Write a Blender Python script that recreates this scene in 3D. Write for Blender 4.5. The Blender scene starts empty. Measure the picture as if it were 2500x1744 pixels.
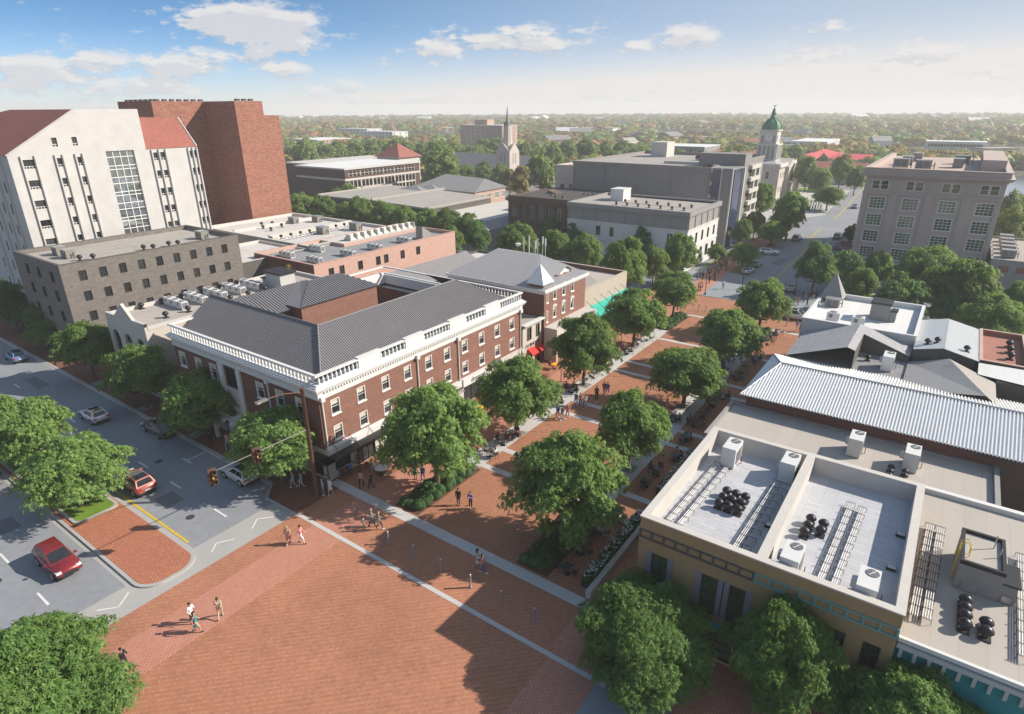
import bpy, math, random
import numpy as np
from math import radians as R, pi, sin, cos, sqrt, atan2
from mathutils import Vector, Matrix, Euler
SC = bpy.context.scene
COL = SC.collection
rnd = random.Random(7)
# ------------------------------------------------------------------ camera model (metres; mall runs along +Y)
W, H, F, HC = 2500, 1744, 1500.0, 32.0
PITCH, ROLL, YAW = R(22.10), R(-.322), R(-35.463)
def _cam():
    f = np.array([sin(YAW), cos(YAW), 0]); r = np.array([cos(YAW), -sin(YAW), 0]); u = np.array([0, 0, 1.])
    f2 = f*cos(PITCH)-u*sin(PITCH); u2 = u*cos(PITCH)+f*sin(PITCH)
    return np.array([r*cos(ROLL)+u2*sin(ROLL), u2*cos(ROLL)-r*sin(ROLL), f2])
CR = _cam()
OFF = {'1':(0,200),'2':(600,200),'3':(1200,200),'4':(1800,200),'5':(0,600),'6':(600,600),'7':(1200,600),'8':(1800,600),
       'a':(0,900),'b':(600,950),'c':(1200,1000),'d':(1800,1000),'e':(0,1244),'f':(600,1244),'g':(1200,1244),'h':(1800,1244)}
def at(k, zx, zy, z=0.):
    """survey point of tile k -> where that line of sight meets the level z"""
    o = OFF[k]; px, py = o[0]+zx/3.2043, o[1]+zy/3.2043
    d = CR.T @ np.array([(px-W/2)/F, (H/2-py)/F, 1.]); t = (z-HC)/d[2]
    return (d[0]*t, d[1]*t)
# ------------------------------------------------------------------ object helpers
def tag(o, label=None, cat=None, group=None, kind=None):
    if label: o['label'] = label
    if cat: o['category'] = cat
    if group: o['group'] = group
    if kind: o['kind'] = kind
    return o
OFS = {}
def root(name, label, cat, loc=(0,0,0), rz=0, group=None):
    o = bpy.data.objects.new(name, None); COL.objects.link(o); o.empty_display_size = .3
    o.location = loc; o.rotation_euler = (0,0,rz); OFS[o.name] = Vector(loc)
    return tag(o, label, cat, group)
class MB:
    def __init__(s): s.v=[]; s.f=[]; s.m=[]; s.s=[]
    def face(s, pts, m=0, sm=False):
        b=len(s.v); s.v += [tuple(p) for p in pts]; s.f.append(tuple(range(b,b+len(pts)))); s.m.append(m); s.s.append(sm); return s
    def raw(s, vs, fs, m=0, sm=False):
        b=len(s.v); s.v += [tuple(p) for p in vs]
        for f in fs: s.f.append(tuple(i+b for i in f)); s.m.append(m); s.s.append(sm)
        return s
    def box(s, x0,x1,y0,y1,z0,z1, m=0, bot=True, mt=None):
        vs=[(x0,y0,z0),(x1,y0,z0),(x1,y1,z0),(x0,y1,z0),(x0,y0,z1),(x1,y0,z1),(x1,y1,z1),(x0,y1,z1)]
        fs=[(0,1,5,4),(1,2,6,5),(2,3,7,6),(3,0,4,7)]
        s.raw(vs,fs+([(3,2,1,0)] if bot else []),m); s.face([vs[i] for i in (4,5,6,7)], m if mt is None else mt); return s
    def cbox(s, c, sx,sy,sz, m=0): return s.box(c[0]-sx/2,c[0]+sx/2,c[1]-sy/2,c[1]+sy/2,c[2],c[2]+sz,m)
    def prism(s, poly, z0, z1, m=0, mt=None, bot=False, sm=False):
        n=len(poly); z0s=z0 if hasattr(z0,'__len__') else [z0]*n; z1s=z1 if hasattr(z1,'__len__') else [z1]*n
        vs=[(p[0],p[1],a) for p,a in zip(poly,z0s)]+[(p[0],p[1],a) for p,a in zip(poly,z1s)]
        s.raw(vs,[(i,(i+1)%n,n+(i+1)%n,n+i) for i in range(n)],m,sm)
        s.face(vs[n:], m if mt is None else mt)
        if bot: s.face(vs[:n][::-1], m)
        return s
    def tube(s, p, q, r0, r1=None, n=8, m=0, cap=True, sm=True):
        r1=r0 if r1 is None else r1; p=Vector(p); q=Vector(q); d=(q-p).normalized()
        a=d.orthogonal().normalized(); b=d.cross(a)
        vs=[p+(a*cos(2*pi*i/n)+b*sin(2*pi*i/n))*r0 for i in range(n)]+[q+(a*cos(2*pi*i/n)+b*sin(2*pi*i/n))*r1 for i in range(n)]
        s.raw(vs,[(i,(i+1)%n,n+(i+1)%n,n+i) for i in range(n)],m,sm)
        if cap: s.face(vs[n:],m); s.face(vs[:n][::-1],m)
        return s
    def path(s, pts, r, n=6, m=0):
        for a,b in zip(pts,pts[1:]): s.tube(a,b,r,r,n,m)
        return s
    def lathe(s, c, prof, n=12, m=0, sm=True):
        k=len(prof); vs=[(c[0]+r*cos(2*pi*i/n),c[1]+r*sin(2*pi*i/n),c[2]+z) for r,z in prof for i in range(n)]
        s.raw(vs,[(j*n+i,j*n+(i+1)%n,(j+1)*n+(i+1)%n,(j+1)*n+i) for j in range(k-1) for i in range(n)],m,sm)
        if prof[-1][0]>1e-4: s.face(vs[(k-1)*n:],m)
        return s
    def wall(s, ax, c, u0,u1,z0,z1, holes=(), n=1, d=.15, m=0, mr=None):
        """vertical wall at ax=c spanning u,z with recessed openings; n = outward sign"""
        P=(lambda u,z,o=0:(c-n*o,u,z)) if ax=='x' else (lambda u,z,o=0:(u,c-n*o,z))
        us=sorted({u0,u1}|{h[i] for h in holes for i in (0,1)}); zs=sorted({z0,z1}|{h[i] for h in holes for i in (2,3)})
        us=[u for u in us if u0<=u<=u1]; zs=[z for z in zs if z0<=z<=z1]
        for z,zz in zip(zs,zs[1:]):
            run=None
            for u,uu in zip(us,us[1:]):
                mu,mz=(u+uu)/2,(z+zz)/2
                hole=any(h[0]<mu<h[1] and h[2]<mz<h[3] for h in holes)
                if hole:
                    if run is not None: s.face([P(run,z),P(u,z),P(u,zz),P(run,zz)],m); run=None
                elif run is None: run=u
            if run is not None: s.face([P(run,z),P(us[-1],z),P(us[-1],zz),P(run,zz)],m)
        r=m if mr is None else mr
        for a,b,e,g in [h[:4] for h in holes]:
            for (p,q) in (((a,e),(b,e)),((b,e),(b,g)),((b,g),(a,g)),((a,g),(a,e))):
                s.face([P(*p),P(*q),P(q[0],q[1],d),P(p[0],p[1],d)],r)
        return s
    def ribs(s, p0, pu, pv, pitch, h, m=0, uv=None):
        """ribbed sheet: p0 corner, pu = edge vector ribs repeat along, pv = edge vector ribs run along (optional trapezoid: list of 4 corners)"""
        p0=Vector(p0); pu=Vector(pu); pv=Vector(pv); nrm=pu.cross(pv).normalized()
        if nrm.z<0: nrm=-nrm
        k=max(2,int(pu.length/pitch)); 
        a0,a1=(0,1) if uv is None else uv[0]; b0,b1=(0,1) if uv is None else uv[1]
        vs=[];fs=[]
        for i in range(4*k+1):
            t=min(1.,(i//4+(0,.13,.5,.63)[i%4])/k); hh=h*(0,1,1,0)[i%4]
            lo=p0+pu*t; up=p0+pv+pu*t
            if uv is not None:   # clip as trapezoid: bottom t in a0..a1 ; top in b0..b1
                f=1.0
                if t<b0: f=min(f,(t-a0)/(b0-a0) if b0>a0 else 1)
                if t>b1: f=min(f,(a1-t)/(a1-b1) if a1>b1 else 1)
                up=lo+pv*max(0,f)
            vs += [lo+nrm*hh, up+nrm*hh]
        for i in range(4*k): fs.append((2*i,2*i+2,2*i+3,2*i+1))
        return s.raw(vs,fs,m)
    def build(s, name, mats, parent=None, off=None):
        if not isinstance(mats,(list,tuple)): mats=[mats]
        o0 = Vector(off) if off is not None else (OFS[parent.name] if parent is not None else Vector((0,0,0)))
        me=bpy.data.meshes.new(name)
        me.from_pydata([(x-o0.x,y-o0.y,z-o0.z) for x,y,z in s.v],[],s.f)
        for mm in mats: me.materials.append(mm)
        me.polygons.foreach_set('material_index',s.m); me.polygons.foreach_set('use_smooth',s.s); me.update()
        o=bpy.data.objects.new(name,me); COL.objects.link(o)
        if parent is not None: o.parent=parent
        OFS[o.name]=o0
        if off is not None and parent is None: o.location=off
        return o
def copy_tree(o, parent=None, loc=None, rz=None, sc=None):
    c=o.copy(); COL.objects.link(c)
    if parent is not None: c.parent=parent
    for ch in o.children: copy_tree(ch,c)
    if loc is not None: c.location=loc
    if rz is not None: c.rotation_euler=(0,0,rz)
    if sc is not None: c.scale=sc if hasattr(sc,'__len__') else (sc,)*3
    return c
def relabel(o, label): o['label']=label; return o
def struct(mb, name, mats): o=mb.build(name,mats); o['kind']='structure'; return o
# ------------------------------------------------------------------ materials
class X:
    """tiny node-math wrapper"""
    def __init__(s,nt,k): s.nt=nt; s.k=k
    def op(s,o,b=None,c=None):
        n=s.nt.nodes.new('ShaderNodeMath'); n.operation=o
        for i,v in enumerate((s,b,c)):
            if v is None: continue
            if isinstance(v,X): s.nt.links.new(v.k,n.inputs[i])
            else: n.inputs[i].default_value=v
        return X(s.nt,n.outputs[0])
    def __add__(s,b): return s.op('ADD',b)
    def __sub__(s,b): return s.op('SUBTRACT',b)
    def __mul__(s,b): return s.op('MULTIPLY',b)
    def __truediv__(s,b): return s.op('DIVIDE',b)
    def floor(s): return s.op('FLOOR')
    def frac(s): return s.op('FRACT')
    def mod(s,b): return s.op('FLOORED_MODULO',b)
    def lt(s,b): return s.op('LESS_THAN',b)
    def gt(s,b): return s.op('GREATER_THAN',b)
    def mn(s,b): return s.op('MINIMUM',b)
    def mx(s,b): return s.op('MAXIMUM',b)
    def ab(s): return s.op('ABSOLUTE')
    def clamp(s): 
        r=s.op('MULTIPLY',1.0); r.k.node.use_clamp=True; return r
def const(nt,v):
    n=nt.nodes.new('ShaderNodeValue'); n.outputs[0].default_value=v; return X(nt,n.outputs[0])
def xyz(nt, world=True, sock='Object'):
    s=nt.nodes.new('ShaderNodeSeparateXYZ')
    if world: g=nt.nodes.new('ShaderNodeNewGeometry'); nt.links.new(g.outputs['Position'],s.inputs[0]); v=g.outputs['Position']
    else: g=nt.nodes.new('ShaderNodeTexCoord'); nt.links.new(g.outputs[sock],s.inputs[0]); v=g.outputs[sock]
    return X(nt,s.outputs[0]),X(nt,s.outputs[1]),X(nt,s.outputs[2]),v
def comb(nt,x,y,z=0.):
    n=nt.nodes.new('ShaderNodeCombineXYZ')
    for i,v in enumerate((x,y,z)):
        if isinstance(v,X): nt.links.new(v.k,n.inputs[i])
        else: n.inputs[i].default_value=v
    return n.outputs[0]
def noise(nt,vec,scale,detail=4,rough=.55,dim='3D'):
    n=nt.nodes.new('ShaderNodeTexNoise'); n.inputs['Scale'].default_value=scale; n.inputs['Detail'].default_value=detail; n.inputs['Roughness'].default_value=rough
    if vec is not None: nt.links.new(vec,n.inputs['Vector'])
    return X(nt,n.outputs['Fac'])
def white(nt,vec):
    n=nt.nodes.new('ShaderNodeTexWhiteNoise'); nt.links.new(vec,n.inputs['Vector']); return X(nt,n.outputs['Value'])
def mix(nt,f,a,b,mode='MIX'):
    n=nt.nodes.new('ShaderNodeMix'); n.data_type='RGBA'; n.blend_type=mode; n.clamp_factor=True
    for k,v in ((0,f),(6,a),(7,b)):
        if isinstance(v,X): nt.links.new(v.k,n.inputs[k])
        elif hasattr(v,'is_output'): nt.links.new(v,n.inputs[k])
        elif k==0: n.inputs[0].default_value=v
        else: n.inputs[k].default_value=(*v[:3],1)
    return n.outputs[2]
def shade(nt,col,f):
    """col * scalar"""
    n=nt.nodes.new('ShaderNodeVectorMath'); n.operation='SCALE'
    if hasattr(col,'is_output'): nt.links.new(col,n.inputs[0])
    else: n.inputs[0].default_value=col[:3]
    nt.links.new(f.k,n.inputs['Scale']); return n.outputs[0]
MATS={}
def newmat(name, rough=.8, metal=0., spec=.3):
    m=bpy.data.materials.new(name); m.use_nodes=True; nt=m.node_tree; b=nt.nodes['Principled BSDF']
    b.inputs['Roughness'].default_value=rough; b.inputs['Metallic'].default_value=metal; b.inputs['Specular IOR Level'].default_value=spec
    MATS[name]=m; return m,nt,b
def setcol(nt,b,c):
    if hasattr(c,'is_output'): nt.links.new(c,b.inputs['Base Color'])
    else: b.inputs['Base Color'].default_value=(*c[:3],1)
def bump(nt,b,h,strength=.3,dist=.02):
    n=nt.nodes.new('ShaderNodeBump'); n.inputs['Strength'].default_value=strength; n.inputs['Distance'].default_value=dist
    nt.links.new(h.k,n.inputs['Height']); nt.links.new(n.outputs[0],b.inputs['Normal'])
def plain(name,c,rough=.8,metal=0.,spec=.3,var=.12,scale=.8,fine=0.,streak=0.):
    """colour with large soft dirt and fine grain"""
    m,nt,b=newmat(name,rough,metal,spec)
    x,y,z,v=xyz(nt)
    f=(noise(nt,v,scale,5)-.5)*(2*var)+1.
    if fine: f=f*((noise(nt,v,scale*14,3)-.5)*(2*fine)+1.)
    if streak:
        vv=comb(nt,x*3.,y*3.,z*.25); f=f*((noise(nt,vv,.9,4)-.5)*(2*streak)+1.)
    setcol(nt,b,shade(nt,c,f)); return m
def objcol(name,c,rough=.4,metal=0.,spec=.5,coat=0.):
    m,nt,b=newmat(name,rough,metal,spec); x,y,z,v=xyz(nt,False)
    setcol(nt,b,shade(nt,c,(noise(nt,v,2.5,3)-.5)*.16+1.))
    b.inputs['Coat Weight'].default_value=coat; return m
def brick(name,c1,c2,mortar,bw=.26,bh=.085,var=.25,soft=.12,bandy=0):
    m,nt,b=newmat(name,.88)
    x,y,z,v=xyz(nt); u=x+y; j=(z/bh).floor(); uu=u/bw+j.mod(2.)*.5; i=uu.floor()
    r=white(nt,comb(nt,i,j,3.)); fu=uu.frac(); fz=(z/bh).frac()
    edge=(fu.mn(fu*-1.+1.)*bw).mn(fz.mn(fz*-1.+1.)*bh)
    mo=edge.lt(.008)
    col=mix(nt,r,c1,c2)
    col=mix(nt,mo,col,mortar)
    big=(noise(nt,comb(nt,u*.5,z*1.4,y*.1),1.1,5)-.5)*(2*var)+1.
    big=big*((noise(nt,comb(nt,u*1.2,z*9.,0.),1.,2)-.5)*(2*soft)+1.)
    setcol(nt,b,shade(nt,col,big)); bump(nt,b,mo*-1.+1.,.25,.01); return m
def herring(name,c1,c2,mortar,w=.15,rot=0.,var=.18):
    m,nt,b=newmat(name,.85,spec=.25); x,y,z,v=xyz(nt)
    u=(x*cos(rot)+y*sin(rot))/w; t=(y*cos(rot)-x*sin(rot))/w
    i=u.floor(); j=t.floor(); k=(i-j).mod(4.)
    hor=k.lt(1.5)
    k1=k.gt(.5)*k.lt(1.5); k2=k.gt(1.5)*k.lt(2.5)
    bi=i-k1; bj=j-k2
    r=white(nt,comb(nt,bi,bj,hor*7.)); fu=u.frac(); ft=t.frac()
    # distance to brick border
    lu=fu+k1*0.; 
    left=fu+ (hor*k1); right=(fu*-1.+1.)+(hor*(k1*-1.+1.))
    bot=ft+((hor*-1.+1.)*k2); top=(ft*-1.+1.)+((hor*-1.+1.)*(k2*-1.+1.))
    edge=left.mn(right).mn(bot.mn(top)); mo=edge.lt(.09)
    col=mix(nt,r,c1,c2); dark=hor*.13+.935
    col=mix(nt,mo*.75,col,mortar)
    st=((noise(nt,v,.09,7,.68)-.53)*7.).clamp()*.16; st2=((noise(nt,comb(nt,x+31.,y-7.,0.),.55,5,.6)-.60)*9.).clamp()*.14
    f=((noise(nt,v,.25,5)-.5)*(2*var)+1.)*((noise(nt,v,2.2,4)-.5)*.22+1.)*dark*(st*-1.+1.)*(st2*-1.+1.)
    setcol(nt,b,shade(nt,col,f)); bump(nt,b,mo*-1.+1.,.3,.01); return m
def pavers(name,c1,c2,mortar,bw=.3,bh=.15,alongx=True,dots=None,var=.12):
    m,nt,b=newmat(name,.85,spec=.25); x,y,z,v=xyz(nt)
    a,c=(x,y) if alongx else (y,x)
    j=(c/bh).floor(); uu=a/bw+j.mod(2.)*.5; i=uu.floor(); r=white(nt,comb(nt,i,j,1.))
    fu=uu.frac(); fz=(c/bh).frac()
    eu=fu.mn(fu*-1.+1.)*bw; ez=fz.mn(fz*-1.+1.)*bh
    mo=eu.mn(ez).lt(.012)
    col=mix(nt,r,c1,c2); col=mix(nt,mo*.8,col,mortar)
    if dots: 
        dm=eu.lt(.045)*ez.lt(.05); col=mix(nt,dm*dots,col,(.05,.04,.03))
    f=((noise(nt,v,.3,5)-.5)*(2*var)+1.)*((noise(nt,v,3.,3)-.5)*.15+1.)
    setcol(nt,b,shade(nt,col,f)); bump(nt,b,mo*-1.+1.,.3,.01); return m
def membrane(name,c,seam=1.2,along='y',var=.1,dirt=.25,rough=.8):
    """flat roof sheet with seams and ponding stains"""
    m,nt,b=newmat(name,rough,spec=.2); x,y,z,v=xyz(nt); a=x if along=='y' else y
    s=(a/seam).frac(); line=s.lt(.025)
    r=white(nt,comb(nt,(a/seam).floor(),0.,0.))*.06+.97
    st=noise(nt,v,.35,6,.65); st=((st-.56)*6.).clamp()*dirt
    f=((noise(nt,v,1.3,5)-.5)*(2*var)+1.)*r*(line*-.14+1.)*(st*-1.+1.)
    setcol(nt,b,shade(nt,c,f)); return m
def glass(name,c=(.03,.035,.04),rough=.06,spec=.6,var=.6):
    m,nt,b=newmat(name,rough,0,spec)
    x,y,z,v=xyz(nt); n=nt.nodes.new('ShaderNodeObjectInfo')
    f=X(nt,n.outputs['Random'])*var*2.+(1.-var); f=f*((noise(nt,v,1.6,2)-.5)*1.2+1.)
    setcol(nt,b,shade(nt,c,f)); return m
M={}
# ------------------------------------------------------------------ material library
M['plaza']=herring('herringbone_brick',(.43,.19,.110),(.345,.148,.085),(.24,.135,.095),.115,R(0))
M['mall']=herring('mall_brick',(.40,.18,.105),(.315,.138,.08),(.21,.12,.082),.115,R(0))
M['pink']=pavers('pink_paver',(.50,.235,.165),(.44,.20,.14),(.30,.14,.10),.30,.16,False,dots=.35)
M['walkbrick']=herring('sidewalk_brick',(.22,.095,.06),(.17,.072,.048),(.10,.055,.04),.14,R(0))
M['median']=pavers('median_paver',(.47,.18,.10),(.40,.145,.085),(.17,.10,.07),.34,.15,True,dots=.75)
M['asphalt']=plain('asphalt',(.232,.242,.262),.85,var=.17,scale=.12,fine=.18,streak=.0)
M['apron']=plain('pale_concrete',(.345,.335,.32),.85,var=.1,scale=.3,fine=.06)
M['conc']=plain('concrete',(.40,.39,.375),.85,var=.12,scale=.4,fine=.07)
M['walkconc']=plain('walk_concrete',(.46,.45,.44),.85,var=.12,scale=.35,fine=.06)
M['kerb']=plain('kerb_stone',(.36,.35,.34),.85,var=.15,scale=.8,fine=.06)
M['line']=plain('white_road_paint',(.62,.62,.60),.7,var=.15,scale=2.,fine=.1)
M['yellow']=plain('yellow_road_paint',(.55,.38,.03),.7,var=.2,scale=2.,fine=.1)
M['bluepaint']=plain('worn_blue_paint',(.13,.19,.28),.8,var=.2,scale=2.)
M['lawn']=plain('lawn_turf',(.125,.21,.022),.9,var=.35,scale=.9,fine=.3)
M['verge']=plain('verge_turf',(.16,.175,.045),.9,var=.3,scale=.5,fine=.3)
M['soil']=plain('planting_soil',(.10,.055,.035),.95,var=.3,scale=1.5,fine=.2)
M['bluegrey']=plain('blue_grey_concrete',(.24,.26,.28),.85,var=.1,scale=.3,fine=.05)
def landmat():
    m,nt,b=newmat('land',.95); x,y,z,v=xyz(nt)
    a=noise(nt,v,.012,6,.65); c=noise(nt,v,.05,4,.6); d=noise(nt,v,.004,4)
    col=mix(nt,((a-.45)*6.).clamp(),(.052,.068,.03),(.13,.105,.055))
    col=mix(nt,((c-.60)*9.).clamp(),col,(.30,.28,.25)); col=mix(nt,((d-.5)*5.).clamp(),col,(.07,.075,.045))
    setcol(nt,b,col); return m
M['land']=landmat()
def watermat():
    m,nt,b=newmat('lake_water',.12,0,.5); x,y,z,v=xyz(nt); setcol(nt,b,(.10,.14,.19)); bump(nt,b,noise(nt,v,.8,3),.12,.05); return m
M['water']=watermat()
M['citypave']=plain('city_paving',(.20,.195,.19),.9,var=.2,scale=.08,fine=.12)
# ------------------------------------------------------------------ ground sheets
def sheet(name,poly,z,mat,kind='structure'):
    o=MB().face([(p[0],p[1],z) for p in poly]).build(name,mat); o['kind']=kind; return o
def rect(x0,x1,y0,y1): return [(x0,y0),(x1,y0),(x1,y1),(x0,y1)]
def slab(name,poly,z0,z1,mat): o=MB().prism(poly,z0,z1).build(name,mat); o['kind']='structure'; return o
# terrain disc with low hills at the rim
def terrain():
    mb=MB(); nr,na=46,120; rr=[0]+[40*1.1**i for i in range(nr)]; vs=[]
    rs=random.Random(3)
    for r in rr:
        for a in range(na):
            t=2*pi*a/na; h=-.05
            if r>700: h+=(r-700)/2200*(2.5+1.5*sin(3*t+1)+1.5*sin(7*t+r*.002))
            vs.append((r*sin(t),r*cos(t),h))
    fs=[(i*na+a,i*na+(a+1)%na,(i+1)*na+(a+1)%na,(i+1)*na+a) for i in range(nr) for a in range(na)]
    mb.raw(vs,fs,0,True); struct(mb,'ground',M['land']); return rr[-1]
RIM=terrain()
sheet('city_pavement',rect(-300,120,-60,345),-.02,M['citypave'])
sheet('street',rect(-700,-43.2,-6,26.3),0.,M['asphalt'])
sheet('cross_street',rect(-330,160,101.,125),-.006,M['asphalt'])
av=[(-33.6,108),(-33.6,150),(-34.6,168),(-37,205),(-36.8,240),(-37,345),(-12,345),(-17,240),(-18,205),(-17.5,150),(-17.5,108)]
sheet('avenue',av,0.,M['asphalt'])
sheet('side_road',[(-170,170),(-37,178),(-37,186),(-170,190)],-.002,M['asphalt'])
sheet('apron',rect(-43.2,-40.3,-12,24.6),.006,M['apron'])
sheet('plaza',rect(-40.3,-11.5,-20,30.),.010,M['plaza'])
sheet('pink_band',rect(-37.85,-34.4,-20,97.5),.016,M['pink']).name='pink_walk'
sheet('pink_band',rect(-14.85,-11.5,-20,29.3),.016,M['pink']).name='pink_walk'
sheet('blue_grey_pad',rect(-11.5,9,8,25.0),.014,M['bluegrey'])
sheet('frontage_walk',rect(-15.2,40,25.4,31),.012,M['pink'])
sheet('mall',rect(-42,-11.6,30.2,97.5),.010,M['mall'])
sheet('brick_crossing',rect(-44,-10,97.3,108.4),.012,M['mall'])
sheet('thin_strip',rect(-40.3,-8,24.62,24.98),.022,M['walkconc'])
sheet('band',rect(-41.6,-15.0,29.3,30.3),.022,M['walkconc'])
sheet('tree_walk',[(-34.15,39.5),(-32.0,39.5),(-32.0,96),(-34.15,96)],.022,M['walkconc'])
sheet('tree_walk',[(-21.25,38.6),(-19.0,38.6),(-19.0,96),(-21.25,96)],.022,M['walkconc'])
for y in (39.6,43.1,53.6,56.9,68.0,71.5,82.3,95.6):
    sheet('cross_band',rect(-32.0,-21.25,y,y+.72),.020,M['walkconc']); sheet('cross_band',rect(-19.,-12.6,y,y+.72),.020,M['walkconc'])
# raised blocks
blk=[(-300,26.3),(-46,26.3),(-44.3,24.6),(-40.3,24.6),(-40.3,29.3),(-42,29.3),(-42,99.5),(-300,99.5)]
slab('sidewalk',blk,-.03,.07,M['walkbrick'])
kb=MB()
def kerbline(pts,w=.28,z=.09,z0=-.02):
    for (a,b) in zip(pts,pts[1:]):
        d=Vector((b[0]-a[0],b[1]-a[1],0)).normalized(); n=Vector((-d.y,d.x,0))*w/2
        kb.prism([(a[0]+n.x,a[1]+n.y),(b[0]+n.x,b[1]+n.y),(b[0]-n.x,b[1]-n.y),(a[0]-n.x,a[1]-n.y)],z0,z)
kerbline([(-300,26.3),(-46,26.3),(-44.3,24.6),(-40.3,24.6)])
struct(kb,'kerb',M['kerb'])
# corner block of the white building with the brick walk and verge along the avenue
arc=[(-37,107.9),(-33.9,108.0),(-31.2,108.3),(-29.6,109.3),(-28.7,111),(-28.4,113.5),(-28.9,117.2),(-31.5,123),(-33.4,127.6)]
slab('sidewalk_corner',arc+[(-34.0,150),(-34.8,168),(-42.5,168),(-42.5,107.9)],-.03,.08,M['bluegrey'])
sheet('brick_walk',[(-37.9,107.9),(-34.6,107.9),(-35.6,127.8),(-36.6,168),(-41,168),(-40.9,139),(-39.6,125)],.090,M['pink'])
sheet('verge_strip',[(-35.6,127.8),(-33.5,127.7),(-34.2,150),(-34.9,168),(-36.5,168)],.098,M['verge'])
sheet('verge_strip',[(-41.6,129),(-40.6,129),(-40.9,139),(-41.2,150),(-41.9,150)],.098,M['verge'])
slab('sidewalk_corner',[(-42.5,172),(-35,170),(-37.3,205),(-37,209),(-33.4,217.4),(-34.6,240),(-36.8,290),(-90,290),(-90,188),(-44,186)],-.03,.08,M['conc'])
sheet('lawn',[(-54,232),(-44.5,236),(-45.5,252),(-53,252)],.09,M['lawn']); sheet('lawn',[(-60,275),(-47,273),(-45,262),(-38.2,285),(-60,289)],.09,M['lawn'])
sheet('verge_strip',[(-35.4,172),(-37.4,204),(-39.4,204),(-37.4,172)],.09,M['verge'])
slab('sidewalk_corner',[(-21.6,118),(-21.4,122.8),(-20.9,125.2),(-18.7,127.),(60,127),(60,170),(-15,170),(-15,127.2),(-16,127.1),(-18.7,127.0)][:5]+[(60,127.2),(60,99),(-15,99),(-16.5,103),(-20.5,112)],-.03,.06,M['bluegrey'])
slab('sidewalk_corner',rect(-16.6,60,128.5,200),-.03,.08,M['conc'])
# markings
def mark(name,poly,mat=None,z=.012): return sheet(name,poly,z,mat or M['line'])
def dash(x0,x1,y,w=.16,mat=None): mark('lane_dash',rect(x0,x1,y-w/2,y+w/2),mat)
for x0 in (-46.7,-54.0,-60.0,-68.7,-76.3,-84.4,-92.1,-100,-108,-116,-124): dash(x0,x0+1.85,21.1)
for x0 in (-47.7,-55.0,-62.4,-69.8): dash(x0,x0+1.95,8.3)
mark('yellow_line',rect(-57.5,-44.2,17.36,17.56),M['yellow'])
for x in (-56.4,-61.4,-66.4,-71.2,-77.,-82,-87):
    mt=M['line'] if x>-58 else M['bluepaint']
    mark('parking_mark',rect(x-.07,x+.07,24.0,26.1),mt); mark('parking_mark',rect(x-.75,x+.75,23.86,24.0),mt)
mark('edge_line',rect(-300,-46,26.0,26.1),None,.011)
def stroke(a,b,w=.11):
    d=Vector((b[0]-a[0],b[1]-a[1],0)).normalized(); n=Vector((-d.y,d.x,0))*w/2
    mark('chevron',[(a[0]+n.x,a[1]+n.y),(b[0]+n.x,b[1]+n.y),(b[0]-n.x,b[1]-n.y),(a[0]-n.x,a[1]-n.y)],None,.016)
for a,b,c in (((-41.5,23.4),(-42.4,22.4),(-41.6,21.4)),((-41.6,19.8),(-42.3,18.7),(-41.6,17.9)),((-42.4,12.1),(-41.5,11.0),(-42.4,10.0)),((-42.5,8.3),(-41.5,7.3),(-42.4,6.4))): stroke(a,b); stroke(b,c)
def ribbon(name,pts,w,mat,z=.012):
    mb=MB()
    for a,b in zip(pts,pts[1:]):
        d=Vector((b[0]-a[0],b[1]-a[1],0)).normalized(); n=Vector((-d.y,d.x,0))*w/2
        mb.face([(a[0]+n.x,a[1]+n.y,z),(b[0]+n.x,b[1]+n.y,z),(b[0]-n.x,b[1]-n.y,z),(a[0]-n.x,a[1]-n.y,z)])
    return struct(mb,name,mat)
for dx in (-.16,.16): ribbon('centre_line',[(-25.9+dx,118),(-26.5+dx,131.8),(-27.3+dx,160.8),(-29.0+dx,166.8),(-29.8+dx,191.5)],.14,M['yellow']); ribbon('centre_line',[(-29.6+dx,212),(-29.6+dx,221),(-33+dx,292),(-34+dx,330)],.14,M['yellow'])
for a,b in (((-24.4,194),(-32.6,193.2)),((-24.4,192.6),(-32.6,191.8)),((-25.2,189),(-24.3,165)),((-21,214),(-21.8,236))): ribbon('lane_mark',[a,b],.16,M['line'])
for x,y in ((-26.4,171.5),(-32,178)): mark('turn_arrow',[(x-.1,y-1),(x+.1,y-1),(x+.1,y+.4),(x+.5,y+.2),(x,y+1.4),(x-.5,y+.2),(x-.1,y+.4)])
# median
def rounded(x0,x1,y0,y1,r,n=6,corners=(1,1,1,1)):
    pts=[]
    for (cx,cy,a0,on) in ((x0+r,y0+r,pi,corners[0]),(x1-r,y0+r,1.5*pi,corners[1]),(x1-r,y1-r,0,corners[2]),(x0+r,y1-r,.5*pi,corners[3])):
        if not on: pts.append((x0 if cx<(x0+x1)/2 else x1, y0 if cy<(y0+y1)/2 else y1)); continue
        for i in range(n+1): t=a0+i*pi/2/n; pts.append((cx+r*cos(t),cy+r*sin(t)))
    return pts
slab('median_kerb',rounded(-140,-41.2,12.6,17.05,1.7,8,(0,1,1,0)),-.02,.13,M['kerb'])
sheet('median_paving',rounded(-140,-41.45,12.85,16.8,1.5,8,(0,1,1,0)),.137,M['median'])
slab('lawn_kerb',rounded(-140,-53.7,13.15,16.65,.6,6,(0,1,1,0)),.10,.24,M['kerb'])
sheet('lawn',rounded(-140,-53.95,13.4,16.4,.5,6,(0,1,1,0)),.245,M['lawn'])
ribbon('kerb',[(-140,12.5),(-42.9,12.5)],.5,M['apron'],.008); ribbon('kerb',[(-140,17.15),(-43,17.15)],.3,M['apron'],.008)
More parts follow.
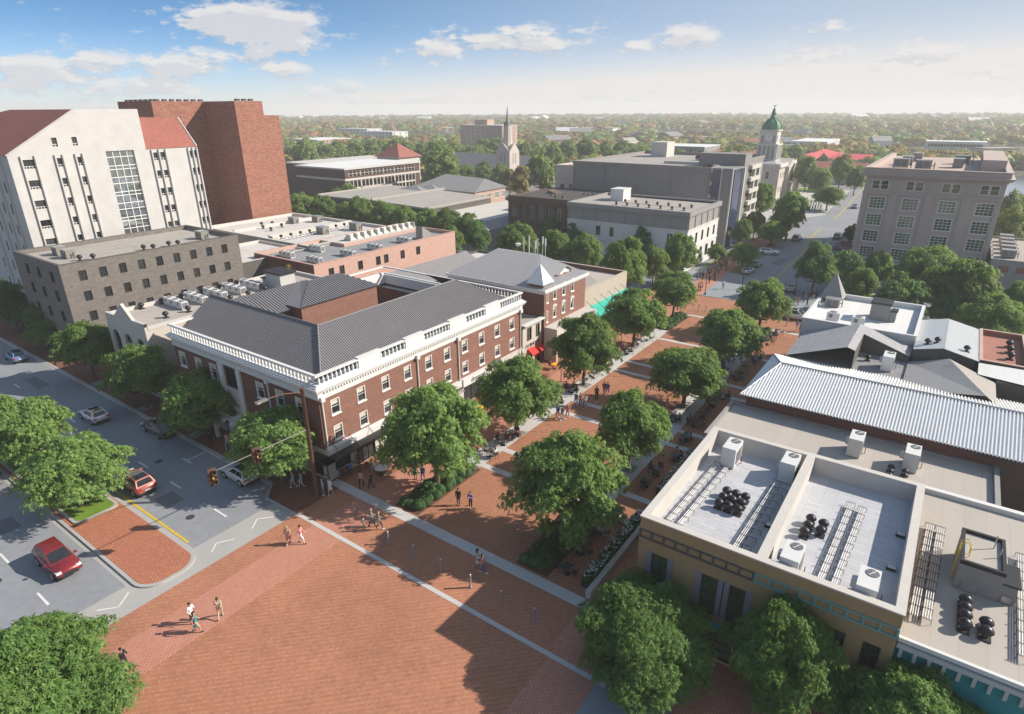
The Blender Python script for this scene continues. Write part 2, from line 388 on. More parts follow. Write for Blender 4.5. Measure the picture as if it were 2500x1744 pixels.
# planting bed soil
for bx in ((-34.3,-31.6,30.5,39.2),(-21.5,-18.7,30.5,38.5),(-34.3,-31.9,86.5,95.4),(-21.3,-18.8,86.5,95.4)): sheet('bed_soil',rect(*bx),.03,M['soil'])
# concrete tree pads
for x,y in ((-32.8,46.9),(-33.0,61.7),(-33.7,77.3),(-20.3,47.4),(-20.7,62.8),(-20.5,76.7)): sheet('tree_grate',rect(x-.75,x+.75,y-.75,y+.75),.028,M['citypave'])
for x in (-48.5,-60.5,-71.5,-83.5): sheet('tree_grate',rect(x-.7,x+.7,26.6,28),.078,M['asphalt'])
sheet('lake',[(6,205),(14,200),(60,215),(120,300),(120,420),(30,430),(19,380),(15,330),(11,270)],.03,M['water'])
sheet('car_park',[(-75,400),(-20,395),(-18,470),(-70,480)],.0,M['asphalt'])
# manholes, patches and drains
M['iron']=plain('cast_iron_cover',(.07,.065,.06),.6,.4,.4,var=.2,scale=6.)
def disc(name,x,y,r,z,mat): o=MB().face([(x+r*cos(2*pi*i/20),y+r*sin(2*pi*i/20),z) for i in range(20)]).build(name,mat); o['kind']='structure'
for x,y in ((-58.5,22.3),(-82.,19.5),(-47.3,19.3),(-51.5,7.),(-66,10),(-28.2,150),(-23.5,172)): disc('manhole_cover',x,y,.36,.009,M['iron'])
M['patch']=plain('asphalt_patch',(.15,.15,.16),.85,var=.15,scale=.8,fine=.1)
for r_ in ((-70,-66.5,18.6,20.2),(-93,-88,22.3,23.6),(-52.4,-50.2,18.8,20.4),(-60,-57.6,8.7,10.6),(-30.5,-28.4,140,147),(-25,-23.4,155,161)): sheet('asphalt_patch',rect(*r_),.004,M['patch'])
# ------------------------------------------------------------------ building materials
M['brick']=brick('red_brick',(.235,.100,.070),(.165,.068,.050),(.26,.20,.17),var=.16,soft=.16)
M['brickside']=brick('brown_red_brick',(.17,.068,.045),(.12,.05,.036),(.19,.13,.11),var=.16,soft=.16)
M['brickpink']=brick('pink_brick',(.50,.32,.265),(.41,.25,.21),(.46,.34,.29),var=.12,soft=.12)
M['brickgray']=brick('grey_brick',(.185,.165,.15),(.115,.103,.098),(.20,.185,.17),bw=.3,bh=.1,var=.14,soft=.22)
M['brickbrown']=brick('tower_brick',(.33,.145,.098),(.20,.082,.06),(.28,.18,.145),bw=.5,bh=.2,var=.14,soft=.22)
M['bricktan']=brick('tan_brick',(.45,.31,.265),(.37,.255,.22),(.4,.33,.28),bw=.35,bh=.12,var=.1,soft=.08)
M['brickdark']=brick('dark_brick',(.11,.060,.05),(.078,.045,.038),(.12,.085,.075),var=.2,soft=.2)
M['white']=plain('white_paint',(.60,.60,.595),.55,var=.05,scale=1.2,streak=.04)
M['offwhite']=plain('offwhite_stucco',(.50,.475,.44),.85,var=.07,scale=.7,streak=.06)
M['cream']=plain('cream_stucco',(.47,.43,.38),.85,var=.06,scale=.6,streak=.08)
M['panel']=plain('mottled_stone_panel',(.475,.465,.455),.8,var=.17,scale=.55,fine=.04)
M['tan']=plain('tan_stucco',(.42,.355,.30),.85,var=.08,scale=.7,streak=.06)
M['greywall']=plain('grey_wall',(.26,.255,.25),.85,var=.1,scale=.6,streak=.08)
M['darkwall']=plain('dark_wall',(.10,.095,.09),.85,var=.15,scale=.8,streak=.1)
M['shadewall']=plain('shaded_panel',(.46,.455,.45),.8,var=.05,scale=.5)  # pale wall for shaded sides; the shade is put into the colour
M['limestone']=plain('limestone',(.47,.415,.375),.85,var=.08,scale=.6,streak=.08)
M['gold']=plain('ochre_plaster',(.325,.225,.115),.85,var=.10,scale=.8,streak=.1)
M['tealwall']=plain('teal_paint',(.03,.25,.27),.6,var=.1,scale=.8,streak=.08)
M['tealtrim']=plain('teal_trim',(.15,.31,.28),.6,var=.1,scale=2.)
M['tealawn']=plain('teal_awning_metal',(.05,.46,.36),.5,var=.06,scale=2.)
M['rib_dark']=plain('dark_ribbed_metal',(.165,.16,.168),.55,.0,.35,var=.1,scale=.7)
M['rib_light']=plain('light_ribbed_metal',(.70,.71,.72),.5,.0,.4,var=.08,scale=.6)
M['rib_mid']=plain('grey_ribbed_metal',(.33,.33,.345),.55,.0,.35,var=.08,scale=.7)
M['rib_white']=plain('white_ribbed_metal',(.72,.72,.70),.5,.0,.4,var=.06,scale=.6)
M['roof_grey']=membrane('grey_roof_sheet',(.34,.315,.29))
M['roof_tan']=membrane('tan_roof_sheet',(.37,.335,.30),dirt=.15)
M['roof_pale']=membrane('pale_roof_sheet',(.50,.48,.46),dirt=.3)
M['roof_slate']=membrane('slate_roof_sheet',(.24,.245,.255))
M['roof_beige']=membrane('beige_roof_sheet',(.40,.365,.33),dirt=.06,var=.05)
M['roof_dark']=membrane('dark_roof_sheet',(.085,.078,.075))
M['roof_white']=membrane('white_roof_sheet',(.62,.62,.61),dirt=.06,var=.05)
M['roof_seam']=pavers('seamed_roof_board',(.47,.475,.50),(.42,.425,.45),(.27,.27,.29),1.6,.34,True,None,.12)
M['shingle']=pavers('grey_shingle',(.36,.36,.37),(.31,.31,.32),(.24,.24,.25),.6,.22,False,None,.12)
M['shingle_d']=plain('dark_shingle',(.20,.195,.20),.9,var=.16,scale=1.,fine=.12)
M['terracotta']=plain('terracotta_sheet',(.33,.15,.11),.85,var=.18,scale=.6,fine=.05)
M['tile_red']=pavers('red_clay_tile',(.31,.115,.09),(.26,.095,.075),(.14,.06,.05),.4,.25,False,None,.12)
M['brownstone']=plain('brown_terracotta_stone',(.125,.082,.062),.85,var=.2,scale=1.2,streak=.2)
M['deck']=plain('board_marked_concrete',(.235,.225,.22),.9,var=.14,scale=.5,streak=.15)
M['stone']=plain('corner_stone',(.42,.345,.315),.85,var=.07,scale=.4,streak=.06)
M['stoneroof']=plain('pinkish_gravel_roof',(.44,.34,.29),.9,var=.18,scale=.5,fine=.12)
M['metal_dark']=plain('dark_metal',(.045,.045,.048),.5,.6,.5,var=.1)
M['metal_black']=plain('black_iron',(.022,.022,.024),.5,.4,.5,var=.1)
M['galv']=plain('galvanised_steel',(.45,.45,.46),.4,.7,.5,var=.12)
M['wood_dark']=plain('dark_wood',(.07,.035,.024),.6,var=.2,scale=3.)
M['red']=plain('red_awning_cloth',(.55,.035,.03),.75,var=.1,scale=2.)
M['frame']=plain('white_window_frame',(.72,.72,.70),.5,var=.03)
M['frame_dark']=plain('dark_window_frame',(.04,.04,.04),.5,var=.05)
M['glass']=glass('window_glass',(.035,.038,.042)); M['glass_pale']=glass('shaded_window_glass',(.17,.16,.15),.12)
M['glass_dark']=glass('dark_blue_glass',(.035,.05,.11),.06,.8,.2); M['glass_blue']=glass('mirror_glass',(.42,.47,.50),.03,1.0,.06); M['glass_blue'].node_tree.nodes['Principled BSDF'].inputs['Metallic'].default_value=.85
M['glass_green']=glass('leafy_glass',(.06,.085,.045),.05,.8)
M['blind']=plain('window_blind',(.50,.46,.41),.8,var=.05)
M['warm']=plain('shop_interior',(.35,.27,.2),.8,var=.25,scale=2.)
M['yellowsteel']=plain('yellow_ladder_steel',(.70,.50,.03),.5,var=.1)
M['copper']=plain('green_copper',(.075,.20,.105),.6,var=.2,scale=1.)
# ------------------------------------------------------------------ windows: template per kind, copied into every opening
WT={}
def wtemplate(kind,w,h,d=.12):
    key=(kind,round(w,2),round(h,2),d)
    if key in WT: return WT[key]
    fr='frame'; gl='glass'; t=.06; nx,nz=1,2; blind=0; sill=True; arch=False
    if kind=='sash': blind=.32
    if kind=='dark': fr='frame_dark'; nx,nz=3,4; sill=False
    if kind=='darkbig': fr='frame_dark'; nx,nz=2,4; t=.05; gl='glass_green'; sill=False
    if kind=='grid': nx,nz=4,4; t=.12; gl='glass_green'; sill=False
    if kind=='pair': nx,nz=1,2; t=.08; gl='glass_green'; sill=False
    if kind=='awning': fr='frame'; nx,nz=1,1; sill=False; t=.035
    if kind=='plain': fr='frame_dark'; nx,nz=1,2; sill=False; gl='glass_green'
    if kind=='pale': nx,nz=2,3; gl='glass_pale'; fr='metal_black'; sill=False
    if kind=='shop': fr='metal_black'; nx,nz=3,1; gl='glass'; sill=False
    mb=MB()
    for (a,b,e,g) in ((-w/2,-w/2+t,0,h),(w/2-t,w/2,0,h),(-w/2+t,w/2-t,0,t),(-w/2+t,w/2-t,h-t,h)): mb.box(a,b,-.025,d-.01,e,g)
    iw=w-2*t; ih=h-2*t; mt=t*.55
    for i in range(1,nx): u=-w/2+t+iw*i/nx; mb.box(u-mt/2,u+mt/2,d-.06,d-.015,t,h-t)
    for i in range(1,nz): z=t+ih*i/nz; mb.box(-w/2+t,w/2-t,d-.055,d-.012,z-mt/2,z+mt/2)
    if kind=='awning':
        z=h*.26; mb.box(-w/2+t,w/2-t,d-.055,d-.012,z-.03,z+.03); k=max(2,round(w/.45))
        for i in range(1,k): u=-w/2+w*i/k; mb.box(u-.025,u+.025,d-.055,d-.012,t,z)
    if sill: mb.box(-w/2-.06,w/2+.06,-.10,.0,-.09,.002)
    o=mb.build('window',M[fr]); pb=MB(); pb.face([(-w/2,d,0),(w/2,d,0),(w/2,d,h),(-w/2,d,h)])
    p=pb.build('pane',M[gl]); p.parent=o
    if blind:
        b2=MB(); b2.box(-w/2+t,w/2-t,d-.012,d-.004,h*.62,h-t); q=b2.build('blind',M['blind']); q.parent=o
    WT[key]=[o,False]; return WT[key]
def addwin(par,kind,face,c,u,z,w,h,d=.12):
    T=wtemplate(kind,w,h,d); o=T[0] if not T[1] else copy_tree(T[0]); T[1]=True
    o.parent=par; of=OFS[par.name]; 
    p=Vector((c,u,z)) if face in 'EW' else Vector((u,c,z))
    o.location=p-of; o.rotation_euler=(0,0,{'E':pi/2,'S':0,'W':-pi/2}[face]); return o
def holes(us,z,w,h): return [(u-w/2,u+w/2,z,z+h) for u in us]
def flat(rt,x0,x1,y0,y1,h,zr,wall,roof,cope,hE=(),hS=(),t=.3,cp=(.05,.07),z0=0.,dE=.14,dS=.14,wallS=None,inner=None):
    """box building with parapet: parts wall, roof, coping"""
    mb=MB(); mb.wall('x',x1,y0,y1,z0,h,hE,1,dE); mb.wall('y',y0,x0,x1,z0,h,hS,-1,dS,m=1 if wallS else 0)
    mb.wall('x',x0,y0,y1,z0,h,(),-1,.1); mb.wall('y',y1,x0,x1,z0,h,(),1,.1)
    mb.build('wall',[M[wall],M[wallS or wall]],rt)
    pb=MB(); i=t
    for (a,b,c,d) in ((x0,x1,y0,y0+i),(x0,x1,y1-i,y1),(x0,x0+i,y0+i,y1-i),(x1-i,x1,y0+i,y1-i)):
        e=cp[0]
        xa=a-e if a==x0 else a; xb=b+e if b==x1 else b; ya=c-e if c==y0 else c; yb=d+e if d==y1 else d
        pb.box(xa,xb,ya,yb,h,h+cp[1])
    ii=MB()
    ii.wall('x',x1-i,y0+i,y1-i,zr,h,(),-1); ii.wall('x',x0+i,y0+i,y1-i,zr,h,(),1); ii.wall('y',y0+i,x0+i,x1-i,zr,h,(),1); ii.wall('y',y1-i,x0+i,x1-i,zr,h,(),-1)
    pb.build('coping',M[cope],rt); ii.build('parapet',M[inner or cope],rt)
    MB().face([(x0+i,y0+i,zr),(x1-i,y0+i,zr),(x1-i,y1-i,zr),(x0+i,y1-i,zr)]).build('roof',M[roof],rt)
def hip(mb,x0,x1,y0,y1,ze,zr,axis,inset0,inset1,m=0,over=0):
    """plain hip/gable roof faces"""
    if axis=='x':
        ym=(y0+y1)/2; a=(x0+inset0,ym,zr); b=(x1-inset1,ym,zr)
        mb.face([(x0,y0,ze),(x1,y0,ze),b,a],m).face([(x1,y1,ze),(x0,y1,ze),a,b],m).face([(x1,y0,ze),(x1,y1,ze),b],m).face([(x0,y1,ze),(x0,y0,ze),a],m)
    else:
        xm=(x0+x1)/2; a=(xm,y0+inset0,zr); b=(xm,y1-inset1,zr)
        mb.face([(x1,y0,ze),(x1,y1,ze),b,a],m).face([(x0,y1,ze),(x0,y0,ze),a,b],m).face([(x0,y0,ze),(x1,y0,ze),a],m).face([(x1,y1,ze),(x0,y1,ze),b],m)
    return mb
def text(par,txt,size,loc,rz,mat,name='lettering',ext=.02,rx=pi/2):
    c=bpy.data.curves.new(name,'FONT'); c.body=txt; c.size=size; c.extrude=ext; c.align_x='CENTER'
    o=bpy.data.objects.new(name,c); COL.objects.link(o)
    dg=bpy.context.evaluated_depsgraph_get(); me=bpy.data.meshes.new_from_object(o.evaluated_get(dg)); bpy.data.objects.remove(o)
    me.materials.clear(); me.materials.append(mat); o=bpy.data.objects.new(name,me); COL.objects.link(o)
    o.parent=par; o.location=Vector(loc)-OFS[par.name]; o.rotation_euler=(rx,0,rz); return o
# ================================================================== 1. main corner building
mainb=root('corner_building','large red brick corner building with white balustrade and dark ribbed hip roof','building',(-54,29.6,0))
XE,YS,YN,XW=-41.9,29.6,60.9,-66.3
yu=[31.3,34.35,37.45,40.5,43.65,46.6,49.6,52.7,55.75,58.8]
hE=holes(yu,6.35,1.0,1.5)+holes(yu,3.8,1.0,1.45)+[(30.5,32.2,.75,2.3),(33.0,35.4,.07,2.35),(37.,39.5,.3,2.3),(44.5,47.3,.1,2.4),(49.2,53.4,.1,2.3),(55,58.5,.2,2.3)]
xs=[-64.9,-61.7,-58.9,-50.8,-47.7,-44.7]
hS=holes(xs,6.05,1.25,1.75)+holes([-64.6,-61.5,-50.2,-46.8],.9,1.6,2.2)+[(-56.5,-54.6,6.0,8.1),(-44.6,-42.6,.3,2.4)]
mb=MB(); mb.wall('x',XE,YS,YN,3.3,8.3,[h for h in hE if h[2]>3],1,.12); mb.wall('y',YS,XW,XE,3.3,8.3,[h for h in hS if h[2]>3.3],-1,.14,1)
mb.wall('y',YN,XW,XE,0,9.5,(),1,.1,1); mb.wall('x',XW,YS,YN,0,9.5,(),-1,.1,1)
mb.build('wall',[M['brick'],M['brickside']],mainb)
mb=MB(); mb.wall('x',XE-.01,YS,YN,0,3.3,[h for h in hE if h[2]<3],1,.15); mb.wall('y',YS+.01,XW,XE,0,3.3,[h for h in hS if h[2]<3.2],-1,.15); mb.build('shopfront_wall',M['offwhite'],mainb)
for y in yu: addwin(mainb,'sash','E',XE,y,6.35,1.0,1.5); addwin(mainb,'sash','E',XE,y,3.8,1.0,1.45)
for x in xs: addwin(mainb,'sash','S',YS,x,6.05,1.25,1.75,.14)
for x in (-64.6,-61.5,-50.2,-46.8): addwin(mainb,'shop','S',YS,x,.9,1.6,2.2,.14)
addwin(mainb,'dark','S',YS,-55.55,6.0,1.9,2.1,.14)
addwin(mainb,'shop','S',YS,-43.6,.3,2.0,2.1,.14)
for a,b,c,d in hE[-6:]: addwin(mainb,'shop','E',XE,(a+b)/2,c,b-a,d-c,.14)
# frieze, cornice
mb=MB()
def ring(mb,z0,z1,o,x0=XW,x1=XE,y0=YS,y1=YN,t=.5):
    mb.box(x0-o,x1+o,y0-o,y0+t,z0,z1); mb.box(x1-t,x1+o,y0+t,y1-t,z0,z1); mb.box(x0-o,x1+o,y1-t,y1+o,z0,z1); mb.box(x0-o,x0+t,y0+t,y1-t,z0,z1)
ring(mb,8.3,9.0,.10); ring(mb,9.0,9.16,.2); ring(mb,9.16,9.34,.34); ring(mb,9.34,9.5,.46); ring(mb,9.5,9.62,.3)
mb.build('cornice',M['white'],mainb)
mb=MB()
for y in np.arange(30.2,60.6,.32): mb.box(XE+.1,XE+.22,y,y+.16,8.84,9.0)
for x in np.arange(XW+.2,XE,.32): mb.box(x,x+.16,YS-.22,YS-.1,8.84,9.0)
mb.build('dentils',M['white'],mainb)
# balustrade: rails, solid blocks and separate balusters
solid=[(34.3,37.0),(40.4,43.0),(47.1,49.8),(53.4,56.2)]
mb=MB(); ring(mb,9.62,9.76,.12,t=.16); ring(mb,10.52,10.70,.14,t=.18); mb.build('balustrade_rail',M['white'],mainb)
for a,b in solid:
    mb=MB(); mb.box(XE-.22,XE+.16,a,b,9.76,10.52); mb.box(XE-.26,XE+.20,a-.08,b+.08,10.70,10.82); mb.build('parapet_block',M['white'],mainb)
bal=None
def baluster(x,y):
    global bal
    if bal is None:
        m_=MB(); m_.lathe((x,y,9.76),[(.10,0),(.10,.06),(.06,.1),(.125,.30),(.12,.36),(.055,.60),(.065,.68),(.10,.70),(.10,.76)],8)
        bal=m_.build('baluster',M['white'],mainb,off=(x,y,9.76)); bal.parent=mainb; bal.location=Vector((x,y,9.76))-OFS[mainb.name]; bal['pos']=0
    else: copy_tree(bal,None,Vector((x,y,9.76))-OFS[mainb.name])
for x in np.linspace(XW+.3,XE-.45,46): baluster(x,YS+.02)
for a,b in ((29.9,34.2),(37.2,40.3),(43.2,47.0),(50,53.3),(56.4,60.7)):
    for y in np.linspace(a,b,max(6,round((b-a)/.44))): baluster(XE-.02,y)
for x in np.linspace(XE-.6,-50,16): baluster(x,YN-.02)
mb=MB()
for a,b in ((XW,XE),): pass
# ribbed hip roof over the two street wings
zr=12.55; kx,ky=-47.9,34.9
c0=(-43.1,31.0,9.75); c1=(-43.1,60.0,9.75)
mb=MB(); mb.ribs((-43.1,31.0,9.75),(0,29.0,0),(-4.8,0,zr-9.75),.25,.06,0,((0,1),((ky-31.0)/29.0,(55.4-31.0)/29.0)))
mb.build('roof',M['rib_dark'],mainb)
mb=MB(); mb.ribs((-43.1,31.0,9.75),(-23.6,0,0),(0,3.9,zr-9.75),.25,.055,0,((0,1.02),(4.8/23.6,1.03))); mb.build('roof',M['rib_dark'],mainb)
mb=MB(); mb.ribs((-43.1,60.,9.75),(-9.6,0,0),(0,-4.6,zr-9.75),.25,.055,0,((0,1),(.5,1))); mb.build('roof',M['rib_dark'],mainb)
mb=MB(); mb.tube((-43.1,31,9.82),(kx,ky,zr+.08),.1,.1,6); mb.tube((kx,ky,zr+.05),(kx,55.4,zr+.05),.09,.09,6); mb.tube((kx,ky,zr+.05),(-67,ky,zr+.05),.09,.09,6); mb.tube((kx,55.4,zr+.05),(-43.1,60,9.8),.09,.09,6); mb.build('ridge_cap',M['rib_dark'],mainb)
mb=MB(); mb.face([(XE-.1,YS+.1,9.7),(XE-.1,YN-.1,9.7),(-52.5,YN-.1,9.7),(-52.5,ky,9.7),(XW,ky,9.7),(XW,YS+.1,9.7)]); mb.face([(kx,ky,zr),(-52.6,ky+3.8,9.7),(-52.6,57,9.7),(kx,55.4,zr)]); mb.face([(kx,ky,zr),(-67,ky,zr),(-67,ky+3.8,9.7),(-52.6,ky+3.8,9.7)]); mb.face([(XW,31,9.7),(XW,ky,zr),(XW,ky+3.6,9.7)]); mb.build('roof_valley',M['roof_slate'],mainb)
# rear brick wings with light ribbed roofs
mb=MB(); mb.box(-66.5,-60.8,42.3,54.3,0,10.2); mb.box(-67,-62.8,36,42.29,0,9.75); mb.build('rear_wing',M['brick'],mainb)
mb=MB(); mb.ribs((-60.5,42.,10.15),(0,12.6,0),(-4.7,0,1.5),.36,.1,0,((0,1),(.40,.80))); mb.build('roof',M['rib_dark'],mainb)
mb=MB(); mb.face([(-60.5,42.,10.15),(-65.2,47.04,11.65),(-66.8,47.04,11.5),(-66.8,42.,10.2)]); mb.face([(-65.2,47.04,11.65),(-65.2,52.08,11.65),(-67,52.08,11.2),(-67,47.04,11.2)]); mb.face([(-60.5,54.6,10.15),(-65.2,52.08,11.65),(-66.8,54.6,10.2)]); mb.build('roof',M['rib_dark'],mainb)
mb=MB(); mb.ribs((-62.3,34.9,9.7),(0,13.2,0),(-4.6,0,1.65),.36,.1); mb.build('roof',M['rib_dark'],mainb)
# downpipes, canopy, shop sign
for y in (29.85,41.9,48.4,60.55):
    mb=MB(); mb.path([(XE+.12,y,8.35),(XE+.12,y,3.5),(XE+.35,y+.05,3.1),(XE+.12,y+.1,2.4)],.075,6); mb.box(XE+.0,XE+.36,y-.2,y+.2,8.15,8.6); mb.build('downpipe',M['white'],mainb)
mb=MB(); mb.tube((-49.3,YS-.1,8.3),(-49.3,YS-.1,.2),.08); mb.box(-49.5,-49.1,YS-.3,YS,8.1,8.5); mb.build('downpipe',M['white'],mainb)
mb=MB(); mb.face([(XE+.02,29.7,3.5),(XE+.02,40.3,3.5),(XE+.4,40.3,3.35),(XE+.4,29.7,3.35)]); mb.box(XE+.02,XE+.34,29.7,40.4,2.75,3.42); mb.build('fascia',M['white'],mainb)
mb=MB(); mb.box(XE+.34,XE+1.35,28.6,40.4,2.62,2.78); mb.box(XE-1.6,XE+1.35,28.5,29.55,2.62,2.78); mb.tube((XE+1.15,28.75,.0),(XE+1.15,28.75,2.65),.05); mb.build('canopy',M['metal_dark'],mainb)
for y in (30.4,32.4,34.6,36.9,39): MB().tube((XE+.02,y,3.75),(XE+1.25,y,2.75),.03,.03,5).build('canopy_stay',M['metal_black'],mainb)
mb=MB(); mb.box(XE+.02,XE+.5,48.6,54.6,2.42,3.35); mb.box(XE+.02,XE+.36,43.6,48.5,2.55,3.3); mb.build('shop_sign',M['white'],mainb)
text(mainb,'dressup',.85,(XE+.51,51.3,2.62),pi/2,M['metal_black'],'sign_lettering')
mb=MB(); mb.box(XE+.3,XE+1.0,46.6,48.2,2.3,2.36); mb.tube((XE+.05,46.7,3.1),(XE+.95,46.7,2.36),.025,.025,5); mb.tube((XE+.05,48.1,3.1),(XE+.95,48.1,2.36),.025,.025,5); mb.build('small_canopy',M['galv'],mainb)
mb=MB(); mb.tube((XE+.9,37.6,3.0),(XE+.93,37.6,3.0),.5,.5,14); mb.build('round_sign',M['galv'],mainb)
for a,b,y in ((30.9,31.7,30.5),(31.9,32.7,32.2)): # opened casement sashes
    mb=MB()
    for (z0,z1) in ((.85,.92),(2.1,2.17)): mb.box(XE+.02,XE+.85,y-.03,y+.03,z0,z1)
    for x_ in (XE+.02,XE+.8): mb.box(x_,x_+.06,y-.03,y+.03,.85,2.17)
    mb.build('open_sash',M['metal_black'],mainb)
mb=MB(); mb.box(XE+.02,XE+.4,30.3,32.6,.72,.80); mb.build('bar_counter',M['white'],mainb)
# pilasters, portico
for x0,x1 in ((-57.6,-56.8),(-54.4,-53.8)): MB().box(x0,x1,YS-.22,YS-.01,.1,8.3).build('pilaster',M['white'],mainb)
MB().box(-56.78,-54.42,YS-.08,YS-.005,3.3,5.9).build('door_panel',M['offwhite'],mainb)
mb=MB(); mb.box(-58.6,-53.6,28.1,YS-.01,2.5,2.95); mb.box(-58.4,-58.0,28.2,28.5,.07,2.5); mb.box(-54.2,-53.8,28.2,28.5,.07,2.5); mb.build('portico',M['white'],mainb)
mb=MB(); mb.path([(-58.5,29.5,3.55),(-58.5,28.2,3.55),(-53.7,28.2,3.55),(-53.7,29.5,3.55)],.03,5)
for x in np.arange(-58.5,-53.6,.24): mb.tube((x,28.2,2.95),(x,28.2,3.55),.018,.018,4)
mb.build('balcony_railing',M['white'],mainb)
# ================================================================== 2. cream gabled building
cg=root('cream_building','cream stucco building with stepped gable, arched windows and rows of rooftop units','building',(-77,29.6,0))
mb=MB(); x0,x1,y0,y1=-82.3,-72.5,29.6,56.
mb.wall('x',x1,y0,y1,0,8.95,(),1); mb.wall('x',x0,y0,y1,0,8.95,(),-1); mb.wall('y',y1,x0,-67.,0,8.95,(),1); mb.box(x1,-67.0,36.2,56,0,8.55); mb.build('wall',M['cream'],cg)
def archwall(mb,y,pts,arches,d):
    """gabled street wall with round-arched openings: outline split in vertical strips"""
    xs_=sorted({p[0] for p in pts}|{v for a in arches for v in np.linspace(a[0],a[1],9)})
    top=lambda x:float(np.interp(x,[p[0] for p in pts],[p[1] for p in pts]))
    for a,b in zip(xs_,xs_[1:]):
        mid=(a+b)/2; ar=[q for q in arches if q[0]<mid<q[1]]
        if ar:
            q=ar[0]; c=(q[0]+q[1])/2; r=(q[1]-q[0])/2
            ha=q[3]+sqrt(max(0,r*r-(a-c)**2)); hb=q[3]+sqrt(max(0,r*r-(b-c)**2))
            mb.face([(a,y,ha),(b,y,hb),(b,y,top(b)),(a,y,top(a))]); mb.face([(a,y,ha),(b,y,hb),(b,y+d,hb),(a,y+d,ha)])
            if q[2]>0: mb.face([(a,y,0),(b,y,0),(b,y,q[2]),(a,y,q[2])])
        else: mb.face([(a,y,0),(b,y,0),(b,y,top(b)),(a,y,top(a))])
    for q in arches:
        for x in q[:2]: mb.face([(x,y,q[2]),(x,y+d,q[2]),(x,y+d,q[3]),(x,y,q[3])])
gp=[(-82.3,9.1),(-79.75,9.15),(-77.35,10.95),(-75.2,9.3),(-72.5,9.36)]
arches=[(-81.4,-79.6,.4,6.3),(-78.3,-76.5,.4,6.3),(-75.2,-73.4,.4,6.3)]
mb=MB(); archwall(mb,y0,gp,arches,.3); mb.face([(x,y0+.35,z) for x,z in gp]+[(x1,y0+.35,8.5),(x0,y0+.35,8.5)])
for (a,za),(b,zb) in zip(gp,gp[1:]): mb.face([(a,y0,za),(b,y0,zb),(b,y0+.35,zb),(a,y0+.35,za)])
mb.build('gable_wall',M['offwhite'],cg)
for a in arches:
    mb=MB(); c=(a[0]+a[1])/2; r=.9; mb.face([(a[0],y0+.28,a[2]),(a[1],y0+.28,a[2])]+[(c+r*cos(t),y0+.28,a[3]+r*sin(t)) for t in np.linspace(0,pi,12)]); o=mb.build('arched_window',M['glass'],cg)
    mb=MB(); mb.box(c-.04,c+.04,y0+.2,y0+.27,a[2],a[3]+r)
    for z in (1.9,3.4,4.9,6.3): mb.box(a[0],a[1],y0+.2,y0+.27,z-.04,z+.04)
    f=mb.build('frame',M['frame_dark'],cg); f.parent=o
MB().face([(x0+.3,y0+.35,8.55),(x1-.3,y0+.35,8.55),(x1-.3,36,8.55),(-67,36,8.56),(-67,55.7,8.55),(x0+.3,55.7,8.55)]).build('roof',M['roof_tan'],cg)
mb=MB(); mb.box(x0-.05,x0+.3,y0+.36,56,8.5,9.0); mb.box(x1-.3,x1+.05,y0+.36,36,8.55,8.96); mb.box(x0,-67,55.7,56.05,8.5,9.0); mb.build('coping',M['offwhite'],cg)
# ================================================================== 3. grey brick block
gb=root('grey_brick_building','dark grey brick block with small dark windows and flat roof beside the white tower','building',(-100,29.6,0))
ys=[32.1+2.53*i for i in range(9)]; gx=[-104.3,-100.4,-96.1]
hE=holes(ys,10.9,.95,1.35)+holes(ys,8.1,.95,1.35)+holes(ys,5.3,.95,1.35)+holes(ys,2.4,.95,1.4)
hS=holes(gx,10.7,1.1,1.5)+holes(gx,8.0,1.1,1.5)+holes(gx,5.2,1.1,1.5)
flat(gb,-108.5,-93,29.6,54.9,13.35,12.75,'brickgray','roof_grey','darkwall',hE,hS,.35,inner='brickgray')
for z in (10.9,8.1,5.3,2.4):
    for y in ys: addwin(gb,'dark','E',-93,y,z,.95,1.35 if z>3 else 1.4)
for z in (10.7,8.0,5.2):
    for x in gx: addwin(gb,'dark','S',29.6,x,z,1.1,1.5,.14)
# ================================================================== 4. white tower
wt=root('white_tower_block','tall white stone office block with red tile roof slopes and glass curtain wall','building',(-113,47,0))
XT=-112.
o1=[(33.3,26.0),(43.3,32.1),(52.6,32.1),(52.6,25.9),(61.2,25.9)]
wh=[(39.7,26.9,.8,1.35),(42.4,26.9,.8,1.35)]
for z in (24.0,21.1,18.2,15.3,12.5,9.6): wh += [(35.72,z,1.6,1.35),(39.72,z,.85,1.35),(42.42,z,.85,1.35),(53.95,z,.95,1.35),(55.15,z,.95,1.35),(60.05,z,.7,1.35),(60.87,z,.7,1.35)]
hol=[(y-w/2,y+w/2,z,z+h) for y,z,w,h in wh]+[(46.35,50.65,6.,25.9)]
mb=MB(); mb.wall('x',XT,33.3,61.2,0,25.9,[h for h in hol if h[2]<25.8],1,.19)
mb.wall('x',XT,38.6,52.6,25.9,28.7,[h for h in hol if h[2]>26],1,.19); mb.face([(XT,33.3,25.9),(XT,38.6,25.9),(XT,38.6,28.9)][::1] ); mb.face([(XT,38.6,28.7),(XT,52.6,28.7),(XT,52.6,32.1),(XT,43.3,32.1),(XT,38.6,29.25)]); mb.face([(XT,33.3,25.9),(XT,38.6,28.9),(XT,38.6,29.25),(XT,33.3,26.0)])
mb.wall('y',52.6,XT-12,XT,25.9,32.1,(),1); mb.wall('y',61.2,XT-40,XT,0,25.9,(),1)
mb.build('wall',M['panel'],wt)
sl=[(x,z,.4,1.6) for x in (-116.3,-119.5,-123.4,-127.5) for z in (20.5,17.3,14.2,11.,7.8,4.6)]
mb=MB(); mb.wall('y',33.3,XT-60,XT,0,26.,[(x-w/2,x+w/2,z,z+h) for x,z,w,h in sl],-1,.25)
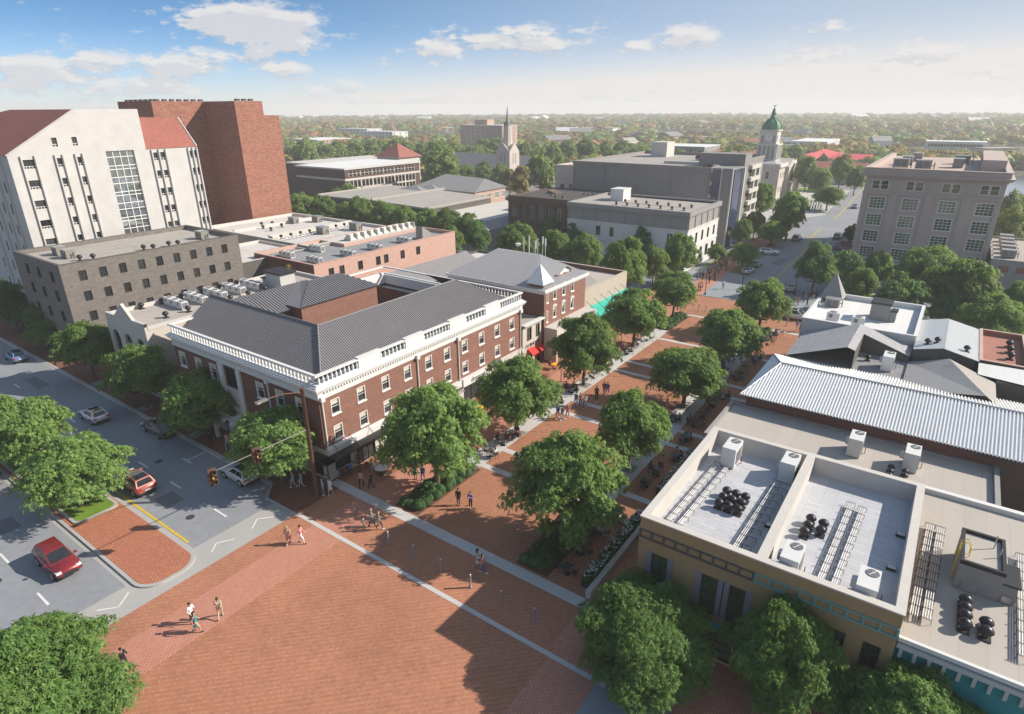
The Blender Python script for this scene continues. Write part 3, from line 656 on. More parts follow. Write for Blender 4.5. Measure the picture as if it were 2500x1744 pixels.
for x in (-115.,-118,-121.4,-125.5): mb.box(x-.12,x+.12,33.05,33.29,0,26)
mb.build('side_wall',M['shadewall'],wt)
for x,z,w,h in sl: addwin(wt,'plain','S',33.3,x,z,w,h,.2)
for y,z,w,h in wh: addwin(wt,'awning','E',XT,y,z,w,h,.17)
mb=MB()
for y,zt in ((34.85,25.85),(36.6,25.85),(39.2,25.8),(40.25,25.8),(41.95,25.8),(42.95,25.8),(53.4,25.8),(54.55,25.8),(55.7,25.8),(59.65,25.8),(60.45,25.8),(61.18,25.8)): mb.box(XT,XT+.28,y-.09,y+.09,0,zt)
mb.build('fin',M['panel'],wt)
MB().face([(XT-.3,46.35,6),(XT-.3,50.65,6),(XT-.3,50.65,25.9),(XT-.3,46.35,25.9)]).build('curtain_glass',M['glass_blue'],wt)
mb=MB()
for i in range(5): y=46.35+4.3*i/4; mb.box(XT-.3,XT-.2,y-.045,y+.045,6,25.9)
z=25.9
for i in range(22): mb.box(XT-.3,XT-.21,46.35,50.65,z-.05,z+.05); z-= (.95,1.35,.55,1.25)[i%4]
mb.build('curtain_mullion',M['frame'],wt)
xr=XT-19.5
mb=MB(); mb.face([(XT,33.1,25.9),(XT,43.3,32.1),(xr-6,43.3,32.1),(xr-55,33.1,25.9)]); mb.face([(XT,43.3,32.1),(XT,52.6,32.1),(XT-12,52.6,32.1),(xr-6,43.3,32.1)]); mb.build('roof',M['tile_red'],wt)
mb=MB(); mb.face([(XT+.1,52.6,25.9),(XT+.1,61.4,25.9),(XT-4.4,61.2,30.6),(XT-5,52.6,30.9)]); mb.face([(XT-5,52.6,30.9),(XT-4.4,61.2,30.6),(XT-14,61.2,26),(XT-14,52.6,26)]); mb.build('roof',M['tile_red'],wt)
mb=MB(); mb.face([(XT-.05,61.2,25.9),(XT-4.45,61.2,30.55),(XT-13.9,61.2,26)]); mb.tube((XT+.1,61.3,25.95),(XT-4.4,61.25,30.65),.14,.14,5); mb.tube((XT+.05,33.15,26),(XT+.05,43.3,32.15),.1,.1,5); mb.build('verge_trim',M['panel'],wt)
# ================================================================== 5. brown brick tower behind
bt=root('brown_brick_tower','windowless reddish brown brick tower with stepped top behind the white block','building',(-150,82,0))
mb=MB(); mb.box(-157,-142,69.8,81.2,0,33.65); mb.box(-157,-130,81.2,87.9,0,33.6); mb.box(-157,-130.02,87.9,91.7,0,30.65)
mb.build('wall',M['brickbrown'],bt)
for x in np.arange(-156,-143,2.2): MB().box(x,x+.9,71,72,33.65,34.05).build('roof_cap',M['roof_dark'],bt)
for y in np.arange(71,87,1.6): MB().box(-143.2 if y<81 else -131.5,-142.4 if y<81 else -130.6,y,y+.8,33.65,34.05).build('roof_cap',M['roof_dark'],bt)
addwin(bt,'awning','E',-130+.0,83.0,27.2,.1,.1,.01) if False else None
# ================================================================== 6. low pale roofs behind
rg=root('pale_roof_block','low building with pale grey stained roofs full of vents below the brown tower','building',(-110,80,0))
flat(rg,-128.5,-93.5,68.5,91,9.0,8.5,'greywall','roof_pale','offwhite',(),(),.5)
MB().box(-108,-107.4,70,90.5,8.5,9.3).build('divider_wall',M['offwhite'],rg); MB().box(-120,-119.5,70,90.5,8.5,9.1).build('divider_wall',M['offwhite'],rg)
sb=root('grey_link_building','plain grey link building between grey brick block and pink brick building','building',(-96,62,0))
flat(sb,-108,-93.6,55.2,68.2,8.6,8.2,'darkwall','roof_pale','offwhite',(),(),.3)
# ================================================================== 7. pink brick building
pk=root('pink_brick_building','long pale pink brick building with flat slate roof and air conditioner rows','building',(-89,77,0))
py_=[63,65.2,69.2,73.3,75.2,79.3,83.4]
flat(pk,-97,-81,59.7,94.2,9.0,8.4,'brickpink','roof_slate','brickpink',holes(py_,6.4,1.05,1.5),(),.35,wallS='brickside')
for y in py_: addwin(pk,'dark','E',-81,y,6.4,1.05,1.5)
mb=MB(); mb.box(-96.6,-90,73.5,93.8,8.4,9.02,0,True,1); mb.build('raised_roof',[M['brickpink'],M['roof_pale']],pk)
mb=MB(); mb.face([(-91,76,9.05),(-91,93,9.05),(-92,93,10.1),(-92,76,10.1)]); mb.face([(-93,76,9.05),(-93,93,9.05),(-92,93,10.1),(-92,76,10.1)]); mb.face([(-91,76,9.05),(-92,76,10.1),(-93,76,9.05)])
for y in np.linspace(76,93,11): mb.box(-92.05,-90.9,y-.06,y+.06,9.05,10.15)
mb.build('skylight',M['offwhite'],pk)
mb=MB(); mb.prism([(-84.3,86.5),(-82.6,86.5),(-82.6,89),(-84.3,89)],8.4,[11.,11.,9.4,9.4]); mb.build('stair_head',M['greywall'],pk)
# ================================================================== 8. brick rear building with twin grey gables
rb=root('twin_gable_building','low brick building with two parallel dark grey gable roofs','building',(-63,70,0))
flat(rb,-68.7,-56.5,58.7,86,8.2,7.9,'brickside','roof_pale','roof_dark',(),(),.25)
for i,xc in enumerate((-66.9,-62.0)):
    mb=MB(); hip(mb,xc-2.3,xc+2.3,61.2,80.5,8.25,9.3,'y',0,0); mb.build('roof',M['shingle_d'],rb)
# ================================================================== 9. brick building with corner turret
tb=root('turret_building','three storey red brick building with grey hip roof, dormer and small white corner turret','building',(-50,71,0))
wy=[68.4,70.75,73.1]
hE=holes(wy,8.0,.8,1.65)+holes(wy,5.45,.8,1.6)+holes([66.55],7.9,.42,1.7)+holes([66.55],5.2,.42,1.6)
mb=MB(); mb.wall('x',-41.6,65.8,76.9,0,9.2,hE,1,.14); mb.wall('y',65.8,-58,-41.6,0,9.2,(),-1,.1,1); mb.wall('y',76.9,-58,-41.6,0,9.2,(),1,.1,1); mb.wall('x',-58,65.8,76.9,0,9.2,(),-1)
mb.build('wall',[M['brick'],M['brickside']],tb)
for y in wy:
    for z,h in ((8.0,1.65),(5.45,1.6)):
        addwin(tb,'sash','E',-41.6,y,z,.8,h)
        mb=MB()
        for k in range(6):
            a,b=k*pi/6,(k+1)*pi/6; f=lambda t,r:(y+r*cos(t),z+h-.05+r*.55*sin(t))
            p=[f(a,.42),f(a,.60),f(b,.60),f(b,.42)]; mb.face([(-41.5,u,v) for u,v in p]); mb.face([(-41.6,u,v) for u,v in (p[1],p[2])]+[(-41.5,u,v) for u,v in (p[2],p[1])])
        mb.box(-41.6,-41.5,y-.4,y+.4,z+h-.06,z+h+.18); mb.build('window_hood',M['white'],tb)
for z,h in ((7.9,1.7),(5.2,1.6)): addwin(tb,'sash','E',-41.6,66.55,z,.42,h)
mb=MB(); ring(mb,9.2,9.5,.12,-58,-41.6,65.8,76.9); ring(mb,9.5,9.85,.35,-58,-41.6,65.8,76.9); 
for y in np.arange(65.9,76.9,.36): mb.box(-41.5,-41.32,y,y+.17,9.28,9.48)
mb.build('cornice',M['white'],tb)
mb=MB(); e=9.86
mb.ribs((-41.5,65.7,e),(-16.6,0,0),(0,5.6,3.15),.26,.06,0,((0,1),(4.7/16.6,.70))); mb.ribs((-41.5,65.7,e),(0,11.3,0),(-4.7,0,3.15),.26,.06,0,((0,1),(.5,.505)))
mb.face([(-41.5,77,e),(-58.1,77,e),(-53.1,71.35,e+3.15),(-46.2,71.35,e+3.15)]); mb.face([(-58.1,65.7,e),(-53.1,71.35,e+3.15),(-58.1,77,e)]); mb.build('roof',M['rib_mid'],tb)
mb=MB(); mb.box(-44.2,-41.9,65.9,68.1,9.86,10.4); mb.build('turret_base',M['brickside'],tb)
mb=MB(); mb.box(-44.35,-41.75,65.75,68.25,10.4,10.5); mb.raw([(-44.4,65.7,10.5),(-41.7,65.7,10.5),(-41.7,68.3,10.5),(-44.4,68.3,10.5),(-43.05,67,12.9)],[(0,1,4),(1,2,4),(2,3,4),(3,0,4)]); mb.build('turret_roof',M['rib_white'],tb)
mb=MB(); mb.box(-45.2,-42.4,70.4,74.0,9.9,10.8); mb.build('dormer_wall',M['brick'],tb)
mb=MB(); mb.ribs((-42.1,70.1,10.8),(-4.2,0,0),(0,2.1,.95),.26,.05); mb.ribs((-42.1,74.3,10.8),(-4.2,0,0),(0,-2.1,.95),.26,.05); mb.build('dormer_roof',M['rib_mid'],tb)
mb=MB(); mb.face([(-42.39,70.3,10.8),(-42.39,74.1,10.8),(-42.39,72.2,11.68)]); mb.build('dormer_gable',M['white'],tb)
for y in (71.4,73.): addwin(tb,'sash','E',-42.38,y,9.95,.7,.85,.05)
mb=MB(); mb.box(-41.6,-39.6,65.9,76.9,3.75,4.7); mb.box(-41.6,-39.6,65.9,66.2,0,3.75); mb.build('white_canopy',M['offwhite'],tb)
mb=MB(); mb.wall('x',-41.55,66.3,76.8,0,3.7,[(67,69.5,.1,3.),(70.2,73,.1,3.),(73.6,76.4,.1,3.)],1,.2); mb.build('shopfront_wall',M['greywall'],tb)
for y,w in ((68.25,2.5),(71.6,2.8),(75,2.8)): addwin(tb,'shop','E',-41.55,y,.1,w,2.9,.18)
mb=MB(); mb.tube((-51.5,75.5,12),(-51.5,75.5,14.3),.05); mb.tube((-50.2,75,12),(-50.2,75,14.6),.07)
for x,y,h in ((-49.2,75.2,13.9),(-48.7,75,14.3),(-48.1,75.4,14.6),(-47.5,75.2,14.4)): mb.tube((x,y,11.6),(x,y,h),.035); mb.box(x-.08,x+.08,y-.06,y+.06,h-1.1,h)
mb.lathe((-52.3,75.2,12.7),[(.02,0),(.3,.12),(.42,.35),(.44,.45)],12); mb.build('antenna',M['white'],tb)
# ================================================================== 10. clubhouse infill
cb=root('clubhouse_building','small cream infill shop with tall windows, black lettering and red awnings','building',(-47,63.3,0))
hE=[(62.2,63.25,3.75,5.5),(64.3,65.2,3.75,5.5),(62.4,63.5,.1,2.2),(64.4,65.3,.1,2.3)]
mb=MB(); mb.wall('x',-41.9,61.2,65.7,0,6.0,hE,1,.18); mb.build('wall',M['cream'],cb)
for a,b,c,d in hE[:2]: addwin(cb,'pale','E',-41.9,(a+b)/2,c,b-a,d-c,.16)
for a,b,c,d in hE[2:]: addwin(cb,'shop','E',-41.9,(a+b)/2,c,b-a,d-c,.16)
mb=MB(); mb.box(-55,-41.9,61.0,65.78,5.9,6.02); mb.build('roof',M['roof_tan'],cb); mb=MB(); mb.box(-42.1,-41.4,61.1,65.75,6.02,6.2); mb.build('cornice',M['white'],cb)
text(cb,'CLUBHOUSE',.62,(-41.88,63.55,2.82),pi/2,M['metal_black'],'sign_lettering')
for y0,y1 in ((62.3,63.7),(64.35,65.4)):
    mb=MB(); x=-41.88; mb.raw([(x,y0,2.65),(x,y1,2.65),(x+.9,y1,2.05),(x+.9,y0,2.05),(x,y0,2.05),(x,y1,2.05),(x+.9,y0,1.85),(x+.9,y1,1.85)],[(0,1,2,3),(0,3,4),(1,5,2),(3,2,7,6)]); mb.build('awning',M['red'],cb)
mb=MB(); mb.box(-41.9,-41.8,64.15,64.4,.05,2.2); mb.box(-41.9,-41.8,65.3,65.5,.05,2.2); mb.build('door_post',M['red'],cb)
# ================================================================== 11. tan building with teal awning
ta=root('tan_shop_building','plain tan flat roofed shop with long teal metal awning','building',(-50,84,0))
hE=[(78+2.5*i,80+2.5*i,.1,2.9) for i in range(5)]
flat(ta,-58,-41.7,77,91.2,7.05,6.4,'tan','roof_beige','tan',hE,(),.4,cp=(.0,.06),inner='brickside')
for a,b,c,d in hE: addwin(ta,'shop','E',-41.7,(a+b)/2,c,b-a,d-c,.14)
mb=MB(); mb.ribs((-39.0,77.1,3.35),(0,14.2,0),(-2.68,0,.85),.4,.03); mb.face([(-38.99,77.1,3.0),(-38.99,91.3,3.0),(-38.99,91.3,3.37),(-38.99,77.1,3.37)]); mb.build('awning',M['tealawn'],ta)
for y in np.arange(77.6,91.5,2.3): MB().tube((-41.68,y,5.35),(-39.5,y,3.7),.035,.035,5).build('awning_stay',M['metal_black'],ta)
for y in (78,82.5,87,91): MB().tube((-39.1,y,0),(-39.1,y,3.1),.06).build('awning_post',M['galv'],ta)
mb=MB(); mb.prism([(-46.6,80.2),(-43.6,80.2),(-43.6,81.8),(-46.6,81.8)],6.4,[8.2,8.2,8.2,8.2]); mb.prism([(-46.6,81.8),(-43.6,81.8),(-43.6,84.6),(-46.6,84.6)],6.4,[8.2,8.2,6.5,6.5]); mb.build('stair_head',M['greywall'],ta)
mb=MB(); mb.box(-45.6,-44.7,80.1,80.2,6.4,7.9); mb.build('door',M['tealtrim'],ta)
# ================================================================== 12. dark low shop far left
dl=root('dark_shopfront','low dark flat roofed shopfront on far side of the gray block','building',(-116,31,0))
flat(dl,-126,-109.2,29.9,40,3.2,3.0,'darkwall','roof_dark','darkwall',(),[(-124+2.6*i,-122.+2.6*i,.3,2.5) for i in range(5)],.2)
for i in range(5): addwin(dl,'shop','S',29.9,-123+2.6*i,.3,2.,2.2,.12)
# ================================================================== 13. brown arcaded building
ab=root('arcaded_building','dark brown terracotta building with round arched upper windows and black roof','building',(-80,132,0))
x0,x1,y0,y1=-90.2,-71.6,125.6,145.8
ax_=[x0+1.5+2.6*i for i in range(7)]
arch=[(x-.75,x+.75,7.0,(9.0 if i in(0,6) else 9.55)) for i,x in enumerate(ax_)]
mb=MB(); xs2=sorted({x0,x1}|{v for a in arch for v in np.linspace(a[0],a[1],7)})
for a,b in zip(xs2,xs2[1:]):
    q=[r for r in arch if r[0]<(a+b)/2<r[1]]
    if q:
        q=q[0]; c=(q[0]+q[1])/2; ha=q[3]+sqrt(max(0,.5625-(a-c)**2)); hb=q[3]+sqrt(max(0,.5625-(b-c)**2))
        mb.face([(a,y0,ha),(b,y0,hb),(b,y0,11.3),(a,y0,11.3)]); mb.face([(a,y0,0),(b,y0,0),(b,y0,q[2]),(a,y0,q[2])]); mb.face([(a,y0,ha),(b,y0,hb),(b,y0+.3,hb),(a,y0+.3,ha)])
    else: mb.face([(a,y0,0),(b,y0,0),(b,y0,11.3),(a,y0,11.3)])
mb.wall('x',x1,y0,y1,0,12); mb.wall('x',x0,y0,y1,0,12,(),-1); mb.wall('y',y1,x0,x1,0,12); mb.build('wall',M['brownstone'],ab)
for q in arch:
    c=(q[0]+q[1])/2; mb=MB(); mb.face([(q[0],y0+.28,q[2]),(q[1],y0+.28,q[2])]+[(c+.75*cos(t),y0+.28,q[3]+.75*sin(t)) for t in np.linspace(0,pi,10)]); o=mb.build('arched_window',M['glass_pale'],ab)
    mb=MB(); mb.box(c-.05,c+.05,y0+.18,y0+.27,q[2],q[3]+.7)
    for z in (7.7,8.4,9.1): mb.box(q[0],q[1],y0+.18,y0+.27,z-.05,z+.05)
    f=mb.build('frame',M['frame_dark'],ab); f.parent=o
mb=MB()
for x in [x0+.2+2.6*i for i in range(8)]: mb.box(x-.22,x+.22,y0-.18,y0-.0,3,10.6)
mb.box(x0-.1,x1+.1,y0-.25,y0-.01,10.6,10.9); mb.box(x0-.3,x1+.3,y0-.55,y0-.01,10.9,11.25); mb.box(x0-.05,x1+.05,y0-.15,y0+.4,11.3,12.15); mb.box(x0,x1,y0-.3,y0-.01,6.3,6.6); mb.build('cornice',M['brownstone'],ab)
mb=MB()
for x in np.arange(x0+.5,x1,.3):
    if (x-x0)%2.6>.6: mb.box(x,x+.12,y0-.2,y0-.06,5.7,6.3)
mb.build('balconette',M['brownstone'],ab)
for x in ax_: addwin(ab,'pale','S',y0-.001,x,3.2,1.3,2.2,.02)
MB().face([(x0+.2,y0+.4,11.5),(x1-.2,y0+.4,11.5),(x1-.2,y1-.2,11.9),(x0+.2,y1-.2,11.9)]).build('roof',M['roof_dark'],ab)
# ================================================================== 14. white and grey building
wb=root('white_grey_building','white three storey corner building with grey panelled top floor and roof fans','building',(-57,131,0))
x0,x1,y0,y1=-71.5,-43.3,122.4,141.6
wx=[-69.8,-63.6,-60.4,-53.9,-47]; wy=[124.2,127.8,131.5,135.2,139]
hS=holes(wx,5.7,1.1,2.0)+holes(wx,2.0,1.1,2.)
hE=holes(wy,5.4,1.1,2.1)+holes(wy,1.5,1.6,2.4)
mb=MB(); mb.wall('y',y0,x0,x1,0,8.6,hS,-1,.2); mb.wall('x',x1,y0,y1,0,8.6,hE,1,.2); mb.wall('y',y1,x0,x1,0,12,(),1); mb.wall('x',x0,y0,y1,0,12,(),-1); mb.build('wall',M['white'],wb)
for x in wx: addwin(wb,'plain','S',y0,x,5.7,1.1,2.,.18); addwin(wb,'plain','S',y0,x,2.,1.1,2.,.18)
for y in wy: addwin(wb,'plain','E',x1,y,5.4,1.1,2.1,.18); addwin(wb,'plain','E',x1,y,1.5,1.6,2.4,.18)
mb=MB(); mb.wall('y',y0+.05,x0,x1-.05,8.6,11.4,(),-1); mb.wall('x',x1-.05,y0+.05,y1,8.6,11.4,(),1)
for i in range(9): x=x0+.3+ (x1-x0-.6)*i/8; mb.box(x-.1,x+.1,y0-.1,y0+.03,8.6,11.4)
for i in range(6): y=y0+.3+(y1-y0-.6)*i/5; mb.box(x1-.03,x1+.1,y-.1,y+.1,8.6,11.4)
mb.build('top_floor',M['greywall'],wb)
mb=MB(); mb.box(x0-.1,x1+.3,y0-.35,y0+.35,11.4,12.35); mb.box(x1-.35,x1+.3,y0+.35,y1,11.4,12.35); mb.box(x0-.1,x0+.3,y0+.35,y1,11.4,12.35); mb.box(x0-.1,x1+.3,y1,y1+.4,11.4,12.35); mb.build('parapet',M['greywall'],wb)
mb=MB(); mb.box(x0-.05,x1+.12,y0-.14,y0-.005,8.45,8.7); mb.box(x1+.005,x1+.14,y0,y1,8.45,8.7); mb.box(x0-.05,x1+.12,y0-.1,y0-.005,4.6,4.8); mb.box(x1+.005,x1+.14,y0,y1,4.6,4.8)
for i in range(9): x=x0+.3+(x1-x0-.6)*i/8; mb.box(x-.08,x+.08,y0-.07,y0-.005,0,8.45)
mb.build('string_course',M['white'],wb)
MB().face([(x0+.3,y0+.35,11.75),(x1-.35,y0+.35,11.75),(x1-.35,y1,11.75),(x0+.3,y1,11.75)]).build('roof',M['roof_grey'],wb)
mb=MB(); mb.box(-66.5,-63.3,133.5,137.5,11.75,14.2); mb.box(-66.6,-63.2,133.4,137.6,14.2,14.4); mb.build('stair_head',M['white'],wb)
# ================================================================== 15. parking deck with stair tower
pd=root('parking_deck','huge grey concrete parking deck with blank board marked wall and blue glazed stair tower','building',(-66,165,0))
x0,x1,y0,y1=-86.2,-48.9,149.9,196
mb=MB(); mb.box(x0,x1,y0,y1,0,18.0,0,True,1)
for i in range(5): x=x0+.5+(x1-x0-1)*i/4; mb.box(x-.12,x+.12,y0-.14,y0-.005,0,18.2)
mb.build('wall',[M['deck'],M['roof_grey']],pd)
mb=MB(); mb.box(x0-.15,x1+.15,y0-.2,y0+.3,18.0,18.75); mb.box(x0-.15,x0+.3,y0+.3,y1,18.0,18.75); mb.box(x1-.3,x1+.15,y0+.3,y1,18,18.75); mb.box(x0,x1,y1-.3,y1,18,18.9); mb.build('parapet',M['deck'],pd)
MB().box(-66,-53,163,164,18.01,18.7).build('ramp_wall',M['offwhite'],pd); MB().box(-79,-74,184,190,18,22.2).build('lift_head',M['offwhite'],pd)
mb=MB(); mb.box(-48.9,-43.8,150.2,163.0,0,18.6); mb.box(-55,-43.7,158.5,164,18.6,21.3); mb.build('stair_tower',M['deck'],pd)
mb=MB(); mb.box(-48.6,-46.7,150.0,150.19,0,18.0); mb.box(-43.79,-43.6,151,157,0,18.3); mb.build('tower_glazing',M['glass_dark'],pd)
mb=MB(); mb.box(-43.6,-43.2,157.5,158.2,0,18.4); mb.box(-46.5,-46.2,149.9,150.19,0,18.6); mb.box(-44.,-43.7,149.9,150.19,0,18.6)
for z in np.arange(3,18.3,2.9): mb.box(-43.8,-43.0,163,171.2,z,z+1.0); mb.box(-48.9,-48.5,149.8,150.0,z,z+.9)
for y in (166.5,170.5): mb.box(-43.9,-43.2,y,y+.7,0,18.6)
mb.build('tower_fin',M['offwhite'],pd)
mb=MB(); mb.box(-48.9,-44.2,164,171.3,0,18.0); mb.build('deck_side',M['darkwall'],pd)
# ================================================================== 16. tan building behind deck's left
tl=root('tan_stone_block','tan stone block half hidden behind left end of the parking deck','building',(-93,168,0))
flat(tl,-101,-87.5,165,200,16.0,15.6,'limestone','roof_grey','limestone',(),holes([-98.5,-95.5,-92.5,-89.5],9.,1.2,1.6)+holes([-98.5,-95.5,-92.5,-89.5],5.,1.2,1.6),.3)
for x in (-98.5,-95.5,-92.5,-89.5):
    for z in (9.,5.): addwin(tl,'plain','S',165,x,z,1.2,1.6,.12)
# ================================================================== right side of the mall
# A ochre building with two roof wells
A=root('ochre_building','ochre plaster corner building with two sunken pale roof wells and dark tall windows','building',(-4.8,37,0))
ax0,ax1,ay0,ay1=-11.85,2.25,30.35,44.25
W1=[(-11.05,.5,2.2),(-8.9,.5,2.2)]
hS=[(-10.9,-9.9,3.4,6.1),(-7.7,-6.75,3.4,6.1),(-6.05,-5.15,3.4,6.1)]+[(x-.42,x+.42,3.4,6.0) for x in (-3.6,-2.0,-.35,1.3)]+[(-10.8,-9.2,.2,2.6),(-7.9,-5.4,.2,2.6),(-3.8,-1.6,.2,2.6),(-.8,1.6,.2,2.6)]
mb=MB(); mb.wall('y',ay0,ax0,ax1,0,8.45,hS,-1,.16); mb.wall('x',ax0,ay0,ay1,0,8.45,[(32+3*i,33.2+3*i,3.4,6.) for i in range(4)],-1,.16); mb.wall('y',ay1,ax0,ax1,0,8.45); mb.wall('x',ax1,ay0,ay1,6.5,8.45)
mb.build('wall',M['gold'],A)
for i in range(4): addwin(A,'darkbig','W',ax0,32.6+3*i,3.4,1.2,2.6,.14)
for a,b,c,d in hS: addwin(A,'darkbig','S',ay0,(a+b)/2,c,b-a,d-c,.14)
M['shutter']=plain('grey_shutter',(.20,.20,.23),.6,var=.06)
for a,b,c,d in hS[:3]:
    for x0_,x1_ in ((a-.38,a-.03),(b+.03,b+.38)):
        mb=MB(); mb.box(x0_,x1_,ay0-.06,ay0-.004,c-.05,d+.05); mb.build('shutter',M['shutter'],A)
mb=MB()
def topring(mb,x0,x1,y0,y1,t,z0,z1,e=.05):
    mb.box(x0-e,x1+e,y0-e,y0+t,z0,z1); mb.box(x0-e,x1+e,y1-t,y1+e,z0,z1); mb.box(x0-e,x0+t,y0+t,y1-t,z0,z1); mb.box(x1-t,x1+e,y0+t,y1-t,z0,z1)
topring(mb,ax0,ax1,ay0,ay1,.42,8.45,8.54); mb.box(-4.98,-4.42,ay0+.42,ay1-.42,8.45,8.54); mb.build('coping',M['offwhite'],A)
mb=MB()
for (x0_,x1_) in ((ax0+.42,-4.98),(-4.42,ax1-.42)):
    mb.wall('x',x0_,ay0+.42,ay1-.42,7.1,8.45,(),1); mb.wall('x',x1_,ay0+.42,ay1-.42,7.1,8.45,(),-1); mb.wall('y',ay0+.42,x0_,x1_,7.1,8.45,(),1); mb.wall('y',ay1-.42,x0_,x1_,7.1,8.45,(),-1)
mb.build('parapet',M['offwhite'],A)
mb=MB()
for (x0_,x1_) in ((ax0+.42,-4.98),(-4.42,ax1-.42)): mb.face([(x0_,ay0+.42,7.2),(x1_,ay0+.42,7.2),(x1_,ay1-.42,7.2),(x0_,ay1-.42,7.2)])
mb.build('roof',M['roof_seam'],A)
def frieze(x0,x1,k,mat,z0=7.0,z1=7.62):
    mb=MB(); mb.box(x0,x1,ay0-.10,ay0-.005,z1-.07,z1); mb.box(x0,x1,ay0-.10,ay0-.005,z0,z0+.10)
    for i in range(k+1): x=x0+.05+(x1-x0-.1)*i/k; mb.box(x-.055,x+.055,ay0-.12,ay0-.006,z0+.10,z1-.07)
    mb.build('frieze',M[mat],A)
frieze(ax0,-4.86,9,'darkwall'); frieze(-4.82,ax1,9,'tealtrim')
mb=MB(); mb.box(ax0-.04,ax1,ay0-.6,ay0-.01,2.75,2.95); mb.build('shop_canopy',M['tealwall'],A)
# B low beige roof
B=root('low_beige_building','low building with wide plain beige roof between ochre building and corrugated roof','building',(-3,51,0))
mb=MB(); mb.box(-13.55,7.0,47.6,55.6,0,5.55); mb.build('wall',M['greywall'],B)
MB().face([(-13.3,47.8,5.6),(6.7,47.8,5.6),(6.7,55.35,5.6),(-13.3,55.35,5.6)]).build('roof',M['roof_beige'],B)
mb=MB(); mb.box(-13.6,-13.3,47.55,55.4,5.5,5.95); mb.box(6.72,7.05,47.55,55.4,5.5,5.95); mb.box(-13.3,6.72,47.55,47.8,5.5,5.95); mb.box(-13.3,6.72,55.1,55.4,5.5,5.8); mb.build('parapet',M['greywall'],B)
# C corrugated long hall
C=root('corrugated_hall','long brick hall under bright corrugated hip roof facing the mall','building',(0,61,0))
mb=MB(); mb.box(-12.3,16,55.45,66.6,0,6.95); mb.build('wall',M['brickside'],C)
mb=MB(); mb.ribs((-12.8,54.75,6.95),(29.5,0,0),(0,6.1,1.5),.25,.125,0,((0,1),(2.0/29.5,1))); mb.build('roof',M['rib_light'],C)
mb=MB(); mb.ribs((-12.8,67.1,6.95),(29.5,0,0),(0,-6.25,1.5),.25,.125,0,((0,1),(2.0/29.5,1))); mb.build('roof',M['rib_white'],C)
mb=MB(); mb.face([(-12.8,54.75,6.95),(-10.8,60.85,8.47),(-12.8,67.1,6.95)]); mb.build('hip_end',M['rib_light'],C)
mb=MB(); mb.tube((-10.8,60.85,8.55),(16.6,60.85,8.55),.11,.11,6); mb.tube((-12.8,54.75,7.0),(-10.8,60.85,8.55),.08,.08,6); mb.tube((-12.8,67.1,7.0),(-10.8,60.85,8.55),.08,.08,6); mb.build('ridge_cap',M['galv'],C)
# D grey shingled gable with roof court
D=root('shingled_building','grey shingle gabled building with sunken roof court behind the corrugated hall','building',(-6,71.5,0))
mb=MB(); mb.wall('x',-11.3,67.2,75.6,0,7.2,(),-1); mb.box(-11.25,-.7,67.3,75.5,0,6.9); mb.build('wall',M['greywall'],D)
mb=MB(); rz=9.35; mb.face([(-11.6,66.9,7.2),(-11.6,75.75,7.2),(-5.95,75.75,rz),(-5.95,66.9,rz)]); mb.face([(-5.95,66.9,rz),(-5.2,66.9,9.1),(-5.2,75.75,9.1),(-5.95,75.75,rz)]); mb.face([(-5.2,73.0,9.1),(-5.2,75.75,9.1),(-.6,75.75,7.75),(-.6,72.3,7.75)]); mb.build('roof',M['shingle'],D)
mb=MB(); mb.face([(-5.2,66.9,7.0),(-.7,66.9,7.0),(-.7,72.9,7.0),(-5.2,72.9,7.0)]); mb.build('court_floor',M['roof_slate'],D)
mb=MB(); mb.face([(-5.2,66.9,7),(-5.2,73.0,7),(-5.2,73.0,9.1),(-5.2,66.9,9.1)]); mb.face([(-5.2,73.,7),(-.65,72.3,7),(-.65,72.3,7.75),(-5.2,73.,9.1)]); mb.build('court_wall',M['darkwall'],D)
# E flat white roof with spire
E_=root('white_roof_building','flat roofed building with white parapets and pointed grey corner spire','building',(-6,82,0))
flat(E_,-12,-.5,75.8,89.2,8.9,8.35,'shadewall','roof_white','white',(),(),.3,inner='white',wallS='shadewall')
mb=MB(); mb.raw([(-12.1,86.0,8.9),(-9.3,86.,8.9),(-9.3,88.9,8.9),(-12.1,88.9,8.9),(-10.7,87.4,12.1)],[(0,1,4),(1,2,4),(2,3,4),(3,0,4)]); mb.build('spire',M['greywall'],E_)
mb=MB(); mb.wall('x',-12.06,76,89.1,0,7.6,[(77+2.8*i,79+2.8*i,.2,2.8) for i in range(4)],-1,.1); mb.build('shopfront_wall',M['tan'],E_)
mb=MB(); mb.box(-5.7,-3.7,81.4,83.6,8.35,10.3); mb.box(-3.69,-3.0,81.6,82.8,8.35,9.6); mb.build('stair_head',M['greywall'],E_)
mb=MB(); mb.box(-5.8,-3.6,81.3,83.7,10.3,10.55); mb.box(-3.6,-2.9,81.5,82.9,9.6,9.75); mb.build('stair_head_roof',M['metal_dark'],E_)
# F white corrugated gable
Fb=root('white_gable_building','small gable roof of white corrugated sheet beside the flat white roof','building',(2.2,79,0))
mb=MB(); mb.box(-.45,5.0,73.2,84.4,0,8.3); mb.raw([(-.45,73.2,8.3),(5.0,73.2,8.3),(2.1,73.2,8.95)],[(0,1,2)]); mb.build('wall',M['darkwall'],Fb)
mb=MB(); mb.ribs((-.5,73,8.35),(0,11.6,0),(2.6,0,.66),.3,.05); mb.ribs((5.15,72.9,8.3),(0,11.6,0),(-3.05,0,.7),.3,.05); mb.build('roof',M['rib_white'],Fb)
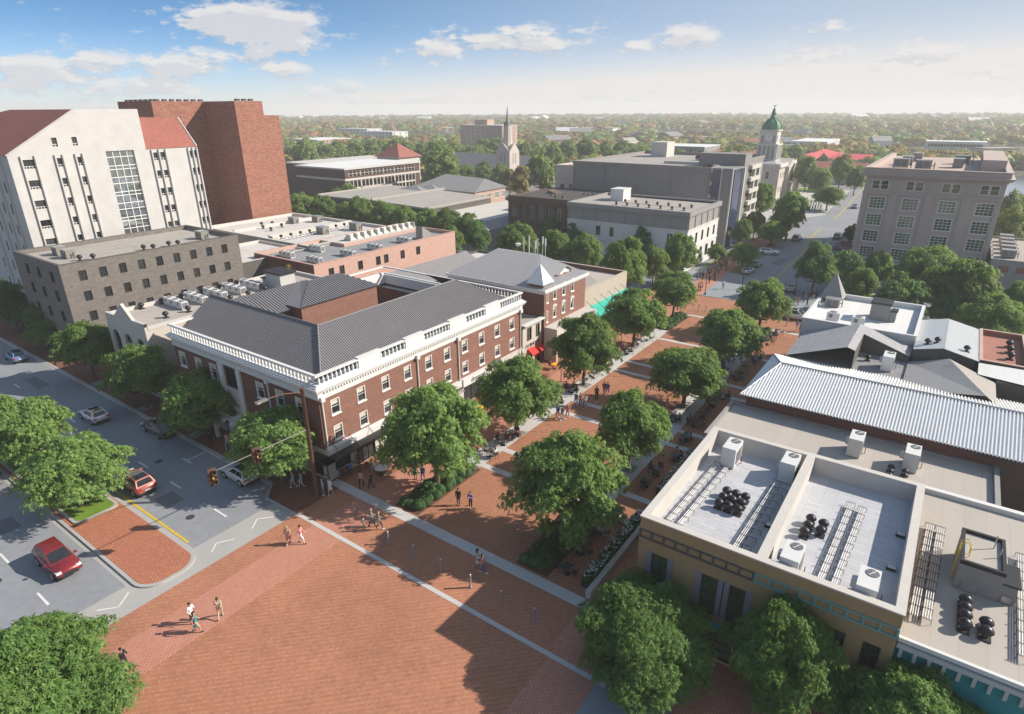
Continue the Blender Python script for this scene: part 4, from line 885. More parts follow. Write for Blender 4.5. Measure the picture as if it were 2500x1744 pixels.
# G terracotta roof
Gb=root('terracotta_roof_building','flat terracotta coloured roof with pinkish parapet and three vents','building',(7.2,79,0))
flat(Gb,5.2,9.2,73.4,84.7,8.35,7.85,'brickdark','terracotta','brickpink',(),(),.25,inner='terracotta')
# H, I grey hip and pale roof
Hb=root('grey_hip_building','grey felt hip roof with one pale slope beside the roof court','building',(3,67.8,0))
mb=MB(); mb.face([(-.65,67.,7.2),(-.65,72.1,7.2),(2.7,72.4,8.25),(5.75,63.9,8.25),(-.65,63.9,7.2)]); mb.build('roof',M['roof_slate'],Hb)
mb=MB(); mb.face([(2.7,72.4,8.25),(6.6,69.6,7.6),(6.6,63.9,7.6),(5.75,63.9,8.25)]); mb.build('pale_slope',M['roof_beige'],Hb)
mb=MB(); mb.box(-.5,6.5,67.15,69.4,0,7.1); mb.build('wall',M['darkwall'],Hb)
Ib=root('pale_lean_to','pale sheet lean-to roof over dark wall behind corrugated hall','building',(7.2,70,0))
mb=MB(); mb.face([(5.15,70.3,7.9),(9.4,69.4,7.9),(9.4,73.2,8.2),(5.15,72.9,8.2)]); mb.build('roof',M['roof_white'],Ib)
mb=MB(); mb.box(6.65,12,69.6,73.0,0,7.75); mb.build('wall',M['darkwall'],Ib)
# teal building
T=root('teal_building','teal fronted building with wide beige flat roof and white crenellated trim','building',(8,38,0))
mb=MB(); mb.box(2.3,16,30.7,47,0,6.75); mb.build('wall',M['tealwall'],T)
MB().face([(2.3,30.75,6.82),(16,30.75,6.82),(16,46.6,6.82),(2.3,46.6,6.82)]).build('roof',M['roof_beige'],T)
mb=MB(); mb.box(2.3,16,46.4,46.8,6.76,7.15); mb.box(2.3,16,30.55,30.75,6.7,6.95); mb.build('coping',M['white'],T)
mb=MB(); mb.box(2.3,16,30.45,30.69,6.35,6.6)
for i in range(22): x=2.45+.62*i; mb.box(x,x+.16,30.5,30.695,5.75,6.35)
mb.build('crenel_trim',M['shadewall'],T)
mb=MB(); mb.box(4.4,6.4,36.5,39.9,6.82,8.5); mb.box(6.41,7.1,36.6,38.4,6.82,8.0); mb.build('stair_head',M['greywall'],T)
mb=MB(); topring(mb,4.4,6.4,36.5,39.9,.14,8.5,8.75,.03); mb.face([(4.5,36.6,8.55),(6.3,36.6,8.55),(6.3,39.8,8.55),(4.5,39.8,8.55)]); mb.box(6.4,7.2,36.5,38.5,8.0,8.12); mb.build('stair_head_roof',M['metal_dark'],T)
MB().face([(4.56,36.66,8.57),(6.24,36.66,8.57),(6.24,39.74,8.57),(4.56,39.74,8.57)]).build('hatch_roof',M['roof_beige'],T)
mb=MB(); mb.box(4.7,5.4,36.45,36.499,6.9,7.35); mb.box(6.55,7.0,36.55,36.599,6.9,7.3); mb.build('louvre',M['galv'],T)
# stone corner block
S=root('stone_block','seven storey taupe stone corner block with heavy cornice and white gridded windows','building',(-4.5,140.2,0))
sx0,sx1,sy0,sy1=-15.45,6.45,140.3,187
bw=[(x,z,2.75,2.3) for x in (-12.75,-7.3,-1.4,4.25) for z in (13.4,10.15,6.95,3.8,.8)]
tw=[(x,17.05,1.3,1.7) for x in (-13.55,-12.05,-7.9,-6.4,-2.2,-.7,3.5,5.0)]
hS=[(x-w/2,x+w/2,z,z+h) for x,z,w,h in bw+tw]
mb=MB(); mb.wall('y',sy0,sx0,sx1,0,19.3,hS,-1,.25); mb.wall('x',sx1,sy0,sy1,0,19.3); mb.wall('x',sx0,sy0,sy1,0,19.3,(),-1); mb.wall('y',sy1,sx0,sx1,0,19.3)
mb.build('wall',M['stone'],S)
for x,z,w,h in bw: addwin(S,'grid','S',sy0,x,z,w,h,.22)
for x,z,w,h in tw: addwin(S,'pair','S',sy0,x,z,w,h,.22)
mb=MB()
for x in (sx0,-10.2,-4.4,1.4,sx1-.001): mb.box(max(sx0,x-.75),min(sx1,x+.75),sy0-.22,sy0-.005,0,16.2)
for x in (-10.1,-4.35,1.4): mb.box(x-.35,x+.35,sy0-.12,sy0-.005,16.6,19.)
mb.box(sx0-.1,sx1+.1,sy0-.3,sy0-.006,16.2,16.6)
mb.build('pier',M['stone'],S)
mb=MB()
for z0,z1,o in ((19.3,19.5,.25),(19.5,19.8,.75),(19.8,20.0,1.0),(20.0,20.9,.35),(20.9,21.05,.5)):
    mb.box(sx0-o,sx1+o,sy0-o,sy0+.5,z0,z1); mb.box(sx1-.5,sx1+o,sy0+.5,sy1,z0,z1); mb.box(sx0-o,sx0+.5,sy0+.5,sy1,z0,z1)
for x in np.arange(sx0-.2,sx1+.3,.5): mb.box(x,x+.25,sy0-.65,sy0-.25,19.3,19.5)
mb.build('cornice',M['stone'],S)
MB().face([(sx0+.5,sy0+.5,20.2),(sx1-.5,sy0+.5,20.2),(sx1-.5,sy1,20.3),(sx0+.5,sy1,20.3)]).build('roof',M['stoneroof'],S)
mb=MB(); mb.box(2.3,6.0,150,182,20.25,22.4); mb.build('penthouse',M['stone'],S)
# right low building
rl=root('low_green_building','low grey green pilastered building with rooftop units beside the stone block','building',(12,140,0))
flat(rl,6.9,40,133.5,158,7.3,7.0,'darkwall','roof_grey','greywall',(),[(8.2+2.4*i,9.6+2.4*i,5.2,6.3) for i in range(6)],.25,wallS='greenwall' if False else 'greywall')
M['rustpane']=plain('rust_panel',(.25,.11,.08),.8)
for i in range(6):
    mb=MB(); mb.box(8.2+2.4*i,9.6+2.4*i,133.55,133.62,5.2,6.3); mb.build('panel',M['rustpane'],rl)
    mb=MB(); mb.tube((8.9+2.4*i,133.49,3.9),(8.9+2.4*i,133.40,3.9),.85,.85,16); mb.build('arch_hood',M['greywall'],rl)
# ================================================================== city hall
ch=root('city_hall','pale classical city hall with clock tower and green copper dome beside the avenue','building',(-64,258,0))
mb=MB()
hE=[(y-.6,y+.6,z,z+2.2) for y in (249,251.8,254.4,268,270.5) for z in (2,7)]
hS=[(x-.7,x+.7,7,9.6) for x in (-72,-68.2,-59.5)]+[(x-.7,x+.7,2,4.6) for x in (-72,-68.2,-59.5)]
mb.wall('x',-55.4,246.4,272,0,10.8,hE,1,.25); mb.wall('y',246.4,-76,-55.4,0,10.8,hS,-1,.25); mb.wall('y',272,-76,-55.4,0,10.8); mb.box(-55.4,-54.2,256,266,0,10.8); mb.build('wall',M['limestone'],ch)
for a,b,c,d in hE: addwin(ch,'pair','E',-55.4,(a+b)/2,c,b-a,d-c,.22)
for a,b,c,d in hS: addwin(ch,'pair','S',246.4,(a+b)/2,c,b-a,d-c,.22)
mb=MB(); ring(mb,10.8,11.2,.3,-76,-55.4,246.4,272); ring(mb,11.2,11.5,.7,-76,-55.4,246.4,272); ring(mb,11.5,12.4,.2,-76,-55.4,246.4,272,.3)
mb.raw([(-54.2,255.6,10.8),(-54.2,266.4,10.8),(-54.2,261,13.6),(-60,255.6,10.8),(-60,266.4,10.8),(-60,261,13.6)],[(0,1,2),(0,2,5,3),(1,4,5,2)]); mb.build('cornice',M['offwhite'],ch)
mb=MB(); hip(mb,-75.5,-56,247,271.5,11.5,14.2,'x',6,6); mb.build('roof',M['shingle'],ch)
mb=MB(); mb.box(-54.2,-51.6,256.5,265.5,5.2,5.6)
for y in np.arange(256.6,265.5,.5): mb.box(-51.75,-51.6,y,y+.2,5.6,6.3)
mb.box(-51.8,-51.6,256.5,265.5,6.3,6.45); mb.build('balcony',M['offwhite'],ch)
mb=MB()
for y in (257,259.5,262.5,265): mb.tube((-52,y,0),(-52,y,5.2),.32,.28,10)
mb.build('column',M['offwhite'],ch)
mb=MB()
for i in range(5): mb.box(-52.2,-46.0-i*1.1 if i else -45.6,254.5+.2*i,264-.2*i,.4*i,.4*i+.4)
mb.build('steps',M['conc'],ch)
tx,ty=-63.,258.
mb=MB(); mb.box(tx-3.6,tx+3.6,ty-3.6,ty+3.6,11.5,18.6); mb.box(tx-3.0,tx+3.0,ty-3.0,ty+3.0,18.6,23.7)
for s_,z0,z1 in ((3.9,12.8,13.2),(4.0,18.3,18.8),(3.35,23.3,23.8)): mb.box(tx-s_,tx+s_,ty-s_,ty+s_,z0,z1)
for u in (-3.2,-1.6,0,1.6,3.2):
    mb.box(tx+u-.25,tx+u+.25,ty-3.85,ty-3.59,13.2,18.3); mb.box(tx+3.59,tx+3.85,ty+u-.25,ty+u+.25,13.2,18.3)
mb.build('clock_tower',M['offwhite'],ch)
mb=MB()
for u in (-2.4,-.8,.8,2.4): mb.box(tx+u-.5,tx+u+.5,ty-3.66,ty-3.58,13.4,18.); mb.box(tx+3.58,tx+3.66,ty+u-.5,ty+u+.5,13.4,18.)
for u in (-2.1,2.1): mb.box(tx+u-.45,tx+u+.45,ty-3.06,ty-2.95,19.4,21.8); mb.box(tx+2.95,tx+3.06,ty+u-.45,ty+u+.45,19.4,21.8)
mb.build('louvre',M['greywall'],ch)
mb=MB(); mb.tube((tx,ty-2.99,21.2),(tx,ty-3.12,21.2),1.0,1.0,18); mb.tube((tx+2.99,ty,21.2),(tx+3.12,ty,21.2),1.0,1.0,18); mb.build('clock_face',M['white'],ch)
mb=MB(); mb.box(tx-.06,tx+.06,ty-3.16,ty-3.125,21.1,22.0); mb.box(tx-.05,tx+.55,ty-3.16,ty-3.125,21.14,21.25); mb.build('clock_hand',M['metal_black'],ch)
mb=MB(); mb.lathe((tx,ty,23.8),[(3.5,0),(3.45,.5),(3.2,1.5),(2.65,2.5),(1.9,3.3),(1.15,3.8),(1.1,4.1),(1.25,4.2),(.95,4.4),(.75,5.6),(.95,5.8),(.65,6.0),(.55,6.9),(.3,7.3),(.08,7.7),(.05,8.2)],16)
for i in range(8):
    a=2*pi*i/8; pr=[(3.5,0),(3.5,.6),(3.25,1.55),(2.7,2.55),(1.95,3.36),(1.15,3.86)]
    mb.path([(tx+r*cos(a),ty+r*sin(a),23.8+z) for r,z in pr],.12,5)
mb.build('dome',M['copper'],ch)
mb=MB(); mb.raw([(tx-.95,ty,32.3),(tx-.2,ty-.1,31.9),(tx,ty,31.7),(tx+.2,ty+.1,31.9),(tx+.95,ty,32.35),(tx,ty,32.1),(tx,ty-.3,32.2)],[(0,1,5),(5,3,4),(1,2,5),(2,3,5),(5,6,1)]); mb.tube((tx,ty,31.5),(tx,ty,32.3),.12,.1,6); mb.build('eagle',M['copper'],ch)
# ================================================================== church
cu=root('church','grey church with tall pointed steeple and slate nave roof among trees','church',(-175,245,0))
mb=MB(); mb.box(-212,-163,240.5,256.5,0,5.6); mb.face([(-162.98,240.5,5.6),(-162.98,256.5,5.6),(-162.98,248.5,11.2)]); mb.box(-166,-156,243,254,0,4.6); mb.face([(-155.98,243,4.6),(-155.98,254,4.6),(-155.98,248.5,9.2)]); mb.build('wall',M['offwhite'],cu)
mb=MB(); mb.face([(-213,239.6,5.3),(-162.6,239.6,5.3),(-162.6,248.5,11.4),(-213,248.5,11.4)]); mb.face([(-213,257.4,5.3),(-162.6,257.4,5.3),(-162.6,248.5,11.4),(-213,248.5,11.4)]); mb.face([(-166,242.4,4.3),(-155.6,242.4,4.3),(-155.6,248.5,9.5),(-166,248.5,9.5)]); mb.face([(-166,254.6,4.3),(-155.6,254.6,4.3),(-155.6,248.5,9.5),(-166,248.5,9.5)]); mb.build('roof',M['shingle_d'],cu)
sx,sy=-171.,237.5
mb=MB(); mb.box(sx-3.8,sx+3.8,sy-3.8,sy+3.8,0,13.6)
for dx,dy in ((0,-3.8),(3.8,0),(0,3.8),(-3.8,0)):
    if dx==0: mb.raw([(sx-3.8,sy+dy,13.6),(sx+3.8,sy+dy,13.6),(sx,sy+dy,17.6),(sx,sy,15.5)],[(0,1,2),(0,2,3),(1,3,2)])
    else: mb.raw([(sx+dx,sy-3.8,13.6),(sx+dx,sy+3.8,13.6),(sx+dx,sy,17.6),(sx,sy,15.5)],[(0,1,2),(0,2,3),(1,3,2)])
mb.build('bell_tower',M['limestone'],cu)
mb=MB(); mb.lathe((sx,sy,13.6),[(2.9,0),(2.0,4),(1.75,10),(1.7,11.3)],8,0,False); mb.build('belfry',M['limestone'],cu)
mb=MB()
for i in range(8):
    a=2*pi*i/8; b=2*pi*(i+1)/8; mb.face([(sx+1.75*cos(a),sy+1.75*sin(a),24.6),(sx+1.75*cos(b),sy+1.75*sin(b),24.6),(sx+1.3*cos((a+b)/2),sy+1.3*sin((a+b)/2),26.6)])
mb.lathe((sx,sy,24.6),[(1.6,0),(.55,2.6),(.06,8.4)],8,0,False); mb.build('spire',M['deck'],cu)
mb=MB(); mb.tube((-155.99,248.5,5.2),(-155.9,248.5,5.2),1.5,1.5,12); mb.box(-155.99,-155.9,247,250,1,5.2); mb.build('arched_window',M['glass'],cu)
mb=MB()
for z in (14.5,):
    for dx in (-1,1): mb.box(sx+dx-.35,sx+dx+.35,sy-3.86,sy-3.79,8.5,13)
    for dy in (-1,1): mb.box(sx+3.79,sx+3.86,sy+dy-.35,sy+dy+.35,8.5,13)
mb.build('lancet_louvre',M['greywall'],cu)
# ================================================================== brick garage with red pyramid
ga=root('brick_garage','dark brick parking garage with open white framed levels and small orange pyramid roof','building',(-192,168,0))
hE=[(151+5.6*i+j*1.75,152.5+5.6*i+j*1.75,z,z+1.6) for i in range(6) for j in range(3) for z in (9.6,)]
hE+=[(151+5.6*i+j*1.75,152.5+5.6*i+j*1.75,z,z+1.7) for i in range(6) for j in range(3) for z in (.6,3.2,5.9)]
mb=MB(); mb.wall('x',-178,149,187,0,11.9,hE,1,.5); mb.wall('y',149,-205,-178,0,11.9,(),-1); mb.wall('x',-205,149,187,0,11.9,(),-1); mb.wall('y',187,-205,-178,0,11.9); mb.box(-221,-205.02,156,200,0,11.9); mb.build('wall',M['brickdark'],ga)
mb=MB(); mb.box(-205.3,-177.6,148.7,187.3,11.9,12.4); mb.box(-221.3,-205.31,155.7,200,11.9,12.4); mb.box(-205.1,-177.8,148.8,148.99,8.2,8.9); mb.box(-177.98,-177.8,149,187,8.2,8.9)
for z in (.2,2.6,5.2): mb.box(-177.98,-177.75,150.5,184,z,z+.45)
mb.build('string_course',M['offwhite'],ga)
mb=MB()
for i in range(6):
    for j in range(4): y=150.7+5.6*i+j*1.78; mb.box(-177.98,-177.8,y-.12,y+.12,.6,8.2); mb.box(-178.2,-177.9,y-.08,y+.08,9.6,11.2)
    mb.box(-178.15,-178.05,150.7+5.6*i,156+5.6*i,10.35,10.5)
mb.build('frame',M['offwhite'],ga)
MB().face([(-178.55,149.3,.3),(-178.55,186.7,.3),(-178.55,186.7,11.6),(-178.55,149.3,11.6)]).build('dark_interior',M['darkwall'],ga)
MB().face([(-205.3,148.7,12.42),(-177.6,148.7,12.42),(-177.6,187.3,12.42),(-205.3,187.3,12.42)]).build('roof',M['roof_white'],ga)
mb=MB(); mb.box(-203,-190,188,200,0,13.2); mb.build('corner_turret',M['offwhite'],ga)
mb=MB(); mb.raw([(-204,187.2,13.2),(-189.2,187.2,13.2),(-189.2,201,13.2),(-204,201,13.2),(-196.6,194,18.6)],[(0,1,4),(1,2,4),(2,3,4),(3,0,4)]); mb.build('pyramid_roof',M['tile_red'],ga)
# ================================================================== other mid distance blocks
gr=root('grey_warehouse','sprawling low warehouse with several flat grey felt roofs','building',(-134,134,0))
mb=MB(); mb.box(-155.5,-132.8,120,150,0,7.7); mb.box(-132.7,-112,120,147,0,7.4); mb.build('wall',M['darkwall'],gr)
mb=MB(); mb.prism([(-155.8,119.7),(-132.8,119.7),(-132.8,150),(-155.8,150)],7.7,[8.1,8.3,8.3,8.1]); mb.prism([(-132.7,119.7),(-111.7,119.7),(-111.7,147),(-132.7,147)],7.4,[8.4,7.8,7.8,8.4]); mb.box(-133.1,-132.5,119.6,150,8.2,8.8); mb.box(-156,-155.6,119.6,150,8.0,8.5); mb.box(-111.9,-111.5,119.6,147,7.7,8.1); mb.build('roof',M['roof_grey'],gr)
for i,y in enumerate((143,146)):
    mb=MB(); mb.raw([(-146+4*i,y,8.2),(-136+4*i,y,8.2),(-136+4*i,y+3,8.2),(-146+4*i,y+3,8.2),(-141+4*i,y+3,9.6)],[(0,1,4),(1,2,4),(3,0,4)]); mb.build('roof_gable',M['roof_slate'],gr)
pl=root('pale_roof_hall','low hall with large sunlit pale roof next to the arcaded building','building',(-105,137,0))
mb=MB(); mb.prism([(-117.5,121.5),(-94.6,121.5),(-94.6,154),(-111.5,154),(-111.5,148),(-117.5,148)],0,6.0,0,1); mb.build('wall',[M['darkwall'],M['offwhite']],pl)
mb=MB(); mb.face([(-94.6,117,6.0),(-90.5,117,4.6),(-90.5,140,4.6),(-94.6,140,6.0)]); mb.box(-94.6,-90.6,117.2,140,0,4.5); mb.build('lean_to',M['roof_slate'],pl)
hb2=root('brick_gable_house','low brick building with broad dark grey pitched roof in front of the church','building',(-137,165,0))
mb=MB(); mb.wall('x',-124.2,155,171,0,7.4,[(157+4*i,159.4+4*i,4.4,6.4) for i in range(4)],1,.2); mb.wall('y',155,-150,-124.2,0,7.4,(),-1); mb.box(-150,-125,155.5,171,0,7.2); mb.build('wall',M['brickpink'],hb2)
for i in range(4): addwin(hb2,'grid','E',-124.2,158.2+4*i,4.4,2.4,2.,.15)
mb=MB(); mb.face([(-151,154.4,7.4),(-123.8,154.4,7.4),(-132,170,9.8),(-151,172,10.2)]); mb.face([(-123.8,154.4,7.4),(-123.8,172,7.4),(-132,170,9.8)]); mb.face([(-123.8,172,7.4),(-151,172,10.2),(-132,170,9.8)]); mb.build('roof',M['shingle_d'],hb2)
mb=MB(); mb.box(-150.8,-123.9,154.5,154.9,7.1,7.38); mb.build('eave',M['offwhite'],hb2)
ap=root('brick_apartment_block','ten storey pinkish brick apartment block beyond the steeple','building',(-282,368,0))
ax2=[-299+4.6*i for i in range(8)]; az=[2.2+2.25*i for i in range(8)]
hS=[(x-.75,x+.75,z,z+1.15) for x in ax2 for z in az]; hE=[(y-.75,y+.75,z,z+1.15) for y in (364,369,374) for z in az]
mb=MB(); mb.wall('y',360,-301,-263.5,0,20.3,hS,-1,.3); mb.wall('x',-263.5,360,378,0,20.3,hE,1,.3); mb.wall('y',378,-301,-263.5,0,20.3); mb.wall('x',-301,360,378,0,20.3,(),-1); mb.box(-292,-281,366,374,20.5,24.2); mb.build('wall',M['bricktan'],ap)
mb=MB(); mb.box(-301.3,-263.2,359.7,378.3,20.3,20.8); mb.build('roof',M['offwhite'],ap)
for a,b,c,d in hS: addwin(ap,'pair','S',360,(a+b)/2,c,b-a,d-c,.25)
for a,b,c,d in hE: addwin(ap,'pair','E',-263.5,(a+b)/2,c,b-a,d-c,.25)
def simple(name,label,x0,x1,y0,y1,h,wall,roof,nE=0,nS=0,rows=1,cat='building'):
    r=root(name,label,cat,((x0+x1)/2,(y0+y1)/2,0)); zs=[h*(k+.35)/rows for k in range(rows)]; wh=h/rows*.4
    HS=[(x-.8,x+.8,z,z+wh) for x in (np.linspace(x0+2.5,x1-2.5,nS) if nS else []) for z in zs]; HE=[(y-.8,y+.8,z,z+wh) for y in (np.linspace(y0+2.5,y1-2.5,nE) if nE else []) for z in zs]
    mb=MB(); mb.wall('y',y0,x0,x1,0,h,HS,-1,.3); mb.wall('x',x1,y0,y1,0,h,HE,1,.3); mb.wall('y',y1,x0,x1,0,h); mb.wall('x',x0,y0,y1,0,h,(),-1); mb.build('wall',M[wall],r)
    mb=MB(); mb.box(x0-.2,x1+.2,y0-.2,y1+.2,h,h+.35); mb.build('roof',M[roof],r)
    for q in HS: addwin(r,'plain','S',y0,(q[0]+q[1])/2,q[2],1.6,wh,.25)
    for q in HE: addwin(r,'plain','E',x1,(q[0]+q[1])/2,q[2],1.6,wh,.25)
    return r
simple('far_brick_block','long low tan brick block with white roof among far trees at left',-503,-465,363,402,6.6,'bricktan','roof_white',9,9,2)
simple('white_apartment','white three storey apartment house, nearer one of the far pair',-530,-482,470,492,9.5,'white','roof_pale',3,9,3)
simple('white_apartment','white apartment house with gabled end, farther left of the far pair',-600,-552,500,522,10.5,'white','roof_pale',3,8,3)
simple('far_white_block','long white far building with a row of tall windows above the stone block',-26.2,7.4,520,538,9.2,'white','roof_white',2,17,2)
simple('civic_hall','big white civic hall with flat roof behind the red roofs',-112,-87,521,575,7.2,'white','roof_white',9,5,2)
simple('civic_hall','low white annexe with flat roof left of the civic hall',-150,-113,560,600,5,'white','roof_white',4,5,1)
simple('far_office','wide pale office roof beyond the parking deck',-140,-111,326,350,12.6,'greywall','roof_white',2,6,2)
simple('far_office','reddish roofed hall to the left of the clock tower',-107,-82,318,350,10.5,'brickpink','tile_red',3,5,2)
def gable(name,label,x0,x1,y0,y1,h,hr,wall,roof,axis='x'):
    r=root(name,label,'building',((x0+x1)/2,(y0+y1)/2,0)); mb=MB(); mb.box(x0,x1,y0,y1,0,h); mb.build('wall',M[wall],r)
    mb=MB(); hip(mb,x0-.5,x1+.5,y0-.5,y1+.5,h,hr,axis,0,0); mb.build('roof',M[roof],r); return r
M['redmetal']=plain('red_roof_metal',(.50,.07,.075),.55,var=.1,scale=.5)
gable('red_roof_hall','hall with bright red roof, larger one behind city hall',-82,-64,378,440,4.6,7.2,'offwhite','redmetal','y')
gable('red_roof_hall','hall with bright red roof, lower one right of the larger hall',-62,-45,395,430,4.4,6.6,'offwhite','redmetal','x')
hs=gable('red_tile_church','small white church with red tile roof by the end of the avenue',-58,-36,312,330,5.4,8.6,'offwhite','tile_red','x')
mb=MB(); mb.box(-47,-46,309.5,310.5,0,5); mb.box(-42,-41,309.5,310.5,0,5); mb.box(-48,-40,309,311.6,5,5.6); mb.build('porch',M['white'],hs)
# scattered far houses
HM=['white','offwhite','greywall','bricktan','cream']; HR=['roof_grey','shingle_d','tile_red','roof_white','roof_slate']
hr=random.Random(11); proto={}
def house(x,y,k,s,rz):
    if k not in proto:
        r=root('far_house','small pale house scattered among the far woodland trees','house',(0,0,0),0,'houses in the far woodland')
        mb=MB(); w,d,h=(9,7,3.4) if k%2 else (15,9,4.2); mb.box(-w/2,w/2,-d/2,d/2,0,h); mb.build('wall',M[HM[k%5]],r)
        mb=MB()
        if k%3: hip(mb,-w/2-.4,w/2+.4,-d/2-.4,d/2+.4,h,h+2.4,'x',0,0)
        else: mb.box(-w/2-.3,w/2+.3,-d/2-.3,d/2+.3,h,h+.4)
        mb.build('roof',M[HR[(k*2)%5]],r); proto[k]=r; o=r
    else: o=copy_tree(proto[k])
    o.location=(x,y,-.1); o.rotation_euler=(0,0,rz); o.scale=(s,s,s)
HOUSES=[]
for i in range(120):
    a=YAW+hr.uniform(-.80,.72); d=420*(1900/420)**(hr.random()**.8); x,y=d*sin(a),d*cos(a)
    if -560<x<-440 and 340<y<540: continue
    if x>8 and y<440: continue
    house(x,y,i%10,1.1+d/1500,hr.uniform(0,3)); HOUSES.append((x,y))
# ================================================================== foliage
def leafmat(name,dark,light,tip,trans=.44,rough=.55,hue=.10):
    m=bpy.data.materials.new(name); m.use_nodes=True; nt=m.node_tree; nt.nodes.clear()
    out=nt.nodes.new('ShaderNodeOutputMaterial'); b=nt.nodes.new('ShaderNodeBsdfPrincipled'); t=nt.nodes.new('ShaderNodeBsdfTranslucent'); mx=nt.nodes.new('ShaderNodeMixShader')
    a=nt.nodes.new('ShaderNodeAttribute'); a.attribute_name='lv'; lv=X(nt,a.outputs['Fac'])
    oi=nt.nodes.new('ShaderNodeObjectInfo'); rn=X(nt,oi.outputs['Random'])
    col=mix(nt,lv,dark,light); col=mix(nt,((lv-.82)*5.).clamp(),col,tip); col=shade(nt,col,rn*(2*hue*2.)+(1.-hue*2.))
    x,y,z,v=xyz(nt); col=shade(nt,col,(noise(nt,v,.55,3)-.5)*.7+1.)
    nt.links.new(col,b.inputs['Base Color']); b.inputs['Roughness'].default_value=rough; b.inputs['Specular IOR Level'].default_value=.25
    tc=mix(nt,.5,col,(.36,.44,.05)); nt.links.new(tc,t.inputs['Color'])
    mx.inputs[0].default_value=trans; nt.links.new(b.outputs[0],mx.inputs[1]); nt.links.new(t.outputs[0],mx.inputs[2]); nt.links.new(mx.outputs[0],out.inputs[0]); MATS[name]=m; return m
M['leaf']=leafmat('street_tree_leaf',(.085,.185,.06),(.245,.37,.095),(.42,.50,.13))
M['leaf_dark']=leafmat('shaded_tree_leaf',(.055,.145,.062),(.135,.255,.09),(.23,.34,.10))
M['leaf_ash']=leafmat('ash_leaf',(.075,.165,.045),(.20,.335,.085),(.33,.44,.12))
M['leaf_far']=leafmat('far_leaf',(.11,.18,.055),(.25,.34,.095),(.36,.42,.12),.25)
M['leaf_olive']=leafmat('olive_leaf',(.16,.14,.06),(.30,.235,.09),(.38,.29,.11),.2)
M['leaf_gold']=leafmat('golden_leaf',(.27,.18,.06),(.46,.31,.10),(.55,.37,.12),.2)
M['leaf_rust']=leafmat('rust_leaf',(.25,.13,.065),(.40,.21,.10),(.46,.26,.12),.2)
M['shrub']=leafmat('shrub_leaf',(.028,.085,.028),(.085,.17,.05),(.14,.23,.07),.2)
M['bark']=plain('bark',(.105,.075,.055),.95,var=.3,scale=3.,streak=.2)
M['flower']=plain('white_petal',(.60,.58,.62),.7,var=.1)
def quads_mesh(name,V,lv,mat,extra=None):
    """V: (n,4,3) quads, lv per quad"""
    n=len(V); me=bpy.data.meshes.new(name); me.vertices.add(4*n); me.vertices.foreach_set('co',V.reshape(-1).astype(np.float32))
    me.loops.add(4*n); me.loops.foreach_set('vertex_index',np.arange(4*n,dtype=np.int32)); me.polygons.add(n); me.polygons.foreach_set('loop_start',np.arange(0,4*n,4,dtype=np.int32))
    me.update(calc_edges=True); at_=me.attributes.new('lv','FLOAT','POINT'); at_.data.foreach_set('value',np.repeat(lv,4).astype(np.float32)); me.materials.append(mat); return me
def norm(a): return a/np.maximum(np.linalg.norm(a,axis=-1,keepdims=True),1e-9)
def rosettes(rs,P,N,L,wid,k,droop):
    """k leaflets radiating from each point P about normal N"""
    n=len(P); t=norm(np.cross(N,norm(rs.normal(size=(n,3))))); b=np.cross(N,t); qs=[]; ls=[]
    base=rs.random(n)
    for i in range(k):
        a=2*pi*i/k+rs.uniform(-.35,.35,n); r=t*np.cos(a)[:,None]+b*np.sin(a)[:,None]; s=-t*np.sin(a)[:,None]+b*np.cos(a)[:,None]
        l=(L*rs.uniform(.65,1.2,n))[:,None]; dz=np.array([0,0,-1.])*l*droop*rs.uniform(.3,1.3,n)[:,None]
        mid=P+r*l*.5+N*l*.12; tip=P+r*l+dz
        qs.append(np.stack([P,mid-s*wid*l,tip,mid+s*wid*l],1)); ls.append(np.clip(base*.55+rs.random(n)*.45,0,1))
    return np.concatenate(qs),np.concatenate(ls)
def crown(seed,Rh,Rv,zc,nlobe,per,L,wid=.26,k=5,droop=.45,lobe=.42,flat=.55,inner=.12):
    """leaf layers: flattened irregular sprays scattered through a dome, each topped with leaf rosettes"""
    rs=np.random.RandomState(seed); A=np.array([Rh,Rh,Rv]); C=[]
    bump_=rs.normal(size=(7,3)); bump_=norm(bump_); amp=rs.uniform(-.16,.16,7)
    for i in range(nlobe):
        z=1-1.8*(i+.5)/nlobe; a=i*2.39996+rs.uniform(-.5,.5); q=sqrt(max(0,1-z*z)); d=np.array([q*cos(a),q*sin(a),z])
        C.append(d*(rs.uniform(.58,.93) if rs.random()<.8 else rs.uniform(.25,.6))*(1+float(np.sum(amp*np.clip(bump_@d,0,1)**3))))
    C=np.array(C)*A; C[:,:2]*=(1.10-.24*(C[:,2]/Rv))[:,None]; r=Rh*lobe*rs.uniform(.55,1.45,nlobe); P=[];N=[]
    for i in range(nlobe):
        m=int(per*min(1.6,(r[i]/(Rh*lobe))**1.3)); d=norm(rs.normal(size=(m*2,3))); d=d[d[:,2]>-.30][:m]
        o=norm(C[i]*np.array([1,1,.3])); st=np.eye(3)+.35*np.outer(o,o)
        p=C[i]+(d*np.array([1,1,flat])*r[i]*(rs.uniform(.35,1.22,len(d))**.8)[:,None])@st
        p[:,2]-=.22*((p[:,:2]-C[i][:2])**2).sum(1)/r[i]
        P.append(p); N.append(norm(d*.45+o*.25+np.array([0,0,.62])+rs.normal(size=(len(d),3))*.55))
    m=int(nlobe*per*inner); d=norm(rs.normal(size=(m,3)))*(rs.random(m)**.5)[:,None]*.72; P.append(d*A); N.append(norm(rs.normal(size=(m,3))+np.array([0,0,.6])))
    P=np.concatenate(P); N=np.concatenate(N); Q,lv=rosettes(rs,P,N,L,wid,k,droop)
    Q[:,:,2]+=zc; return Q,lv,C+np.array([0,0,zc])
